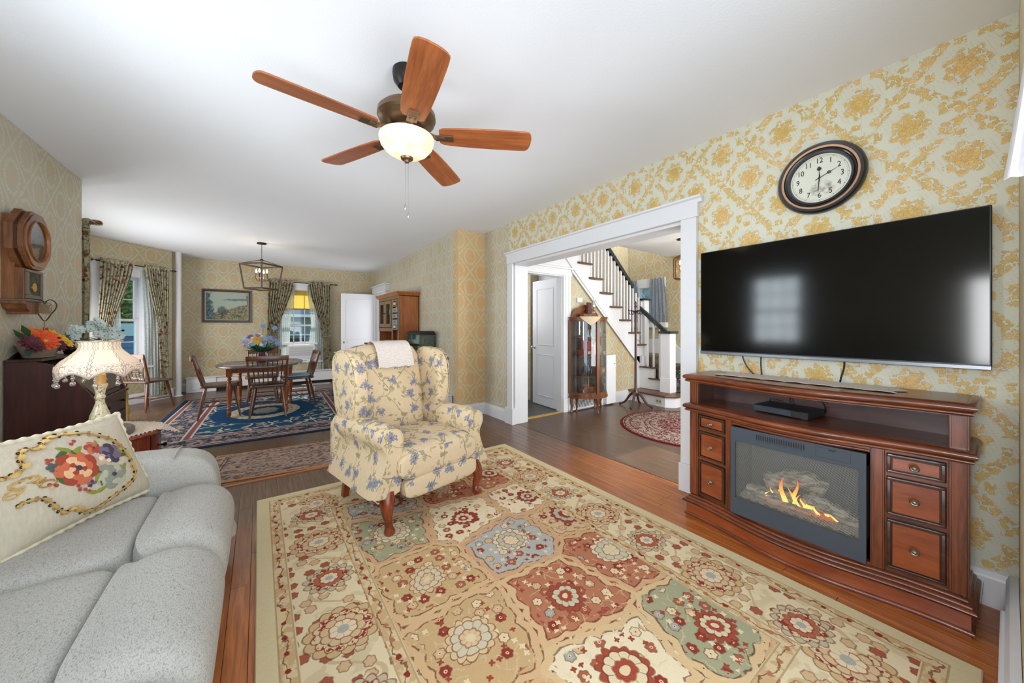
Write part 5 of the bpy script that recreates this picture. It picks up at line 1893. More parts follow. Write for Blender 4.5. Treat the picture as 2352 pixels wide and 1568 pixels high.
# ------------------------------------------------------------------ ceiling fan
fn_ = thing('ceiling_fan', 'bronze ceiling fan with five brown blades and a glowing glass bowl', 'ceiling fan', (.64, 1.86, 2.6))
MB().lathe([(0, 0), (.072, 0), (.074, -.02), (.068, -.055), (.045, -.085), (.02, -.09), (0, -.09)], n=28).build('canopy', M['dkbronze'], fn_)
MB().lathe([(.0125, -.08), (.0125, -.18)], n=14).build('downrod', M['dkbronze'], fn_)
MB().lathe([(0, -.165), (.03, -.168), (.075, -.178), (.125, -.20), (.148, -.225), (.150, -.25), (.140, -.262), (.143, -.268), (.130, -.282), (.095, -.30), (.06, -.305), (.0, -.305)], n=44).build('motor_housing', M['bronze'], fn_)
MB().lathe([(.0, -.30), (.075, -.30), (.082, -.315), (.075, -.335), (.10, -.345), (.105, -.353), (0, -.353)], n=36).build('light_fitter', M['bronze'], fn_)
g = G('glowing_alabaster_glass')
fz = g.noise(g.co('Object'), 14, 2)
gc = g.mix(g.sm(fz, .35, .65), C(255, 214, 164), C(255, 240, 214))
M['bowl'] = g.out(g.mix(.5, gc, C(120, 110, 96)), .35, emit=gc, es=.72)
MB().lathe([(.140, -.352), (.142, -.362), (.133, -.395), (.110, -.424), (.075, -.446), (.03, -.459), (0, -.461)], n=44).build('glass_bowl', M['bowl'], fn_)
MB().lathe([(.034, -.456), (.030, -.468), (.014, -.474), (.012, -.484), (0, -.486)], n=20).build('finial', M['bronze'], fn_)
for k, (L, dx, dz) in enumerate(((.27, .010, 0), (.235, -.012, 0))):
    ch_ = MB()
    for i in range(int(L / .006)):
        ch_.ball((dx, dx * .8, -.478 - i * .006), .0018, 5, 3)
    c_ = ch_.build('pull_chain', M['chrome'], fn_)
    tag(c_, kind='stuff')
    MB().lathe([(.0025, 0), (.004, .004), (.004, .024), (.002, .028)], c=(dx, dx * .8, -.478 - L - .024), n=10).build('pull_bob', M['chrome'], c_)
for i in range(5):
    a = R(43 + 72 * i)
    Mb = Matrix.Rotation(a, 4, 'Z')
    Mt = Mb @ TR((.17, 0, -.335), rx=R(-12))
    outl = [(0, -.045), (.02, -.058), (.10, -.066), (.28, -.072), (.45, -.072), (.482, -.062), (.494, -.035), (.497, 0), (.494, .035), (.482, .062), (.45, .072), (.28, .072), (.10, .066), (.02, .058), (0, .045)]
    outl = smoothp(outl[1:-1], 3, False) + [outl[-1], outl[0]]
    bl = MB().prism(outl, -.004, .004).build('blade', M['fan_wood'], fn_, bevel=.0015)
    bl.matrix_basis = Mt
    arm = MB().tube([(.075, 0, -.31), (.11, 0, -.325), (.15, 0, -.342), (.20, 0, -.345)], [.016, .017, .020, .022], 8, flat=.45, M=None)
    arm.box(.15, -.026, -.348, .245, .026, -.3405)
    ar = arm.build('blade_bracket', M['bronze'], fn_, bevel=.001)
    ar.matrix_basis = Mb @ TR((0, 0, 0), rx=0)
# ------------------------------------------------------------------ dining chairs (spindle back)
def make_chair(label, loc, rz, top=.84):
    t = thing('dining_chair', label, 'chair', loc, rz, None)
    W = M['chairwood']
    b = MB()
    seat = smoothp([(-.19, -.20), (-.10, -.215), (.10, -.215), (.19, -.20), (.225, -.05), (.225, .12), (.20, .20), (.10, .215), (-.10, .215), (-.20, .20), (-.225, .12), (-.225, -.05)], 3)
    b.prism(seat, .418, .448)
    b.build('seat', M['chairseat'], t, bevel=.007, seg=2)
    for sx in (-1, 1):
        b = MB().tube([(sx * .20, -.175, .44), (sx * .212, -.225, .60), (sx * .225, -.285, top)], [.016, .018, .017], 8, flat=.8)
        b.build('back_post', W, t)
        b = MB().turned((sx * .15, -.15, .425), (sx * .205, -.235, 0), [(0, .015), (.25, .020), (.6, .017), (.9, .013), (1, .010)], 8)
        b.build('leg', W, t)
        b = MB().turned((sx * .15, .15, .425), (sx * .20, .215, 0), [(0, .015), (.25, .020), (.6, .017), (.9, .013), (1, .010)], 8)
        b.build('leg', W, t)
        MB().rod((sx * .183, -.20, .17), (sx * .183, .19, .17), .009).build('side_stretcher', W, t)
    MB().rod((-.183, .0, .17), (.183, .0, .17), .009).build('cross_stretcher', W, t)
    MB().rod((-.188, .195, .14), (.188, .195, .14), .009).build('front_stretcher', W, t)
    for i in range(7):
        x = -.15 + .05 * i
        MB().turned((x * .95, -.185, .44), (x * 1.12, -.278 - .012 * (1 - abs(x) / .15), top - .045), [(0, .006), (.3, .0075), (.6, .0095), (1, .006)], 6).build('spindle', W, t)
    b = MB()
    n = 12
    pl_ = [(-.24 + .48 * i / n, -.285 - .018 * (1 - (2 * i / n - 1) ** 2)) for i in range(n + 1)]
    b.prism(pl_ + [(x, y - .018) for x, y in pl_][::-1], top - .055, top + .012)
    b.build('top_rail', W, t, bevel=.004, seg=2)
    return t


ch0 = make_chair('spindle-back chair nearest the camera, its back turned to the big rug, at the dining table', (.11, 6.06, .01), R(-3))
dup(ch0, (-.44, 6.42, .01), R(-86), 'spindle-back chair at the pipe-riser end of the dining table, seen from its side')
c3 = dup(ch0, (.50, 6.72, .01), R(94), 'spindle-back chair with a pale blue seat pad beside the back window')
dup(ch0, (.05, 7.12, .01), R(176), 'spindle-back chair on the far side of the dining table behind the flower vase')
dup(ch0, (-1.387, 7.62, 0), R(-34), 'spindle-back chair standing alone below the bay window')
pad = soft(MB(), (0, 0, .464), (.36, .36, .03), .4, .35, n=24, m=8).build('seat_pad', plain('pale_blue_cotton', (150, 186, 206), .9), None)
pad.location = (.50, 6.72, .01); pad.rotation_euler = (0, 0, R(94))
tag(pad, 'pale blue seat pad on the dining chair beside the back window', 'cushion')

# dining table
T = thing('dining_table', 'oval dining table with turned maple legs on the navy rug', 'table', (.04, 6.48, .01), R(-8))
ell = [(.52 * math.cos(a), .76 * math.sin(a)) for a in [2 * PI * i / 56 for i in range(56)]]
ell = [(sgp(x / .52, .9) * .52, sgp(y / .76, .9) * .76) for x, y in ell]
MB().prism(ell, .692, .716).build('tabletop', wood('grey_worn_tabletop', (66, 62, 62), (112, 106, 102), 'y', .25), T, bevel=.008, seg=2)
MB().box(-.31, -.33, .60, .31, -.31, .692).box(-.31, .31, .60, .31, .33, .692).box(-.33, -.31, .60, -.31, .31, .692).box(.31, -.31, .60, .33, .31, .692).build('apron', M['maple'], T)
for sx in (-1, 1):
    for sy in (-1, 1):
        b = MB().box(sx * .33 - .03, sy * .33 - .03, .56, sx * .33 + .03, sy * .33 + .03, .69)
        b.turned((sx * .33, sy * .33, .56), (sx * .33, sy * .33, 0), [(0, .030), (.03, .020), (.07, .030), (.10, .019), (.13, .026), (.16, .020), (.22, .030), (.40, .032), (.62, .024), (.76, .018), (.79, .028), (.83, .018), (.87, .026), (.93, .024), (1, .014)], 14)
        b.build('leg', M['maple'], T)
for i, (x, y, a) in enumerate(((-.26, -.42, 0), (.26, -.25, 8), (-.2, .42, 4), (.27, .35, -6))):
    o = MB().grid(lambda u, v: ((u - .5) * .34, (v - .5) * .24, .0008 * math.sin(u * 20)), 12, 8, th=.002).build('placemat', plain('woven_mauve_placemat', (164, 140, 140), .9, var=.2) if i == 0 else bpy.data.materials['woven_mauve_placemat'], None)
    o.location = (.04 + x, 6.48 + y, .7295); o.rotation_euler = (0, 0, R(a))
    tag(o, ['mauve woven placemat near the pipe-riser side of the table, in front of the near chair', 'mauve woven placemat near the padded chair, in front of the near chair', 'mauve woven placemat at the far pipe-riser side of the table behind the vase', 'mauve woven placemat at the far window side of the table behind the vase'][i], 'placemat', 'placemats on the dining table')


# ------------------------------------------------------------------ flowers
def petal_flower(root, c, r, n, mat, mcore, tilt=(0, 0, 1), name='flower', cup=.35, layers=1):
    x, y, d = frame_of(Vector(), Vector(tilt).normalized())
    c = Vector(c)
    b = MB()
    for L in range(layers):
        rr = r * (1 - .28 * L)
        for i in range(n):
            a = 2 * PI * (i + .5 * L) / n
            e = x * math.cos(a) + y * math.sin(a)
            s_ = (x * -math.sin(a) + y * math.cos(a)) * rr * (2.4 / n)
            p0 = c + d * (.002 + L * .003)
            p1 = c + e * rr * .62 + d * rr * cup * .45 + d * L * .006
            p2 = c + e * rr + d * rr * cup * (.7 + L * .5)
            b.add([p0, p1 - s_ + d * .1 * rr, p2 - s_ * .62, p2 + e * rr * .07, p2 + s_ * .62, p1 + s_ + d * .1 * rr, p1 - d * .05 * rr], [(0, 6, 1), (0, 5, 6), (1, 6, 2), (2, 6, 3), (3, 6, 4), (4, 6, 5)], True)
    o = b.build(name, mat, root, world=True, sharp=80)
    MB().ball(tuple(c + d * r * .12), r * .2, 8, 6).build('flower_core', mcore, o, world=True)
    return o


def leaf(root, p, q, w_, mat, name='leaf'):
    p, q = Vector(p), Vector(q)
    x, y, d = frame_of(p, q)
    m = p.lerp(q, .5) + Vector((0, 0, w_ * .4))
    MB().add([p, m + x * w_, q, m - x * w_, m - Vector((0, 0, w_ * .3))], [(0, 4, 1), (1, 4, 2), (2, 4, 3), (3, 4, 0)], True).build(name, mat, root, world=True, sharp=80)


PT = {k_: plain('petal_' + k_, v_, .6, var=.15, scale=60) for k_, v_ in dict(orange=(226, 82, 30), darkorange=(232, 110, 30), yellow=(236, 182, 40), burgundy=(84, 26, 38), red=(196, 54, 34), white=(206, 218, 212), blue=(120, 160, 200), purple=(130, 96, 150), lilac=(176, 168, 190), core=(196, 160, 90), green=(48, 96, 52), dgreen=(34, 70, 60), palegreen=(110, 140, 110)).items()}
# table bouquet
vx, vy = .03, 6.48
vz = thing('glass_vase', 'mauve cut-glass vase in the middle of the dining table', 'vase', (vx, vy, .727))
MB().lathe([(0, 0), (.055, 0), (.062, .01), (.060, .14), (.072, .18), (.069, .18), (.056, .14), (.056, .012), (0, .012)], n=24, wav=lambda a, r, z: 1 + .03 * math.cos(a * 8)).build('body', M['mauveglass'], vz)
MB().lathe([(0, .01), (.054, .01), (.054, .10), (0, .10)], n=16).build('tinted_stones', plain('mauve_stones', (120, 62, 84), .3, var=.4), vz)
bq = thing('table_bouquet', 'mixed blue, purple and yellow bouquet in the mauve vase', 'flowers', (vx, vy, .85))
r5 = random.Random(5)
for i in range(70):
    a = r5.random() * 2 * PI; rr = .23 * math.sqrt(r5.random()); h_ = .10 + .16 * r5.random() - rr * .25
    p = (vx + rr * math.cos(a), vy + rr * math.sin(a), .88 + h_)
    leaf(bq, (vx + rr * .2 * math.cos(a), vy + rr * .2 * math.sin(a), .87), (vx + rr * 1.15 * math.cos(a), vy + rr * 1.15 * math.sin(a), .86 + h_ * .8), .018 + .012 * r5.random(), PT['green' if i % 3 else 'dgreen'])
for i in range(70):
    a = r5.random() * 2 * PI; rr = .24 * math.sqrt(r5.random()); h_ = .14 + .16 * r5.random() - rr * .25
    if i % 2: a = -PI * r5.random()
    c = (vx + rr * math.cos(a), vy + rr * math.sin(a), .88 + h_)
    col_ = ['blue', 'lilac', 'blue', 'white', 'purple'][i % 5]
    petal_flower(bq, c, .018 + .011 * r5.random(), 6, PT[col_], PT['core'], (math.cos(a) * .6, math.sin(a) * .6 - .4, .7))
for dx, dz, col_, r_ in ((-.055, 1.06, 'yellow', .062), (-.13, 1.10, 'purple', .04), (-.19, 1.03, 'lilac', .04), (.10, 1.08, 'blue', .04), (.02, .98, 'blue', .035), (.19, 1.0, 'blue', .035)):
    petal_flower(bq, (vx + dx, vy - .16, dz), r_, 10, PT[col_], PT['core'], (0, -1, .5), layers=2)
for (dx, dz) in ((.02, 1.26), (.16, 1.23)):
    MB().tube([(vx + dx * .3, vy, .9), (vx + dx * .8, vy - .05, 1.1), (vx + dx, vy - .06, dz)], .0025, 5).build('stem', PT['green'], bq, world=True)
    petal_flower(bq, (vx + dx, vy - .06, dz), .035, 7, PT['blue'], PT['core'], (0, -1, .4))

# ------------------------------------------------------------------ dining lantern
def lantern(name, label, loc, s1, z1, s0, z0, za, bulbs, rot, chain_to=2.6, mat=None):
    mat = mat or M['lantern']
    t = thing(name, label, 'pendant light', loc, rot)
    cor = [(1, 1), (-1, 1), (-1, -1), (1, -1)]
    for i in range(4):
        a, b_ = cor[i], cor[(i + 1) % 4]
        P1 = lambda c, s_, z: (c[0] * s_, c[1] * s_, z)
        MB().tube([P1(a, s1, z1), P1(b_, s1, z1)], .013, 4).build('top_bar', mat, t)
        MB().tube([P1(a, s0, z0), P1(b_, s0, z0)], .013, 4).build('bottom_bar', mat, t)
        MB().tube([P1(a, s1, z1), P1(a, s0, z0)], .015, 4).build('corner_bar', mat, t)
        MB().tube([P1(a, s1, z1), (0, 0, za)], .010, 4).build('roof_bar', mat, t)
    MB().ball((0, 0, za), .022, 10, 6).build('apex', M['black'], t)
    MB().lathe([(0, 0), (.062, 0), (.065, -.018), (0, -.022)], c=(0, 0, chain_to - loc[2]), n=24).build('canopy', M['black'], t)
    z = za + .02
    k = 0
    while z < chain_to - loc[2] - .03:
        ring = [(.008 * math.cos(q) if k % 2 else 0, 0 if k % 2 else .008 * math.cos(q), z + .016 + .016 * math.sin(q)) for q in [2 * PI * j / 10 for j in range(10)]]
        MB().tube(ring, .0026, 5, closed=True).build('chain_link', M['pewter'], t)
        z += .026; k += 1
    MB().tube([(0, 0, za), (0, 0, z0 + (z1 - z0) * .38)], .005, 6).build('centre_stem', M['black'], t)
    zb = z0 + (z1 - z0) * .38
    for i in range(bulbs):
        a = 2 * PI * i / bulbs + .4
        x, y = .075 * math.cos(a), .075 * math.sin(a)
        arm = MB().tube(smoothp([(0, 0, zb), (x * .5, y * .5, zb - .018), (x, y, zb + .005), (x, y, zb + .03)], 4, False), .004, 6).build('arm', M['black'], t)
        MB().lathe([(.016, .028), (.018, .034), (.010, .036), (.010, .11), (0, .11)], c=(x, y, zb), n=12).build('candle_sleeve', mat, arm)
        MB().lathe([(.006, .11), (.013, .128), (.011, .15), (.004, .172), (0, .178)], c=(x, y, zb), n=10).build('bulb', M['bulb'], arm)
    return t


M['bulb'] = emit('candle_bulb_glow', (255, 232, 190), 7)
lantern('dining_lantern', 'tapered open-frame lantern with lit candle bulbs over the dining table', (.034, 6.99, 2.24), .20, 0, .16, -.38, .085, 4, R(45))
lantern('hall_lantern', 'small square lantern with a lit bulb on the hall ceiling', (5.27, 2.92, 2.30), .085, 0, .085, -.31, .05, 2, R(20), 2.6, plain('antique_brass', (110, 84, 52), .4, .7))
for nm, loc, e_ in (('dining_lantern_lamp', (.034, 6.99, 2.02), 5), ('hall_lantern_lamp', (5.27, 2.92, 2.14), 4)):
    d = bpy.data.lights.new(nm, 'POINT'); d.energy = e_; d.color = (1, .78, .5); d.shadow_soft_size = .07
    o = bpy.data.objects.new(nm, d); COL.objects.link(o); o.location = loc
sd = thing('smoke_detector', 'round white smoke detector on the hall ceiling', 'smoke detector', (3.72, 1.98, 2.6))
MB().lathe([(0, 0), (.055, 0), (.05, -.03), (0, -.035)], n=24).build('housing', M['heater'], sd)

# ------------------------------------------------------------------ painting
pt = thing('framed_painting', 'landscape painting of a lake shore in a dark wooden frame', 'painting', (-.525, 9.25, 1.673))
g = G('lake_landscape_canvas')
x, y, z = g.sep(g.co('Object'))
w = g.wob(g.co('Object'), 9, .03)
wx_, wy_, wz_ = g.sep(w)
fine = g.noise(w, 30, 4)
sky = g.mix(g.noise(w, 5, 2), C(142, 158, 146), C(168, 176, 160))
col = sky
far = g.sm(g.ab(wz_ - .13), .022, .010) * g.sm(x, -.15, .05)
col = g.mix(far * .8, col, C(78, 92, 96))
bank = g.sm(wz_ - (x * .32 - .07), .02, -.01)
col = g.mix(bank, col, g.mix(g.sm(fine, .4, .6), C(86, 92, 72), C(142, 130, 94)))
col = g.mix(bank * g.sm(g.noise(w, 16, 3), .58, .62), col, C(60, 76, 62))
tre = g.sm(x + (g.noise(w, 14, 3) - .5) * .25 + z * .15, -.21, -.26)
col = g.mix(tre, col, g.mix(g.sm(fine, .42, .58), C(26, 56, 66), C(70, 104, 104)))
tr2 = g.sm(x + (g.noise(w, 18, 3) - .5) * .12 - z * .1, .29, .32)
col = g.mix(tr2 * g.sm(z, -.02, .03), col, C(40, 72, 84))
bush = g.sm(g.ln(x + .08, (z + .10) * .8) + (fine - .5) * .12, .09, .06)
col = g.mix(bush * .8, col, C(40, 58, 48))
col = g.mix(g.sm(g.noise(w, 55, 2), .68, .72) * bank, col, C(206, 200, 180))
M['canvas'] = g.out(col, .6)
MB().box(-.335, -.028, -.272, .335, -.012, .272).build('canvas', M['canvas'], pt)


def frame4(x0, z0, t, y0, y1, name, mat, bev=.004):
    for q in ((-x0, z0 - t, x0, z0), (-x0, -z0, x0, -z0 + t), (-x0, -z0 + t, -x0 + t, z0 - t), (x0 - t, -z0 + t, x0, z0 - t)):
        MB().box(q[0], y0, q[1], q[2], y1, q[3]).build(name, mat, pt, bevel=bev)


frame4(.393, .333, .030, -.04, -.002, 'outer_frame', plain('dark_walnut_frame', (46, 28, 24), .35, coat=.3))
frame4(.366, .306, .020, -.033, -.004, 'inner_frame', plain('black_frame', (24, 18, 18), .4))
frame4(.348, .288, .016, -.031, -.004, 'linen_liner', plain('linen_liner', (172, 156, 132), .8), .001)

# ------------------------------------------------------------------ curtains


def panel(root, Mw, top, tie, bot, zt, zk, zb, off=.09, mat=None, name='curtain_panel', pl=9, amp=.022, head=True):
    """Mw wall matrix: x along the wall, -y into the room"""
    def fn(u, v):
        z = zt + (zb - zt) * v
        vt = (zt - zk) / (zt - zb)
        if v < vt:
            t = v / vt; t = t * t * (3 - 2 * t) * .6 + t * .4
            a = top[0] + (tie[0] - top[0]) * t; b_ = top[1] + (tie[1] - top[1]) * t
        else:
            t = min(1, (v - vt) / max(1e-6, (1 - vt)) * 1.4)
            a = tie[0] + (bot[0] - tie[0]) * t; b_ = tie[1] + (bot[1] - tie[1]) * t
        k = max(.35, min(1, (b_ - a) / .25))
        y = -off - amp * k * math.sin(u * pl * 2 * PI + .6 * math.sin(v * 3)) - .006 * math.sin(u * 50 + v * 8)
        return (a + (b_ - a) * u, y, z + (.012 * math.sin(u * 21) if v == 0 else 0))
    m = MB().grid(fn, 84, 30, th=.0025, M=Mw)
    o = m.build(name, mat or M['curtain'], root, world=True)
    if head:
        h_ = MB()
        h_.grid(lambda u, v: (top[0] + (top[1] - top[0]) * u, -off - .030 * math.cos(v * 2 * PI) - .008 * math.sin(u * 40), zt + .012 + .032 * math.sin(v * 2 * PI) + .008 * math.sin(u * 31)), 60, 12, M=Mw)
        h_.build('gathered_heading', mat or M['curtain'], root, world=True)
    return o


def tieback(root, Mw, x0, x1, z, off=.09):
    MB().tube([tuple(Mw @ Vector(p)) for p in [(x0 - .01, -off + .03, z + .02), (x0 - .008, -off - .03, z), ((x0 + x1) / 2, -off - .042, z - .012), (x1 + .008, -off - .03, z), (x1 + .01, -off + .03, z + .02)]], .014, 8, flat=.5).build('tieback', M['curtain'], root, world=True)


def rodset(name, label, Mw, x0, x1, z, off=.09, fin=(True, True)):
    t = thing(name, label, 'curtain rod', tuple(Mw @ Vector((x0, -off, z))))
    MB().tube([tuple(Mw @ Vector((x0, -off, z))), tuple(Mw @ Vector((x1, -off, z)))], .008, 8).build('rod', M['black'], t, world=True)
    for i, x in enumerate((x0, x1)):
        s_ = -1 if i == 0 else 1
        MB().tube([tuple(Mw @ Vector((x - s_ * .05, 0, z - .01))), tuple(Mw @ Vector((x - s_ * .05, -off, z)))], .006, 6).build('bracket', M['black'], t, world=True)
        if fin[i]:
            f = MB()
            for k in range(5):
                a0 = 2 * PI * k / 5
                f.tube([tuple(Mw @ Vector((x + s_ * (.01 + .07 * q), -off + .020 * math.sin(PI * q) * math.cos(a0 + q * 2), z + .020 * math.sin(PI * q) * math.sin(a0 + q * 2)))) for q in [j / 6 for j in range(7)]], .0035, 5)
            f.tube([tuple(Mw @ Vector((x + s_ * .08, -off, z))), tuple(Mw @ Vector((x + s_ * .11, -off, z)))], [.006, .001], 6)
            f.build('finial', M['black'], t, world=True)
    return t


Mw2 = Matrix.Translation((0, 9.25, 0))
rodset('curtain_rod', 'black curtain rod with twisted finial above the back window', Mw2, .14, 1.42, 2.235)
c = thing('curtain', 'floral tapestry curtain on the back window nearest the painting', 'curtain', (.3, 9.15, .08), 0, 'back window curtains')
panel(c, Mw2, (.16, .62), (.14, .31), (.13, .34), 2.235, 1.05, .10)
tieback(c, Mw2, .14, .31, 1.05)
c = thing('curtain', 'floral tapestry curtain on the back window nearest the open white door', 'curtain', (1.3, 9.15, .08), 0, 'back window curtains')
panel(c, Mw2, (.90, 1.34), (1.18, 1.33), (1.20, 1.42), 2.235, 1.05, .10)
tieback(c, Mw2, 1.18, 1.33, 1.05)
c = thing('sheer_curtain', 'white sheer on the painting side of the back window', 'curtain', (.4, 9.2, .1), 0, 'back window sheers')
panel(c, Mw2, (.40, .66), (.30, .56), (.30, .54), 2.18, 1.3, .10, .05, M['sheer'], 'sheer_panel', 7, .012, False)
c = thing('sheer_curtain', 'white sheer on the open-door side of the back window', 'curtain', (1.1, 9.2, .1), 0, 'back window sheers')
panel(c, Mw2, (.88, 1.15), (.96, 1.24), (.88, 1.24), 2.18, 1.3, .06, .05, M['sheer'], 'sheer_panel', 7, .012, False)
bl = thing('roller_blind', 'sunlit yellow roller blind half drawn in the back window', 'blind', (.74, 9.27, 1.63))
MB().box(.385, 9.262, 1.66, 1.095, 9.266, 2.06).build('blind_cloth', M['shade_yellow'], bl, world=True)
MB().box(.385, 9.258, 1.645, 1.095, 9.27, 1.665).build('hem_bar', M['oak'], bl, world=True)
MB().tube([(.385, 9.262, 2.06), (1.095, 9.262, 2.06)], .018, 10).build('roller', M['shade_yellow'], bl, world=True)
ac = thing('window_air_conditioner', 'white air conditioner fitted in the bottom of the back window', 'air conditioner', (.76, 9.2, .55))
MB().box(.50, 9.10, .56, 1.02, 9.24, .86).build('case', M['heater'], ac, world=True, bevel=.012, seg=2)
for i in range(11):
    MB().box(.53, 9.094, .62 + i * .019, .99, 9.102, .628 + i * .019).build('louvre', plain('grey_louvre', (176, 176, 178), .5) if i == 0 else bpy.data.materials['grey_louvre'], ac, world=True)
MB().box(.40, 9.17, .86, 1.09, 9.24, .90).build('top_seal', M['white'], ac, world=True)

rodset('curtain_rod', 'black curtain rod with twisted finial across the bay window', Mbay, .02, 1.07, 2.235)
c = thing('curtain', 'wide gathered floral curtain on the desk side of the bay window', 'curtain', tuple(Mbay @ Vector((.2, -.1, .1))), 0, 'bay window curtains')
panel(c, Mbay, (.08, .50), (.05, .22), (.05, .20), 2.235, 1.15, .10)
tieback(c, Mbay, .05, .22, 1.15)
c = thing('curtain', 'floral curtain on the bay window beside the white pipe', 'curtain', tuple(Mbay @ Vector((1, -.1, .1))), 0, 'bay window curtains')
panel(c, Mbay, (.66, 1.03), (.87, 1.02), (.90, 1.03), 2.235, 1.15, .08)
tieback(c, Mbay, .87, 1.02, 1.15)
c = thing('sheer_curtain', 'pale sheer behind the desk-side curtain of the bay window', 'curtain', tuple(Mbay @ Vector((.2, -.05, .1))), 0, 'bay window sheers')
panel(c, Mbay, (.18, .34), (.16, .36), (.14, .34), 2.15, 1.3, .12, .05, M['sheer'], 'sheer_panel', 6, .010, False)
c = thing('sheer_curtain', 'pale blue-white sheer on the pipe side of the bay window', 'curtain', tuple(Mbay @ Vector((.8, -.05, .1))), 0, 'bay window sheers')
panel(c, Mbay, (.64, .86), (.68, .96), (.68, .98), 2.15, 1.3, .10, .05, M['sheer'], 'sheer_panel', 6, .010, False)
Mnear = Matrix.Translation((-1.335, 4.98, 0)) @ Matrix.Rotation(math.atan2(.81, -.765), 4, 'Z')
c = thing('curtain', 'narrow floral curtain hanging just past the corner of the clock wall', 'curtain', (-1.40, 5.2, .1))
panel(c, Mnear, (.085, .45), (.085, .30), (.085, .30), 2.235, 1.2, .10, .09, pl=6, amp=.014)
soft(MB(), tuple(Mnear @ Vector((.03, -.115, 2.245))), (.09, .09, .05), .8, .8, n=20, m=10).build('bunched_top', M['curtain'], c, world=True)

# voile on the lattice window and lace valance at the near window
for nm, a, b_, lb in (('voile_curtain', -.16, .06, 'grey voile on the banister side of the lattice window'), ('voile_curtain', .30, .66, 'grey dotted voile on the lantern side of the lattice window')):
    c = thing(nm, lb, 'curtain', tuple(M4 @ Vector((a, -.06, 1.3))))
    panel(c, M4, (a + .02, b_ - .04), (a, b_ + .01), (a - .01, b_ + .04), 2.21, 1.8, 1.34, .075, M['sheer_grey'], 'voile_panel', 5, .010, False)
c = thing('window_valance', 'white cloth valance flaring from the near wall beside the television corner', 'curtain', (1.62, -.02, 1.62))
MB().grid(lambda u, v: (1.60 + .012 * math.sin(u * 19), -.10 + u * (.10 - .035 + .045 * v ** 1.3), 2.12 - .49 * v + .01 * (1 - u)), 40, 24, th=.003).build('lace_cloth', plain('white_cotton_cloth', (196, 194, 196), .9, var=.06, scale=60), c, world=True)

# ------------------------------------------------------------------ side table, lamp
dt = thing('drum_table', 'round mahogany drum side table behind the sofa arm', 'side table', (-.80, 3.10, 0))
DR = wood('red_drum_veneer', (96, 30, 14), (150, 58, 28), 'z', .2, coat=.4)
MB().lathe([(0, .595), (.305, .595), (.312, .605), (.305, .617), (0, .618)], n=60).build('top', DR, dt)
MB().lathe([(0, .36), (.292, .36), (.292, .594), (0, .594)], n=60).build('drum', DR, dt)
for a in (-58, -22, 14, 60, 120, 180, 240):
    MB().box(.2905, -.004, .365, .2945, .004, .590, M=Matrix.Rotation(R(a), 4, 'Z')).build('drawer_seam', M['cherry_dark'], dt)
kb = MB().lathe([(.004, 0), (.006, .012), (.014, .022), (.010, .030), (0, .032)], n=14, M=Matrix.Rotation(R(4), 4, 'Z') @ TR((.292, 0, .50)) @ Matrix.Rotation(R(90), 4, 'Y'))
kb.build('drawer_knob', M['black'], dt)
for a in (45, 135, 225, 315):
    MB().tube([(.25 * math.cos(R(a)), .25 * math.sin(R(a)), .36), (.27 * math.cos(R(a)), .27 * math.sin(R(a)), .15), (.30 * math.cos(R(a)), .30 * math.sin(R(a)), 0)], [.026, .018, .022], 10).build('leg', DR, dt)
ld = thing('lace_doily', 'square cream lace doily with scalloped edge on the drum table', 'doily', (-.80, 3.10, .618), R(6))


def doily(u, v):
    a = (u - .5) * .56; b_ = (v - .5) * .56
    ed = max(abs(2 * u - 1), abs(2 * v - 1))
    x = (a - b_) * .7071; y = (a + b_) * .7071
    r_ = math.hypot(x, y)
    z = .003 if r_ < .305 else .003 - (r_ - .305) * .75
    if ed > .93: z += .004 * math.sin((u + v) * 150)
    k = 1 + (.012 * math.sin(u * 60) * math.sin(v * 60 + 1) if ed > .97 else 0)
    return (x * k, y * k, z)


MB().grid(doily, 60, 60, th=.002).build('lace_cloth', M['lace'], ld)
L = thing('table_lamp', 'lit table lamp with a beaded lace shade and painted ceramic base', 'lamp', (-.735, 3.0, .6235))
MB().lathe([(0, 0), (.130, 0), (.137, .008), (.137, .030), (.128, .040), (0, .042)], n=48).build('wooden_base_disc', plain('taupe_painted_wood', (112, 98, 92), .5), L)
g = G('painted_ivory_ceramic')
o_ = g.co('Object')
x, y, z = g.sep(o_)
n = g.noise(g.wob(o_, 20, .02), 34, 2)
col = g.mix(g.noise(o_, 10, 2), C(228, 218, 176), C(236, 228, 196))
col = g.mix(g.sm(g.ab(n - .5), .018, .008) * g.sm(z, .06, .10), col, C(128, 86, 50))
col = g.mix(g.sm(g.voro(o_, 55, .9, dim='3D')['Distance'], .25, .18) * g.sm(g.noise(o_, 16, 2), .53, .57), col, C(176, 84, 46))
M['ceramic'] = g.out(col, .18, coat=.4)
MB().lathe([(0, .042), (.040, .042), (.043, .06), (.045, .085), (.041, .12), (.029, .155), (.019, .190), (.0175, .212), (.0225, .220), (.0225, .227), (.018, .234), (.022, .265), (.031, .288), (.029, .296), (0, .296)], n=32, wav=lambda a, r, z: 1 + .03 * math.cos(a * 6) * (z > .22)).build('ceramic_body', M['ceramic'], L)
MB().lathe([(0, .296), (.024, .296), (.022, .35), (.012, .36), (0, .36)], n=20).build('socket_cup', plain('lamplit_ceramic', (214, 176, 104), .4), L)  # yellow light of the bulb put into the socket's colour
MB().rod((0, 0, .27), (0, 0, .50), .006).build('harp_rod', M['brass'], L)
MB().ball((0, 0, .41), .028, 12, 8).build('bulb', M['bulb'], L)
g = G('peach_silk_shade')
o_ = g.co('Object')
x, y, z = g.sep(o_)
th_ = g.at(y, x)
u8 = g.fr(th_ * (8 / (2 * PI)) + .5)
ribd = g.ab(u8 - .5)
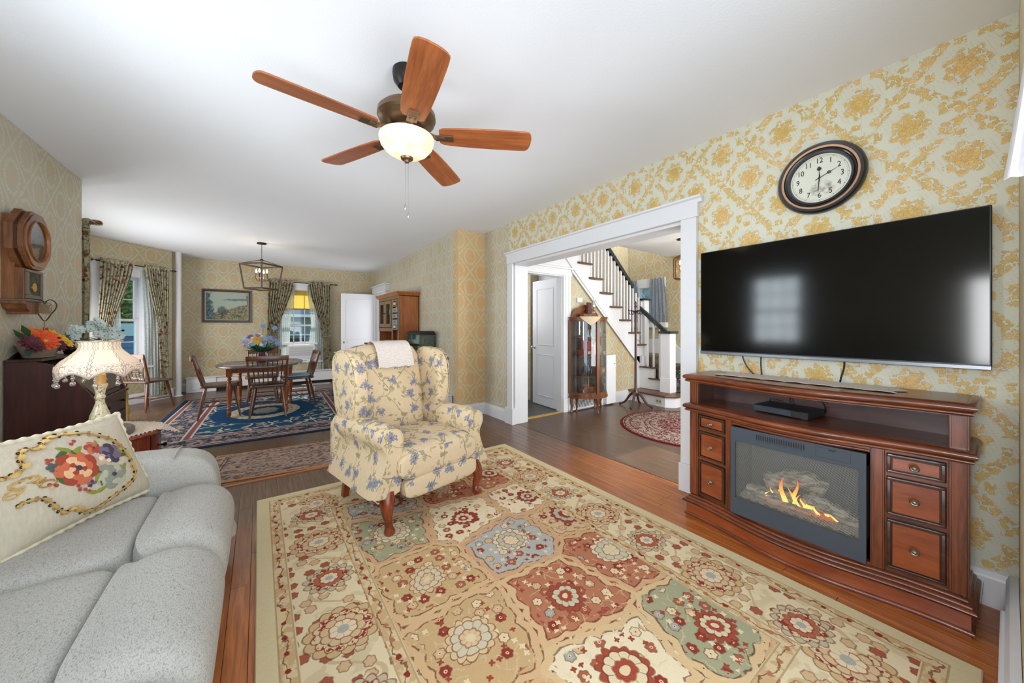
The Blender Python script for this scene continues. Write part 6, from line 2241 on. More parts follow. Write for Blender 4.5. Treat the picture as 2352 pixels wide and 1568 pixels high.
# lozenge braid along the ribs and lace band near the rim
braid = g.sm(g.ab(ribd * .6 - .012 - g.ab(g.cell(z / .022)) * .06), .012, .004) * g.lt(ribd, .10)
n = g.noise(g.wob(o_, 30, .02), 60, 3)
band_ = g.sm(z, .425, .410) * g.sm(g.ab(n - .5), .035, .015)
topb = g.gt(z, .490) * g.sm(g.ab(g.ab(g.cell(th_ * 4.2)) * .05 - g.ab(g.cell(z / .024)) * .012 * 2), .004, .001)
base_ = g.mix(g.sm(z, .33, .5), C(238, 214, 200), C(244, 222, 196))
col = g.mix(g.mx(g.mx(braid, band_), topb) * .9, base_, C(134, 122, 108))
warm = g.ramp(g.sm(z, .34, .52), [(0, (255, 206, 168)), (1, (255, 214, 170))])
M['shade'] = g.out(col, .9, emit=g.mix(g.mx(g.mx(braid, band_), topb) * .75, warm, C(120, 96, 74)), es=.15)


def shade(u, v, k=1.0):
    a = 2 * PI * u
    pr = [(.355, .166), (.375, .172), (.40, .171), (.43, .150), (.46, .118), (.49, .090), (.51, .081), (.53, .083), (.535, .088)]
    t = v * (len(pr) - 1); i = min(int(t), len(pr) - 2); f = t - i
    z = pr[i][0] * (1 - f) + pr[i + 1][0] * f; r_ = pr[i][1] * (1 - f) + pr[i + 1][1] * f
    sc8 = abs(math.sin(a * 4))
    r_ *= (1 + .0 - .055 * sc8 * (1 - abs(v - .4)))
    z += .030 * sc8 * max(0, 1 - v * 3.0) - .012 * max(0, 1 - v * 3) + .006 * abs(math.sin(a * 4)) * (v > .95)
    return (r_ * k * math.cos(a), r_ * k * math.sin(a), z)


MB().grid(shade, 128, 24, th=.0015, cu=True).build('lace_shade', M['shade'], L)
b = MB().tube([shade(i / 128, 0, 1.005) for i in range(128)], .0045, 6, closed=True)
b.build('rim_trim', plain('grey_lace_trim', (176, 166, 152), .9, var=.3, scale=200), L)
MB().tube([shade(i / 128, 1, 1.005) for i in range(128)], .003, 6, closed=True).build('top_trim', bpy.data.materials['grey_lace_trim'], L)
for i in range(12):
    a = 2 * PI * (i / 12 + .02)
    p = shade(i / 12 + .02, 0, .99)
    b = MB()
    b.ball((p[0], p[1], p[2] - .012), .006, 8, 5).ball((p[0], p[1], p[2] - .024), .0085, 8, 5).ball((p[0], p[1], p[2] - .036), .005, 8, 5).ball((p[0], p[1], p[2] - .052), (.012, .012, .013), 10, 6)
    b.tube([(p[0], p[1], p[2]), (p[0], p[1], p[2] - .05)], .0012, 4)
    b.build('crystal_drop', M['crystal'], L)
ll_ = bpy.data.lights.new('table_lamp_light', 'POINT'); ll_.energy = 1.5; ll_.color = (1, .72, .42); ll_.shadow_soft_size = .03
o = bpy.data.objects.new('table_lamp_light', ll_); COL.objects.link(o); o.location = (-.735, 3.0, .955)

# ------------------------------------------------------------------ slant-front desk
D = thing('slant_front_desk', 'dark mahogany slant-front desk against the wall under the regulator clock', 'desk', (-1.13, 4.1, 0))
sp = [(-1.325, .10), (-1.325, 1.04), (-1.15, 1.045), (-1.09, .99), (-1.00, .86), (-.945, .76), (-.94, .72), (-.94, .10)]
sp = [(-1.325, .10), (-1.325, 1.015)] + smoothp([(-1.24, 1.02), (-1.16, 1.0), (-1.07, .93), (-.99, .82), (-.945, .74), (-.94, .70)], 3, False) + [(-.94, .10)]
DM = wood('dark_mahogany_side', (52, 26, 24), (84, 42, 36), 'z', .45, .5, coat=.1)
MB().prism(sp, 3.73, 3.755, 'y').build('side_panel', DM, D, world=True)
MB().prism(sp, 4.425, 4.45, 'y').build('side_panel', DM, D, world=True)
MB().prism([(-1.325, .12), (-1.325, 1.005), (-1.24, 1.005), (-1.09, .92), (-.965, .74), (-.955, .70), (-.955, .12)], 3.755, 4.425, 'y').build('carcass', M['dkoak'], D, world=True)
MB().box(-1.325, 3.72, 1.015, -1.17, 4.46, 1.03).build('top_board', M['dkoak'], D, world=True, bevel=.003)
gal = smoothp([(3.74, 1.02), (3.80, 1.04), (3.9, 1.075), (4.02, 1.075), (4.1, 1.06), (4.2, 1.075), (4.32, 1.075), (4.4, 1.045), (4.45, 1.02)], 3, False)
MB().prism(gal + [(4.45, 1.0), (3.74, 1.0)], -1.330, -1.315, 'x').build('gallery', M['black'], D, world=True)
MB().add([(-1.10, 3.76, .965), (-1.10, 4.42, .965), (-.945, 4.42, .765), (-.945, 3.76, .765), (-1.115, 3.76, .955), (-1.115, 4.42, .955), (-.96, 4.42, .755), (-.96, 3.76, .755)], [(0, 1, 2, 3), (4, 7, 6, 5), (0, 4, 5, 1), (1, 5, 6, 2), (2, 6, 7, 3), (3, 7, 4, 0)]).build('slant_lid', M['dkoak'], D, world=True)
for z0, z1 in ((.56, .72), (.36, .545), (.14, .345)):
    d_ = MB().box(-.955, 3.765, z0, -.932, 4.415, z1).build('drawer', M['dkoak'], D, world=True, bevel=.003)
    for y in (3.90, 4.27):
        MB().lathe([(.004, 0), (.006, .012), (.014, .020), (.010, .028), (0, .03)], n=12, M=TR((-.932, y, (z0 + z1) / 2)) @ Matrix.Rotation(R(90), 4, 'Y')).build('drawer_knob', M['black'], d_, world=True)
for y in (3.76, 4.42):
    MB().turned((-.955, y, .14), (-.955, y, 0), [(0, .03), (.2, .02), (.4, .032), (.7, .026), (1, .014)], 12).build('leg', M['black'], D, world=True)
    MB().turned((-1.29, y, .14), (-1.29, y, 0), [(0, .03), (.2, .02), (.4, .032), (.7, .026), (1, .014)], 12).build('leg', M['black'], D, world=True)
# yellowed turned post beyond the desk (a small stool)
stl = thing('turned_leg_stool', 'small stool with yellow-painted turned legs beyond the desk, in front of the lone chair', 'stool', (-1.53, 6.72, 0))
MB().lathe([(0, .42), (.13, .42), (.135, .435), (.13, .45), (0, .452)], n=28).build('seat', M['dkoak'], stl)
for sx, sy in ((-1, -1), (1, -1), (1, 1), (-1, 1)):
    MB().turned((sx * .08, sy * .08, .42), (sx * .105, sy * .105, 0), [(0, .020), (.2, .034), (.45, .020), (.5, .032), (.75, .030), (.86, .016), (.9, .022), (1, .01)], 12).build('leg', plain('worn_yellow_paint', (176, 146, 74), .5, var=.2) if 'worn_yellow_paint' not in bpy.data.materials else bpy.data.materials['worn_yellow_paint'], stl)

# basket of flowers
bk = thing('flower_basket', 'oval wicker basket of orange and burgundy silk flowers on the desk', 'flower basket', (-1.245, 3.92, 1.0305))
g = G('whitewashed_wicker')
x, y, z = g.sep(g.co('Object'))
a_ = g.at(y, x)
wv = g.sin(z * 900.0) * .5 + g.sin(a_ * 60.0) * g.sin(z * 450.0) * .5
col = g.mix(g.sm(wv, -.4, .5), C(110, 88, 70), C(196, 180, 160))
g.bump(wv, .6, .003)
M['wicker'] = g.out(col, .8)
MB().lathe([(0, 0), (.070, 0), (.078, .006), (.098, .05), (.112, .085), (.108, .088), (.07, .01), (0, .01)], n=40, sy=1.35, sx=.8).build('basket', M['wicker'], bk)
for z, r_ in ((.010, .080), (.088, .112)):
    MB().tube([(r_ * .8 * math.cos(t), r_ * 1.35 * math.sin(t), z) for t in [2 * PI * i / 40 for i in range(40)]], .005, 6, closed=True).build('woven_rim', M['wicker'], bk)
bx0, by0, bz0 = -1.245, 3.92, 1.0305
fls = [(.06, -.12, .115, .066, 'orange', 12, 3), (.02, .10, .155, .040, 'yellow', 8, 2), (.06, .13, .12, .038, 'yellow', 8, 2), (.08, .155, .09, .036, 'yellow', 7, 1), (.0, .02, .155, .044, 'darkorange', 14, 2), (-.03, -.05, .165, .046, 'darkorange', 14, 2), (-.02, .17, .16, .045, 'orange', 12, 2),
       (.05, .03, .10, .05, 'burgundy', 10, 3), (.07, .03, .075, .045, 'burgundy', 10, 2), (.05, .20, .09, .05, 'burgundy', 10, 3), (.07, .19, .07, .035, 'burgundy', 9, 2), (.02, -.20, .11, .05, 'burgundy', 10, 3), (.04, -.19, .08, .04, 'burgundy', 9, 2), (.0, .10, .17, .04, 'red', 10, 2), (.04, .06, .14, .035, 'darkorange', 12, 1), (-.04, .10, .17, .03, 'red', 10, 1), (.03, -.04, .13, .035, 'red', 10, 1)]
for dx, dy, dz, r_, col_, n, ly in fls:
    petal_flower(bk, (bx0 + dx, by0 + dy, bz0 + dz), r_, n, PT[col_], PT['core'] if col_ != 'burgundy' else PT['burgundy'], (.75, -.55 + dy * 2, .45), layers=ly, cup=.5)
for p, q in (((0, -.15, .10), (-.02, -.27, .20)), ((.02, -.18, .08), (.05, -.30, .02)), ((.05, .14, .11), (.08, .24, .14)), ((.0, -.12, .13), (-.01, -.20, .23)), ((.05, .08, .08), (.11, .10, .05)), ((.02, -.05, .12), (.08, -.03, .15)), ((.03, .0, .12), (.09, .08, .14)), ((.03, .2, .1), (.07, .27, .16))):
    leaf(bk, (bx0 + p[0], by0 + p[1], bz0 + p[2]), (bx0 + q[0], by0 + q[1], bz0 + q[2]), .022, PT['green' if q[2] > .1 else 'dgreen'])
ht = thing('wire_heart', 'twisted vine heart on a thin stick above the flower basket', 'ornament', (-1.22, 3.90, 1.035))
MB().tube([(-1.215, 3.895, 1.10), (-1.215, 3.895, 1.285)], .003, 6).build('stick', plain('grey_twig', (140, 120, 100), .8), ht, world=True)
hp = [(0, .0), (-.030, .045), (-.058, .095), (-.055, .130), (-.030, .150), (-.008, .138), (0, .118), (.008, .138), (.030, .150), (.055, .130), (.058, .095), (.030, .045)]
for o1, th_w in ((0, .0022), (.003, .0016)):
    MB().tube([(-1.215 + o1 + y * .75, 3.895 + y * .45 + o1, 1.285 + z) for y, z in smoothp(hp, 4)], th_w, 6, closed=True).build('heart_vine', M['dkoak'], ht, world=True)
r6 = random.Random(6)
b = MB()
for _ in range(26):
    q5 = [(r6.uniform(-.042, .042), r6.uniform(-.010, .010), r6.uniform(-.045, .032)) for _ in range(5)]
    pts = [(-1.215 + a * .75, 3.895 + a * .45 + b2, 1.38 + c2) for a, b2, c2 in q5]
    b.tube(smoothp(pts, 4, False), .0016, 4)
tag(b.build('tangled_twigs', plain('tan_twig', (150, 126, 98), .8), ht, world=True), kind='stuff')
wf = thing('white_flower_bunch', 'bunch of white silk flowers in a dark vase behind the lamp shade', 'flowers', (-1.22, 4.33, 1.0305))
MB().lathe([(0, 0), (.03, 0), (.04, .03), (.02, .07), (.026, .09), (0, .09)], n=16).build('vase', M['black'], wf)
for i in range(34):
    a = r6.random() * 2 * PI; e_ = r6.random()
    rr = .15 * math.sqrt(r6.random())
    c = (-1.10 + rr * math.cos(a) * 1.0, 4.36 + rr * math.sin(a) * .6, 1.17 + .085 * (1 - rr / .17) * 1.2 + .03 * r6.uniform(-1, 1))
    petal_flower(wf, c, .034, 6, PT['white'], PT['palegreen'], (.5, -.6 + .3 * math.sin(a), .6 * r6.random()), layers=2, cup=.6)
for i in range(14):
    a = r6.random() * 2 * PI
    leaf(wf, (-1.17, 4.34, 1.12), (-1.10 + .14 * math.cos(a), 4.36 + .09 * math.sin(a), 1.14 + .03 * r6.random()), .02, PT['palegreen'])
MB().tube([(-1.17, 4.34, 1.13), (-1.02, 4.30, 1.20), (-.93, 4.30, 1.215)], .002, 5).build('stem', M['dkoak'], wf, world=True)
MB().ball((-.925, 4.30, 1.216), .009, 8, 6).build('berry', M['black'], wf, world=True)

# ------------------------------------------------------------------ regulator clock (local: x right, -y out; rz=+90 faces +X)
rg = thing('regulator_clock', 'antique oak wall clock with octagonal case and pendulum box over the desk', 'clock', (-1.335, 3.83, 1.82), R(90))
OC = M['oak_clock']


def octo(r_, y0, y1, hole=None):
    m = MB()
    k = r_ / math.cos(R(22.5))
    out_ = [(k * math.cos(R(22.5 + 45 * i)), k * math.sin(R(22.5 + 45 * i))) for i in range(8)]
    if hole is None:
        return m.prism(out_, y0, y1, 'y')
    n = 40
    vs = []
    for yy in (y0, y1):
        for i in range(n):
            a = 2 * PI * i / n
            an = (a - R(22.5)) % R(45)
            rr = r_ / math.cos(abs(((a) % R(45)) if ((a) % R(45)) <= R(22.5) else R(45) - (a % R(45))))
            vs += [(rr * math.cos(a), yy, rr * math.sin(a)), (hole * math.cos(a), yy, hole * math.sin(a))]
    fs = []
    for i in range(n):
        j = (i + 1) % n
        o0, i0, o1, i1 = 2 * i, 2 * i + 1, 2 * j, 2 * j + 1
        q = 2 * n
        fs += [(o0, o1, i1, i0), (q + o0, q + i0, q + i1, q + o1), (o0, q + o0, q + o1, o1), (i0, i1, q + i1, q + i0)]
    return m.add(vs, fs)


MB().box(-.115, -.055, -.42, .115, 0, .15).build('back_case', OC, rg)
octo(.195, -.075, -.04).build('octagon_back', OC, rg)
octo(.183, -.088, -.075).build('octagon_step', plain('dark_oak_groove', (56, 32, 20), .4), rg)
octo(.190, -.112, -.088, .135).build('octagon_bezel', OC, rg, bevel=.003)
octo(.172, -.118, -.110, .138).build('octagon_front', OC, rg)
MB().lathe([(.126, .086), (.139, .086), (.139, .124), (.134, .126), (.128, .116), (.126, .086)], n=48, M=ROT).build('turned_bezel', M['oak'], rg)
MB().lathe([(0, .086), (.130, .086), (.130, .09), (0, .09)], n=48, M=ROT).build('dial', plain('silvered_dial', (170, 174, 160), .35, .1), rg)
MB().lathe([(0, .112), (.130, .112), (.130, .1135), (0, .1135)], n=40, M=ROT).build('glass', M['cabglass'], rg)
rom = ['XII', 'I', 'II', 'III', 'IV', 'V', 'VI', 'VII', 'VIII', 'IX', 'X', 'XI']
for i, s_ in enumerate(rom):
    xf(text_mesh(s_, .026), Matrix.Rotation(R(30 * i), 4, 'Y') @ TR((0, -.0905, .102)), (.7, 1, 1)).build('numeral', ink, rg)
for a, l in ((100, .09), (165, .065)):
    MB().prism([(-.003, -.01), (.003, -.01), (.0, l)], -.095, -.094, 'y', M=Matrix.Rotation(R(a), 4, 'Y')).build('clock_hand', ink, rg)
MB().box(-.112, -.092, -.395, .112, -.05, -.19).build('pendulum_box', OC, rg, bevel=.003)
for q in ((-.105, -.215, .105, -.195), (-.105, -.39, .105, -.365), (-.105, -.365, -.08, -.215), (.08, -.365, .105, -.215)):
    MB().box(q[0], -.104, q[1], q[2], -.09, q[3]).build('door_frame', plain('weathered_grey_oak', (96, 84, 74), .4, var=.2) if 'weathered_grey_oak' not in bpy.data.materials else bpy.data.materials['weathered_grey_oak'], rg, bevel=.003)
MB().box(-.08, -.096, -.365, .08, -.092, -.215).build('door_back', plain('dark_case_interior', (60, 56, 30), .3), rg)
MB().box(-.08, -.099, -.365, .08, -.0975, -.215).build('door_glass', M['cabglass'], rg)
MB().lathe([(0, 0), (.03, 0), (.03, .003), (0, .003)], n=24, c=(0, 0, 0), M=TR((0, -.0965, -.31)) @ ROT).build('pendulum_bob', M['brass'], rg)
MB().prism([(-.13, -.405), (.13, -.405), (.13, -.425), (.115, -.43), (.10, -.455), (.06, -.475), (.06, -.49), (-.06, -.49), (-.06, -.475), (-.10, -.455), (-.115, -.43), (-.13, -.425)], -.10, -.0, 'y').build('base_moulding', OC, rg, bevel=.003)
MB().box(-.14, -.112, -.408, .14, 0, -.395).build('base_shelf', bpy.data.materials['weathered_grey_oak'], rg, bevel=.003)

# ------------------------------------------------------------------ hutch, aquarium, etc. on the dining side wall
H = thing('hutch_cabinet', 'tall wooden hutch with glass doors and label drawers against the dining side wall', 'cabinet', (2.1, 6.6, 0))
HW, HF = M['hutchwood'], M['hutch_front']
MB().box(1.94, 6.0, .95, 2.285, 6.02, 1.80).box(1.94, 7.22, .95, 2.285, 7.24, 1.80).box(2.27, 6.0, .95, 2.285, 7.24, 1.80).box(1.94, 6.0, 1.78, 2.285, 7.24, 1.80).build('upper_case', HW, H, world=True)
MB().box(2.12, 5.995, .95, 2.135, 6.0, 1.80).build('side_batten', HW, H, world=True)
MB().sweep([(2.285, 5.995), (1.93, 5.995), (1.93, 7.245), (2.285, 7.245)], [(0, 1.79), (.02, 1.79), (.05, 1.84), (.05, 1.855), (0, 1.855)], smooth=False).build('cornice', HW, H, world=True)
MB().box(1.94, 6.0, 1.845, 2.285, 7.24, 1.855).build('roof_board', HW, H, world=True)
MB().box(1.925, 6.0, .95, 1.94, 6.06, 1.74).box(1.925, 6.34, .95, 1.94, 6.40, 1.74).box(1.925, 7.19, 1.23, 1.94, 7.24, 1.74).box(1.925, 6.0, 1.74, 1.94, 7.24, 1.79).box(1.925, 6.40, 1.17, 1.94, 7.24, 1.23).build('face_frame', HF, H, world=True)
for i, (z0, z1) in enumerate(((1.60, 1.73), (1.50, 1.58), (1.40, 1.48), (1.20, 1.38))):
    d_ = MB().box(1.918, 6.07, z0, 1.93, 6.33, z1).build('drawer', plain('blue_grey_drawer', (140, 150, 152), .45) if i else HF, H, world=True, bevel=.002)
    MB().lathe([(.004, 0), (.012, .014), (0, .02)], n=10, M=TR((1.918, 6.20, z1 - .04)) @ Matrix.Rotation(R(-90), 4, 'Y')).build('drawer_knob', M['black'], d_, world=True)
    if i in (0, 3):
        MB().box(1.914, 6.12, z0 + .02, 1.919, 6.28, z0 + .09).build('label_frame', M['dkoak'], d_, world=True)
        MB().box(1.912, 6.14, z0 + .035, 1.9145, 6.26, z0 + .075).build('label_card', plain('ivory_card', (214, 208, 190), .7) if 'ivory_card' not in bpy.data.materials else bpy.data.materials['ivory_card'], d_, world=True)
for y0, y1 in ((6.41, 6.79), (6.80, 7.18)):
    f = MB().box(1.915, y0, 1.31, 1.93, y0 + .07, 1.67).box(1.915, y1 - .07, 1.31, 1.93, y1, 1.67).box(1.915, y0, 1.67, 1.93, y1, 1.73).box(1.915, y0, 1.25, 1.93, y1, 1.31)
    d_ = f.build('door', HF, H, world=True, bevel=.002)
    MB().box(1.922, y0 + .07, 1.31, 1.925, y1 - .07, 1.67).build('door_glass', M['cabglass'], d_, world=True)
    MB().ball((1.908, y1 - .035 if y0 < 6.5 else y0 + .035, 1.50), .013, 8, 6).build('door_knob', M['dkoak'], d_, world=True)
for z in (1.24, 1.48): MB().box(1.95, 6.38, z, 2.27, 7.22, z + .015).build('shelf', HW, H, world=True)
MB().box(1.66, 6.0, .92, 2.285, 7.26, .95).build('counter', M['dkoak'], H, world=True, bevel=.004)
MB().box(1.70, 6.02, .06, 2.28, 7.24, .92).build('lower_case', HW, H, world=True)
for y0, y1 in ((6.04, 6.62), (6.64, 7.22)):
    d_ = MB().box(1.685, y0, .10, 1.70, y1, .72).build('door', HF, H, world=True, bevel=.003)
    MB().ball((1.675, (y1 - .04) if y0 < 6.5 else (y0 + .04), .5), .013, 8, 6).build('door_knob', M['black'], d_, world=True)
    MB().box(1.685, y0, .74, 1.70, y1, .90).build('drawer', HF, H, world=True, bevel=.003)
for y0, hgt, c_ in ((6.5, .12, (60, 110, 150)), (6.62, .16, (170, 160, 130)), (6.9, .13, (110, 60, 60)), (7.02, .10, (210, 210, 205))):
    t = thing('crockery', {6.5: 'blue jar behind the hutch glass nearest the drawers', 6.62: 'tall sand-coloured jar behind the hutch glass', 6.9: 'maroon jar behind the hutch glass', 7.02: 'short white jar behind the hutch glass'}[y0], 'crockery', (2.1, y0, 1.495), 0, 'crockery in the hutch')
    MB().lathe([(0, 0), (.03, 0), (.045, .03), (.035, hgt * .8), (.04, hgt), (0, hgt)], n=14).build('body', plain('crockery_glaze_%d' % int(y0 * 100), c_, .2), t)
nst = thing('twig_nest', 'small tangled wire nest ornament on the hutch counter', 'ornament', (1.80, 6.20, .95))
for k in range(30):
    a = k * 2.4; rr = .09 + .03 * math.sin(k * 3)
    MB().tube(smoothp([(1.80 + rr * math.cos(a), 6.20 + rr * math.sin(a), .953), (1.80 + .05 * math.cos(a + 1), 6.2 + .05 * math.sin(a + 1), 1.01 + .02 * math.sin(k)), (1.80 + rr * math.cos(a + 2.2), 6.2 + rr * math.sin(a + 2.2), .98 + .03 * math.cos(k * 2))], 4, False), .003, 4).build('twig', plain('silver_twig', (176, 170, 156), .5) if k == 0 else bpy.data.materials['silver_twig'], nst, world=True)
aq = thing('aquarium', 'small glass aquarium with a black hood behind the armchair', 'aquarium', (2.105, 5.46, .902))
MB().box(1.98, 5.20, .905, 2.225, 5.205, 1.125).box(1.98, 5.715, .905, 2.225, 5.72, 1.125).box(1.98, 5.20, .905, 1.985, 5.72, 1.125).box(2.22, 5.20, .905, 2.225, 5.72, 1.125).build('tank_glass', M['greenglass'], aq, world=True)
MB().prism([(1.97, 1.125), (2.235, 1.125), (2.235, 1.15), (2.21, 1.185), (2.02, 1.185), (1.97, 1.15)], 5.19, 5.73, 'y').build('hood', M['blackp'], aq, world=True, bevel=.006, seg=2)
MB().box(1.97, 5.19, .902, 2.235, 5.73, .925).build('base_trim', M['blackp'], aq, world=True)
MB().box(1.99, 5.21, .925, 2.215, 5.71, .95).build('gravel', plain('aquarium_gravel', (120, 110, 80), .9, var=.5, scale=120), aq, world=True)
MB().box(2.20, 5.21, .95, 2.218, 5.71, 1.12).build('dark_backing', plain('tank_backing', (24, 40, 48), .6), aq, world=True)
for k in range(22):
    x = 2.06 + .06 * math.sin(k * 2.1); y = 5.26 + .018 * k
    leaf(aq, (x, y, .95), (x + .02 * math.sin(k), y + .02 * math.cos(k * 3), 1.08 + .03 * math.sin(k * 5)), .016, plain('water_weed', (120, 140, 50), .6) if k == 0 else bpy.data.materials['water_weed'], 'water_weed')
asd = thing('aquarium_stand', 'dark wooden cabinet carrying the aquarium', 'cabinet', (2.09, 5.46, 0))
MB().box(1.94, 5.16, .03, 2.235, 5.76, .90).build('case', M['dkoak'], asd, world=True, bevel=.004)
MB().box(1.93, 5.18, .08, 1.942, 5.455, .86).build('door', M['oak'], asd, world=True, bevel=.003)
MB().box(1.93, 5.465, .08, 1.942, 5.74, .86).build('door', M['oak'], asd, world=True, bevel=.003)
hb = thing('side_wall_heater', 'white baseboard heater on the dining side wall beyond the armchair', 'heater', (2.16, 4.8, .02))
MB().box(2.09, 4.60, .02, 2.235, 5.12, .27).build('cover', M['heater'], hb, world=True, bevel=.006)
MB().box(2.08, 4.59, .27, 2.24, 5.13, .285).build('top_cap', M['white'], hb, world=True, bevel=.003)
for x in (2.115, 2.165): MB().box(x, 4.592, .05, x + .035, 4.60, .25).build('end_panel', M['white'], hb, world=True, bevel=.002)
# patchwork blanket on a rack behind the armchair
qr = thing('blanket_rack', 'low wooden blanket rack hidden behind the armchair', 'rack', (1.50, 3.66, 0))
for x in (1.30, 1.66):
    MB().rod((x, 3.62, .012), (x, 3.66, .93), .014).build('upright', M['dkoak'], qr, world=True)
    MB().rod((x, 3.50, .012), (x, 3.80, .012), .014).build('foot', M['dkoak'], qr, world=True)
MB().rod((1.28, 3.66, .92), (1.68, 3.66, .92), .012).build('rail', M['dkoak'], qr, world=True)
qt = thing('patchwork_afghan', 'plum and pink patchwork afghan peeking out beside the armchair wing', 'blanket', (1.5, 3.66, .6))
qm = [plain('yarn_plum', (86, 56, 66), .95), plain('yarn_rose', (150, 104, 104), .95), plain('yarn_pale', (196, 180, 170), .95), plain('yarn_wine', (104, 62, 70), .95)]
for i in range(11):
    for j in range(7):
        x = 1.335 + i * .036; z = .935 - j * .042
        dxx = .018 if j % 2 else 0
        MB().prism([(-.019, 0), (0, -.022), (.019, 0), (0, .022)], -.004, .004, 'y', M=TR((x + dxx, 3.642 - .002 * math.sin(i + j), z))).build('patch', qm[(i * 3 + j * 2) % 4], qt, world=True)
MB().tube([(1.32 + .02 * k, 3.655 + .01 * math.sin(k), .925 + .012 * math.cos(k)) for k in range(20)], .018, 6).build('folded_edge', qm[0], qt, world=True)

# ------------------------------------------------------------------ curio cabinet
cx0, cy0, rx_, ry_ = 4.045, 3.765, .325, .325
CB = thing('curio_cabinet', 'oak bow-front curio cabinet with curved glass against the hall wall', 'cabinet', (cx0, cy0, 0))
OK_ = M['oak_cur'] = wood('aged_oak_curio', (84, 46, 24), (134, 82, 46), 'z', .32, coat=.2)


def arc(r_=1.0, n=30, a0=180, a1=360):
    return [(cx0 + rx_ * r_ * math.cos(R(a0 + (a1 - a0) * i / n)), cy0 + ry_ * r_ * math.sin(R(a0 + (a1 - a0) * i / n))) for i in range(n + 1)]


for z0, z1, k, nm in ((.235, .275, 1.03, 'base_board'), (.215, .237, 1.06, 'base_moulding'), (1.345, 1.385, 1.03, 'top_board'), (1.38, 1.395, 1.07, 'top_moulding')):
    MB().prism(arc(k), z0, z1).build(nm, OK_, CB, world=True, bevel=.004)
FA = 258
for a, w_ in ((181.5, .035), (358.5, .035), (FA, .05)):
    x, y = cx0 + rx_ * math.cos(R(a)), cy0 + ry_ * math.sin(R(a))
    MB().box(-.016, -w_ / 2, .27, .016, w_ / 2, 1.35, M=TR((x, y, 0), rz=R(a))).build('post', OK_, CB, world=True, bevel=.003)
for a0, a1 in ((183, FA - 4), (FA + 4, 357)):
    pa, pb = arc(.985, 20, a0, a1), arc(.975, 20, a0, a1)[::-1]
    MB().prism(pa + pb, .29, 1.34, smooth=True).build('curved_glass', M['cabglass'], CB, world=True)
    for z0, z1 in ((.275, .30), (1.325, 1.348)):
        MB().prism(arc(1.0, 20, a0, a1) + arc(.95, 20, a0, a1)[::-1], z0, z1).build('door_rail', OK_, CB, world=True)
for z in (.52, .82, 1.09):
    MB().prism(arc(.93), z, z + .012).build('shelf', OK_, CB, world=True)
MB().box(cx0 - .32, 3.762, .25, cx0 + .32, 3.775, 1.36).build('back_board', plain('curio_back', (92, 80, 70), .6), CB, world=True)
for a in (186, 354, FA, 225, 320):
    x, y = cx0 + rx_ * .97 * math.cos(R(a)), cy0 + ry_ * .97 * math.sin(R(a)) - (0 if a in (FA, 225, 320) else .01)
    dx, dy = math.cos(R(a)), math.sin(R(a))
    if a in (225, 320): x, y = (cx0 - .2, 3.74) if a == 225 else (cx0 + .2, 3.74); dx, dy = 0, 0
    MB().tube([(x, y, .22), (x + dx * .012, y + dy * .012, .17), (x - dx * .004, y - dy * .004, .08), (x + dx * .008, y + dy * .008, .02), (x + dx * .016, y + dy * .016, 0)], [.028, .026, .015, .015, .020], 10).build('leg', OK_, CB, world=True)
cr_ = smoothp([(cx0 - .30, 1.39), (cx0 - .28, 1.45), (cx0 - .21, 1.52), (cx0 - .12, 1.545), (cx0 - .04, 1.58), (cx0 + .04, 1.58), (cx0 + .12, 1.545), (cx0 + .20, 1.51), (cx0 + .27, 1.44), (cx0 + .30, 1.39)], 4, False)
MB().prism(cr_, 3.74, 3.765, 'y').build('crest', OK_, CB, world=True, bevel=.004)
MB().tube([(cx0 - .06 + .02 * k, 3.735, 1.50 + .02 * math.sin(k * .9)) for k in range(7)], [.006, .014, .02, .022, .018, .012, .006], 8).build('carving', OK_, CB, world=True)
# things inside and on top


def prop(name, label, cat, loc, fn, group=None):
    t = thing(name, label, cat, loc, 0, group)
    fn(t)
    return t


redm = plain('red_lacquer', (172, 40, 40), .35)
brn = plain('terracotta_box', (150, 84, 54), .5)
blk = plain('dark_blue_glaze', (34, 44, 54), .15, coat=.5)
wht = plain('white_porcelain', (214, 210, 202), .25, var=.1)
prop('red_tin_box', 'tall red tin box stacked on the red case in the curio cabinet', 'box', (3.96, 3.64, .917), lambda t: (MB().box(-.08, -.05, 0, .08, .05, .13).build('body', redm, t, bevel=.004), MB().box(-.083, -.053, .10, .083, .053, .135).build('lid', redm, t, bevel=.004), MB().ball((.05, -.055, .06), .02, 10, 6).build('medallion', wht, t)))
prop('red_flat_case', 'flat red case under the tin box in the curio cabinet', 'box', (3.93, 3.64, .833), lambda t: (MB().box(-.12, -.07, 0, .12, .07, .082).build('body', plain('faded_red', (150, 60, 50), .45), t, bevel=.004), MB().box(-.03, -.073, .02, .03, -.07, .06).build('label', wht, t)))
prop('dark_vase', 'dark blue glazed vase on the third shelf of the curio cabinet', 'vase', (3.92, 3.60, .533), lambda t: MB().lathe([(0, 0), (.04, 0), (.062, .05), (.064, .11), (.04, .155), (.036, .18), (.044, .19), (0, .19)], n=24).build('body', blk, t))
prop('small_frame', 'small dark picture frame beside the blue vase in the curio cabinet', 'picture frame', (4.02, 3.62, .533), lambda t: (MB().box(-.035, 0, 0, .035, .012, .13).build('frame', plain('plum_frame', (70, 30, 50), .4), t, bevel=.003), MB().box(-.018, -.002, .03, .018, .001, .10).build('photo', wht, t)))
prop('terracotta_box', 'terracotta coloured box on the third shelf of the curio cabinet', 'box', (4.20, 3.60, .533), lambda t: (MB().box(-.07, -.05, 0, .07, .05, .12).build('body', brn, t, bevel=.004), MB().box(.0, -.053, .04, .045, -.05, .09).build('label', wht, t)))
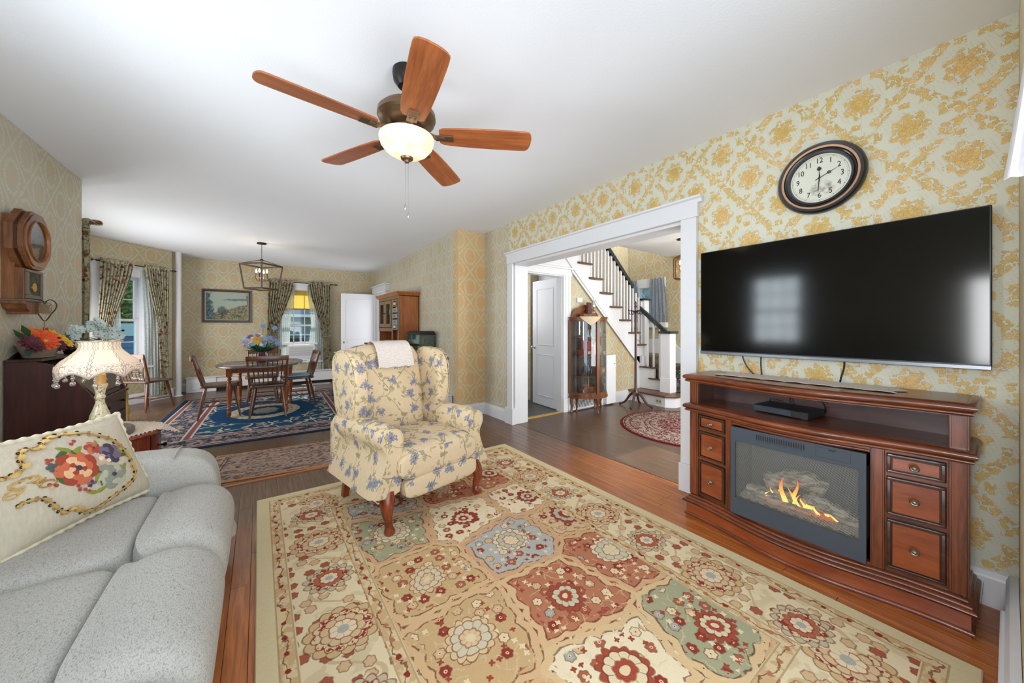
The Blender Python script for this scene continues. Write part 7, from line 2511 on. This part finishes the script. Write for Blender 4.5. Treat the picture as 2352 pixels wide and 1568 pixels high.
prop('porcelain_dancers', 'pair of white porcelain dancers on the top shelf of the curio cabinet', 'figurine', (3.97, 3.60, 1.103), lambda t: [MB().lathe([(0, 0), (.03, 0), (.012, .04), (.014, .07), (.006, .085), (.011, .10), (0, .11)], c=(x, 0, 0), n=14).build('dancer', wht, t) for x in (-.028, .028)])
prop('oval_plaque', 'oval white cameo plaque on the top shelf of the curio cabinet', 'plate', (4.20, 3.62, 1.103), lambda t: (MB().lathe([(0, 0), (.075, 0), (.08, .008), (0, .012)], n=30, c=(0, 0, 0), M=TR((0, 0, .10)) @ ROT, sy=1.3).build('plate', plain('grey_cameo', (150, 148, 142), .3), t), MB().lathe([(0, .012), (.03, .012), (.0, .02)], n=20, M=TR((0, 0, .10)) @ ROT, sy=1.5).build('cameo', wht, t)))
prop('floral_plate', 'tall white floral plate standing on the second shelf of the curio cabinet', 'plate', (4.17, 3.63, .833), lambda t: (MB().prism(smoothp([(-.07, 0), (.09, 0), (.085, .10), (.03, .19), (-.03, .20), (-.08, .12)], 4), -.008, .004, 'y').build('plate', plain('speckled_porcelain', (186, 186, 180), .3, var=.35, scale=60), t),))
prop('white_card', 'small white card leaning on the second shelf of the curio cabinet', 'card', (4.27, 3.57, .833), lambda t: MB().box(-.018, 0, 0, .018, .003, .05, M=TR(rx=R(-8))).build('sheet', plain('white_paper', (236, 236, 236), .7), t))
prop('tall_book', 'tall pale book upright on the bottom shelf of the curio cabinet', 'book', (4.24, 3.60, .277), lambda t: (MB().box(-.02, -.06, 0, .02, .06, .22).build('cover', plain('pale_spine', (170, 172, 176), .5), t, bevel=.002), MB().box(-.012, -.062, .12, .012, -.059, .20).build('spine_label', M['black'], t)))
prop('wooden_bowl', 'reddish wooden bowl on the bottom shelf of the curio cabinet', 'bowl', (3.95, 3.60, .277), lambda t: MB().lathe([(0, 0), (.06, 0), (.10, .05), (.11, .11), (.10, .11), (.09, .05), (0, .02)], n=28).build('body', brn, t))
do = thing('curio_doily', 'pointed ecru lace doily hanging over the front of the curio cabinet', 'doily', (cx0 - .02, 3.6, 1.396))
fx, fy = cx0 + rx_ * 1.075 * math.cos(R(252)), cy0 + ry_ * 1.075 * math.sin(R(252))


def cdoily(u, v):
    w_ = .19 * (1 - v ** 1.4 * .98)
    a = 238 + (u - .5) * 2 * w_ * 180
    k = 1.0 if v > .35 else .45 + .6 * v / .35
    r_ = 1.085 if v > .35 else (1.08 * k / 1.0)
    z = 1.398 if v < .35 else 1.398 - (v - .35) * .20 + .008 * abs(math.sin(u * 20)) * (v > .9)
    return (cx0 + rx_ * r_ * math.cos(R(a)), cy0 + ry_ * r_ * math.sin(R(a)), z)


MB().grid(cdoily, 40, 24, th=.002).build('lace_cloth', plain('ecru_lace', (206, 188, 158), .9, var=.3, scale=160), do, world=True)
prop('carved_box', 'carved wooden box with a teal inlay on top of the curio cabinet', 'box', (cx0 - .02, 3.66, 1.401), lambda t: (MB().box(-.15, -.045, 0, .12, .045, .045).build('body', M['oak'], t, bevel=.006), MB().ball((-.01, -.045, .022), (.03, .012, .022), 10, 6).build('inlay', plain('teal_enamel', (60, 110, 116), .2), t)))
prop('leather_book', 'dark red book standing beside the oil lamp on the curio cabinet', 'book', (cx0 + .0, 3.68, 1.447), lambda t: MB().box(-.045, -.02, 0, .035, .02, .17, M=TR(ry=R(4))).build('cover', plain('oxblood_leather', (84, 40, 38), .4), t, bevel=.003))
prop('oil_lamp', 'glass chimney oil lamp on the curio cabinet', 'oil lamp', (cx0 + .09, 3.66, 1.447), lambda t: (MB().lathe([(0, 0), (.035, 0), (.03, .02), (.036, .05), (.015, .065), (0, .065)], n=20).build('font', M['cabglass'], t), MB().lathe([(0, .065), (.016, .065), (.018, .08), (0, .08)], n=16).build('burner', M['brass'], t), MB().lathe([(.016, .08), (.030, .11), (.026, .14), (.015, .18), (.016, .24), (.0145, .24), (.0135, .18), (.0245, .14), (.0285, .11), (.0145, .08), (.016, .08)], n=20).build('chimney', M['crystal'], t)))

# ------------------------------------------------------------------ coat rack
K0 = (4.83, 3.42)
cr = thing('coat_rack', 'mahogany coat rack with black iron hooks between the curio cabinet and stairs', 'coat rack', (K0[0], K0[1], 0))
MW = wood('deep_red_mahogany', (44, 16, 14), (84, 34, 26), 'z', .3, coat=.4)
MB().turned((0, 0, .20), (0, 0, 1.66), [(0, .03), (.02, .022), (.3, .019), (.86, .016), (.875, .024), (.89, .014), (.92, .010), (.94, .020), (.955, .010), (.975, .018), (1, .004)], 14).build('pole', MW, cr)
MB().lathe([(0, .16), (.04, .165), (.052, .20), (.045, .24), (.03, .27), (0, .27)], n=18).build('hub', MW, cr)
for i in range(4):
    a = R(20 + 90 * i)
    pts = [(.03, .22), (.09, .17), (.15, .08), (.20, .035), (.245, .022)]
    MB().tube(smoothp([(r_ * math.cos(a), r_ * math.sin(a), z) for r_, z in pts], 4, False), [.022 - .0006 * q for q in range(17)], 8).build('leg', MW, cr)
    MB().ball((.245 * math.cos(a), .245 * math.sin(a), .018), .018, 10, 6).build('foot', MW, cr)
MB().lathe([(0, 1.475), (.035, 1.48), (.035, 1.50), (0, 1.505)], n=16).build('hook_collar', M['black'], cr)
for i in range(4):
    a = R(-25 + 90 * i)
    c_, s_ = math.cos(a), math.sin(a)
    MB().tube(smoothp([(q[0] * c_, q[0] * s_, q[1]) for q in [(.02, 1.49), (.07, 1.505), (.11, 1.50), (.13, 1.525)]], 4, False), .007, 6).build('hook', M['black'], cr)
    MB().tube(smoothp([(q[0] * c_, q[0] * s_, q[1]) for q in [(.06, 1.50), (.075, 1.455), (.10, 1.45), (.115, 1.475)]], 4, False), .006, 6).build('hook', M['black'], cr)
MB().tube(smoothp([(.02, 0, 1.06), (.07, -.03, 1.02), (.085, -.035, 1.05), (.07, -.03, 1.12)], 4, False), .004, 6).build('umbrella_ring', M['pewter'], cr)

# loose cord on the dining floor
tag(MB().tube(smoothp([(.75, 8.86, .008), (.9, 8.75, .008), (1.15, 8.72, .008), (1.3, 8.8, .008), (1.1, 8.88, .008), (.85, 8.84, .008)], 5), .005, 6, closed=True).build('mains_lead', M['heater'], None), 'pale cord coiled on the boards below the back window', 'cord')
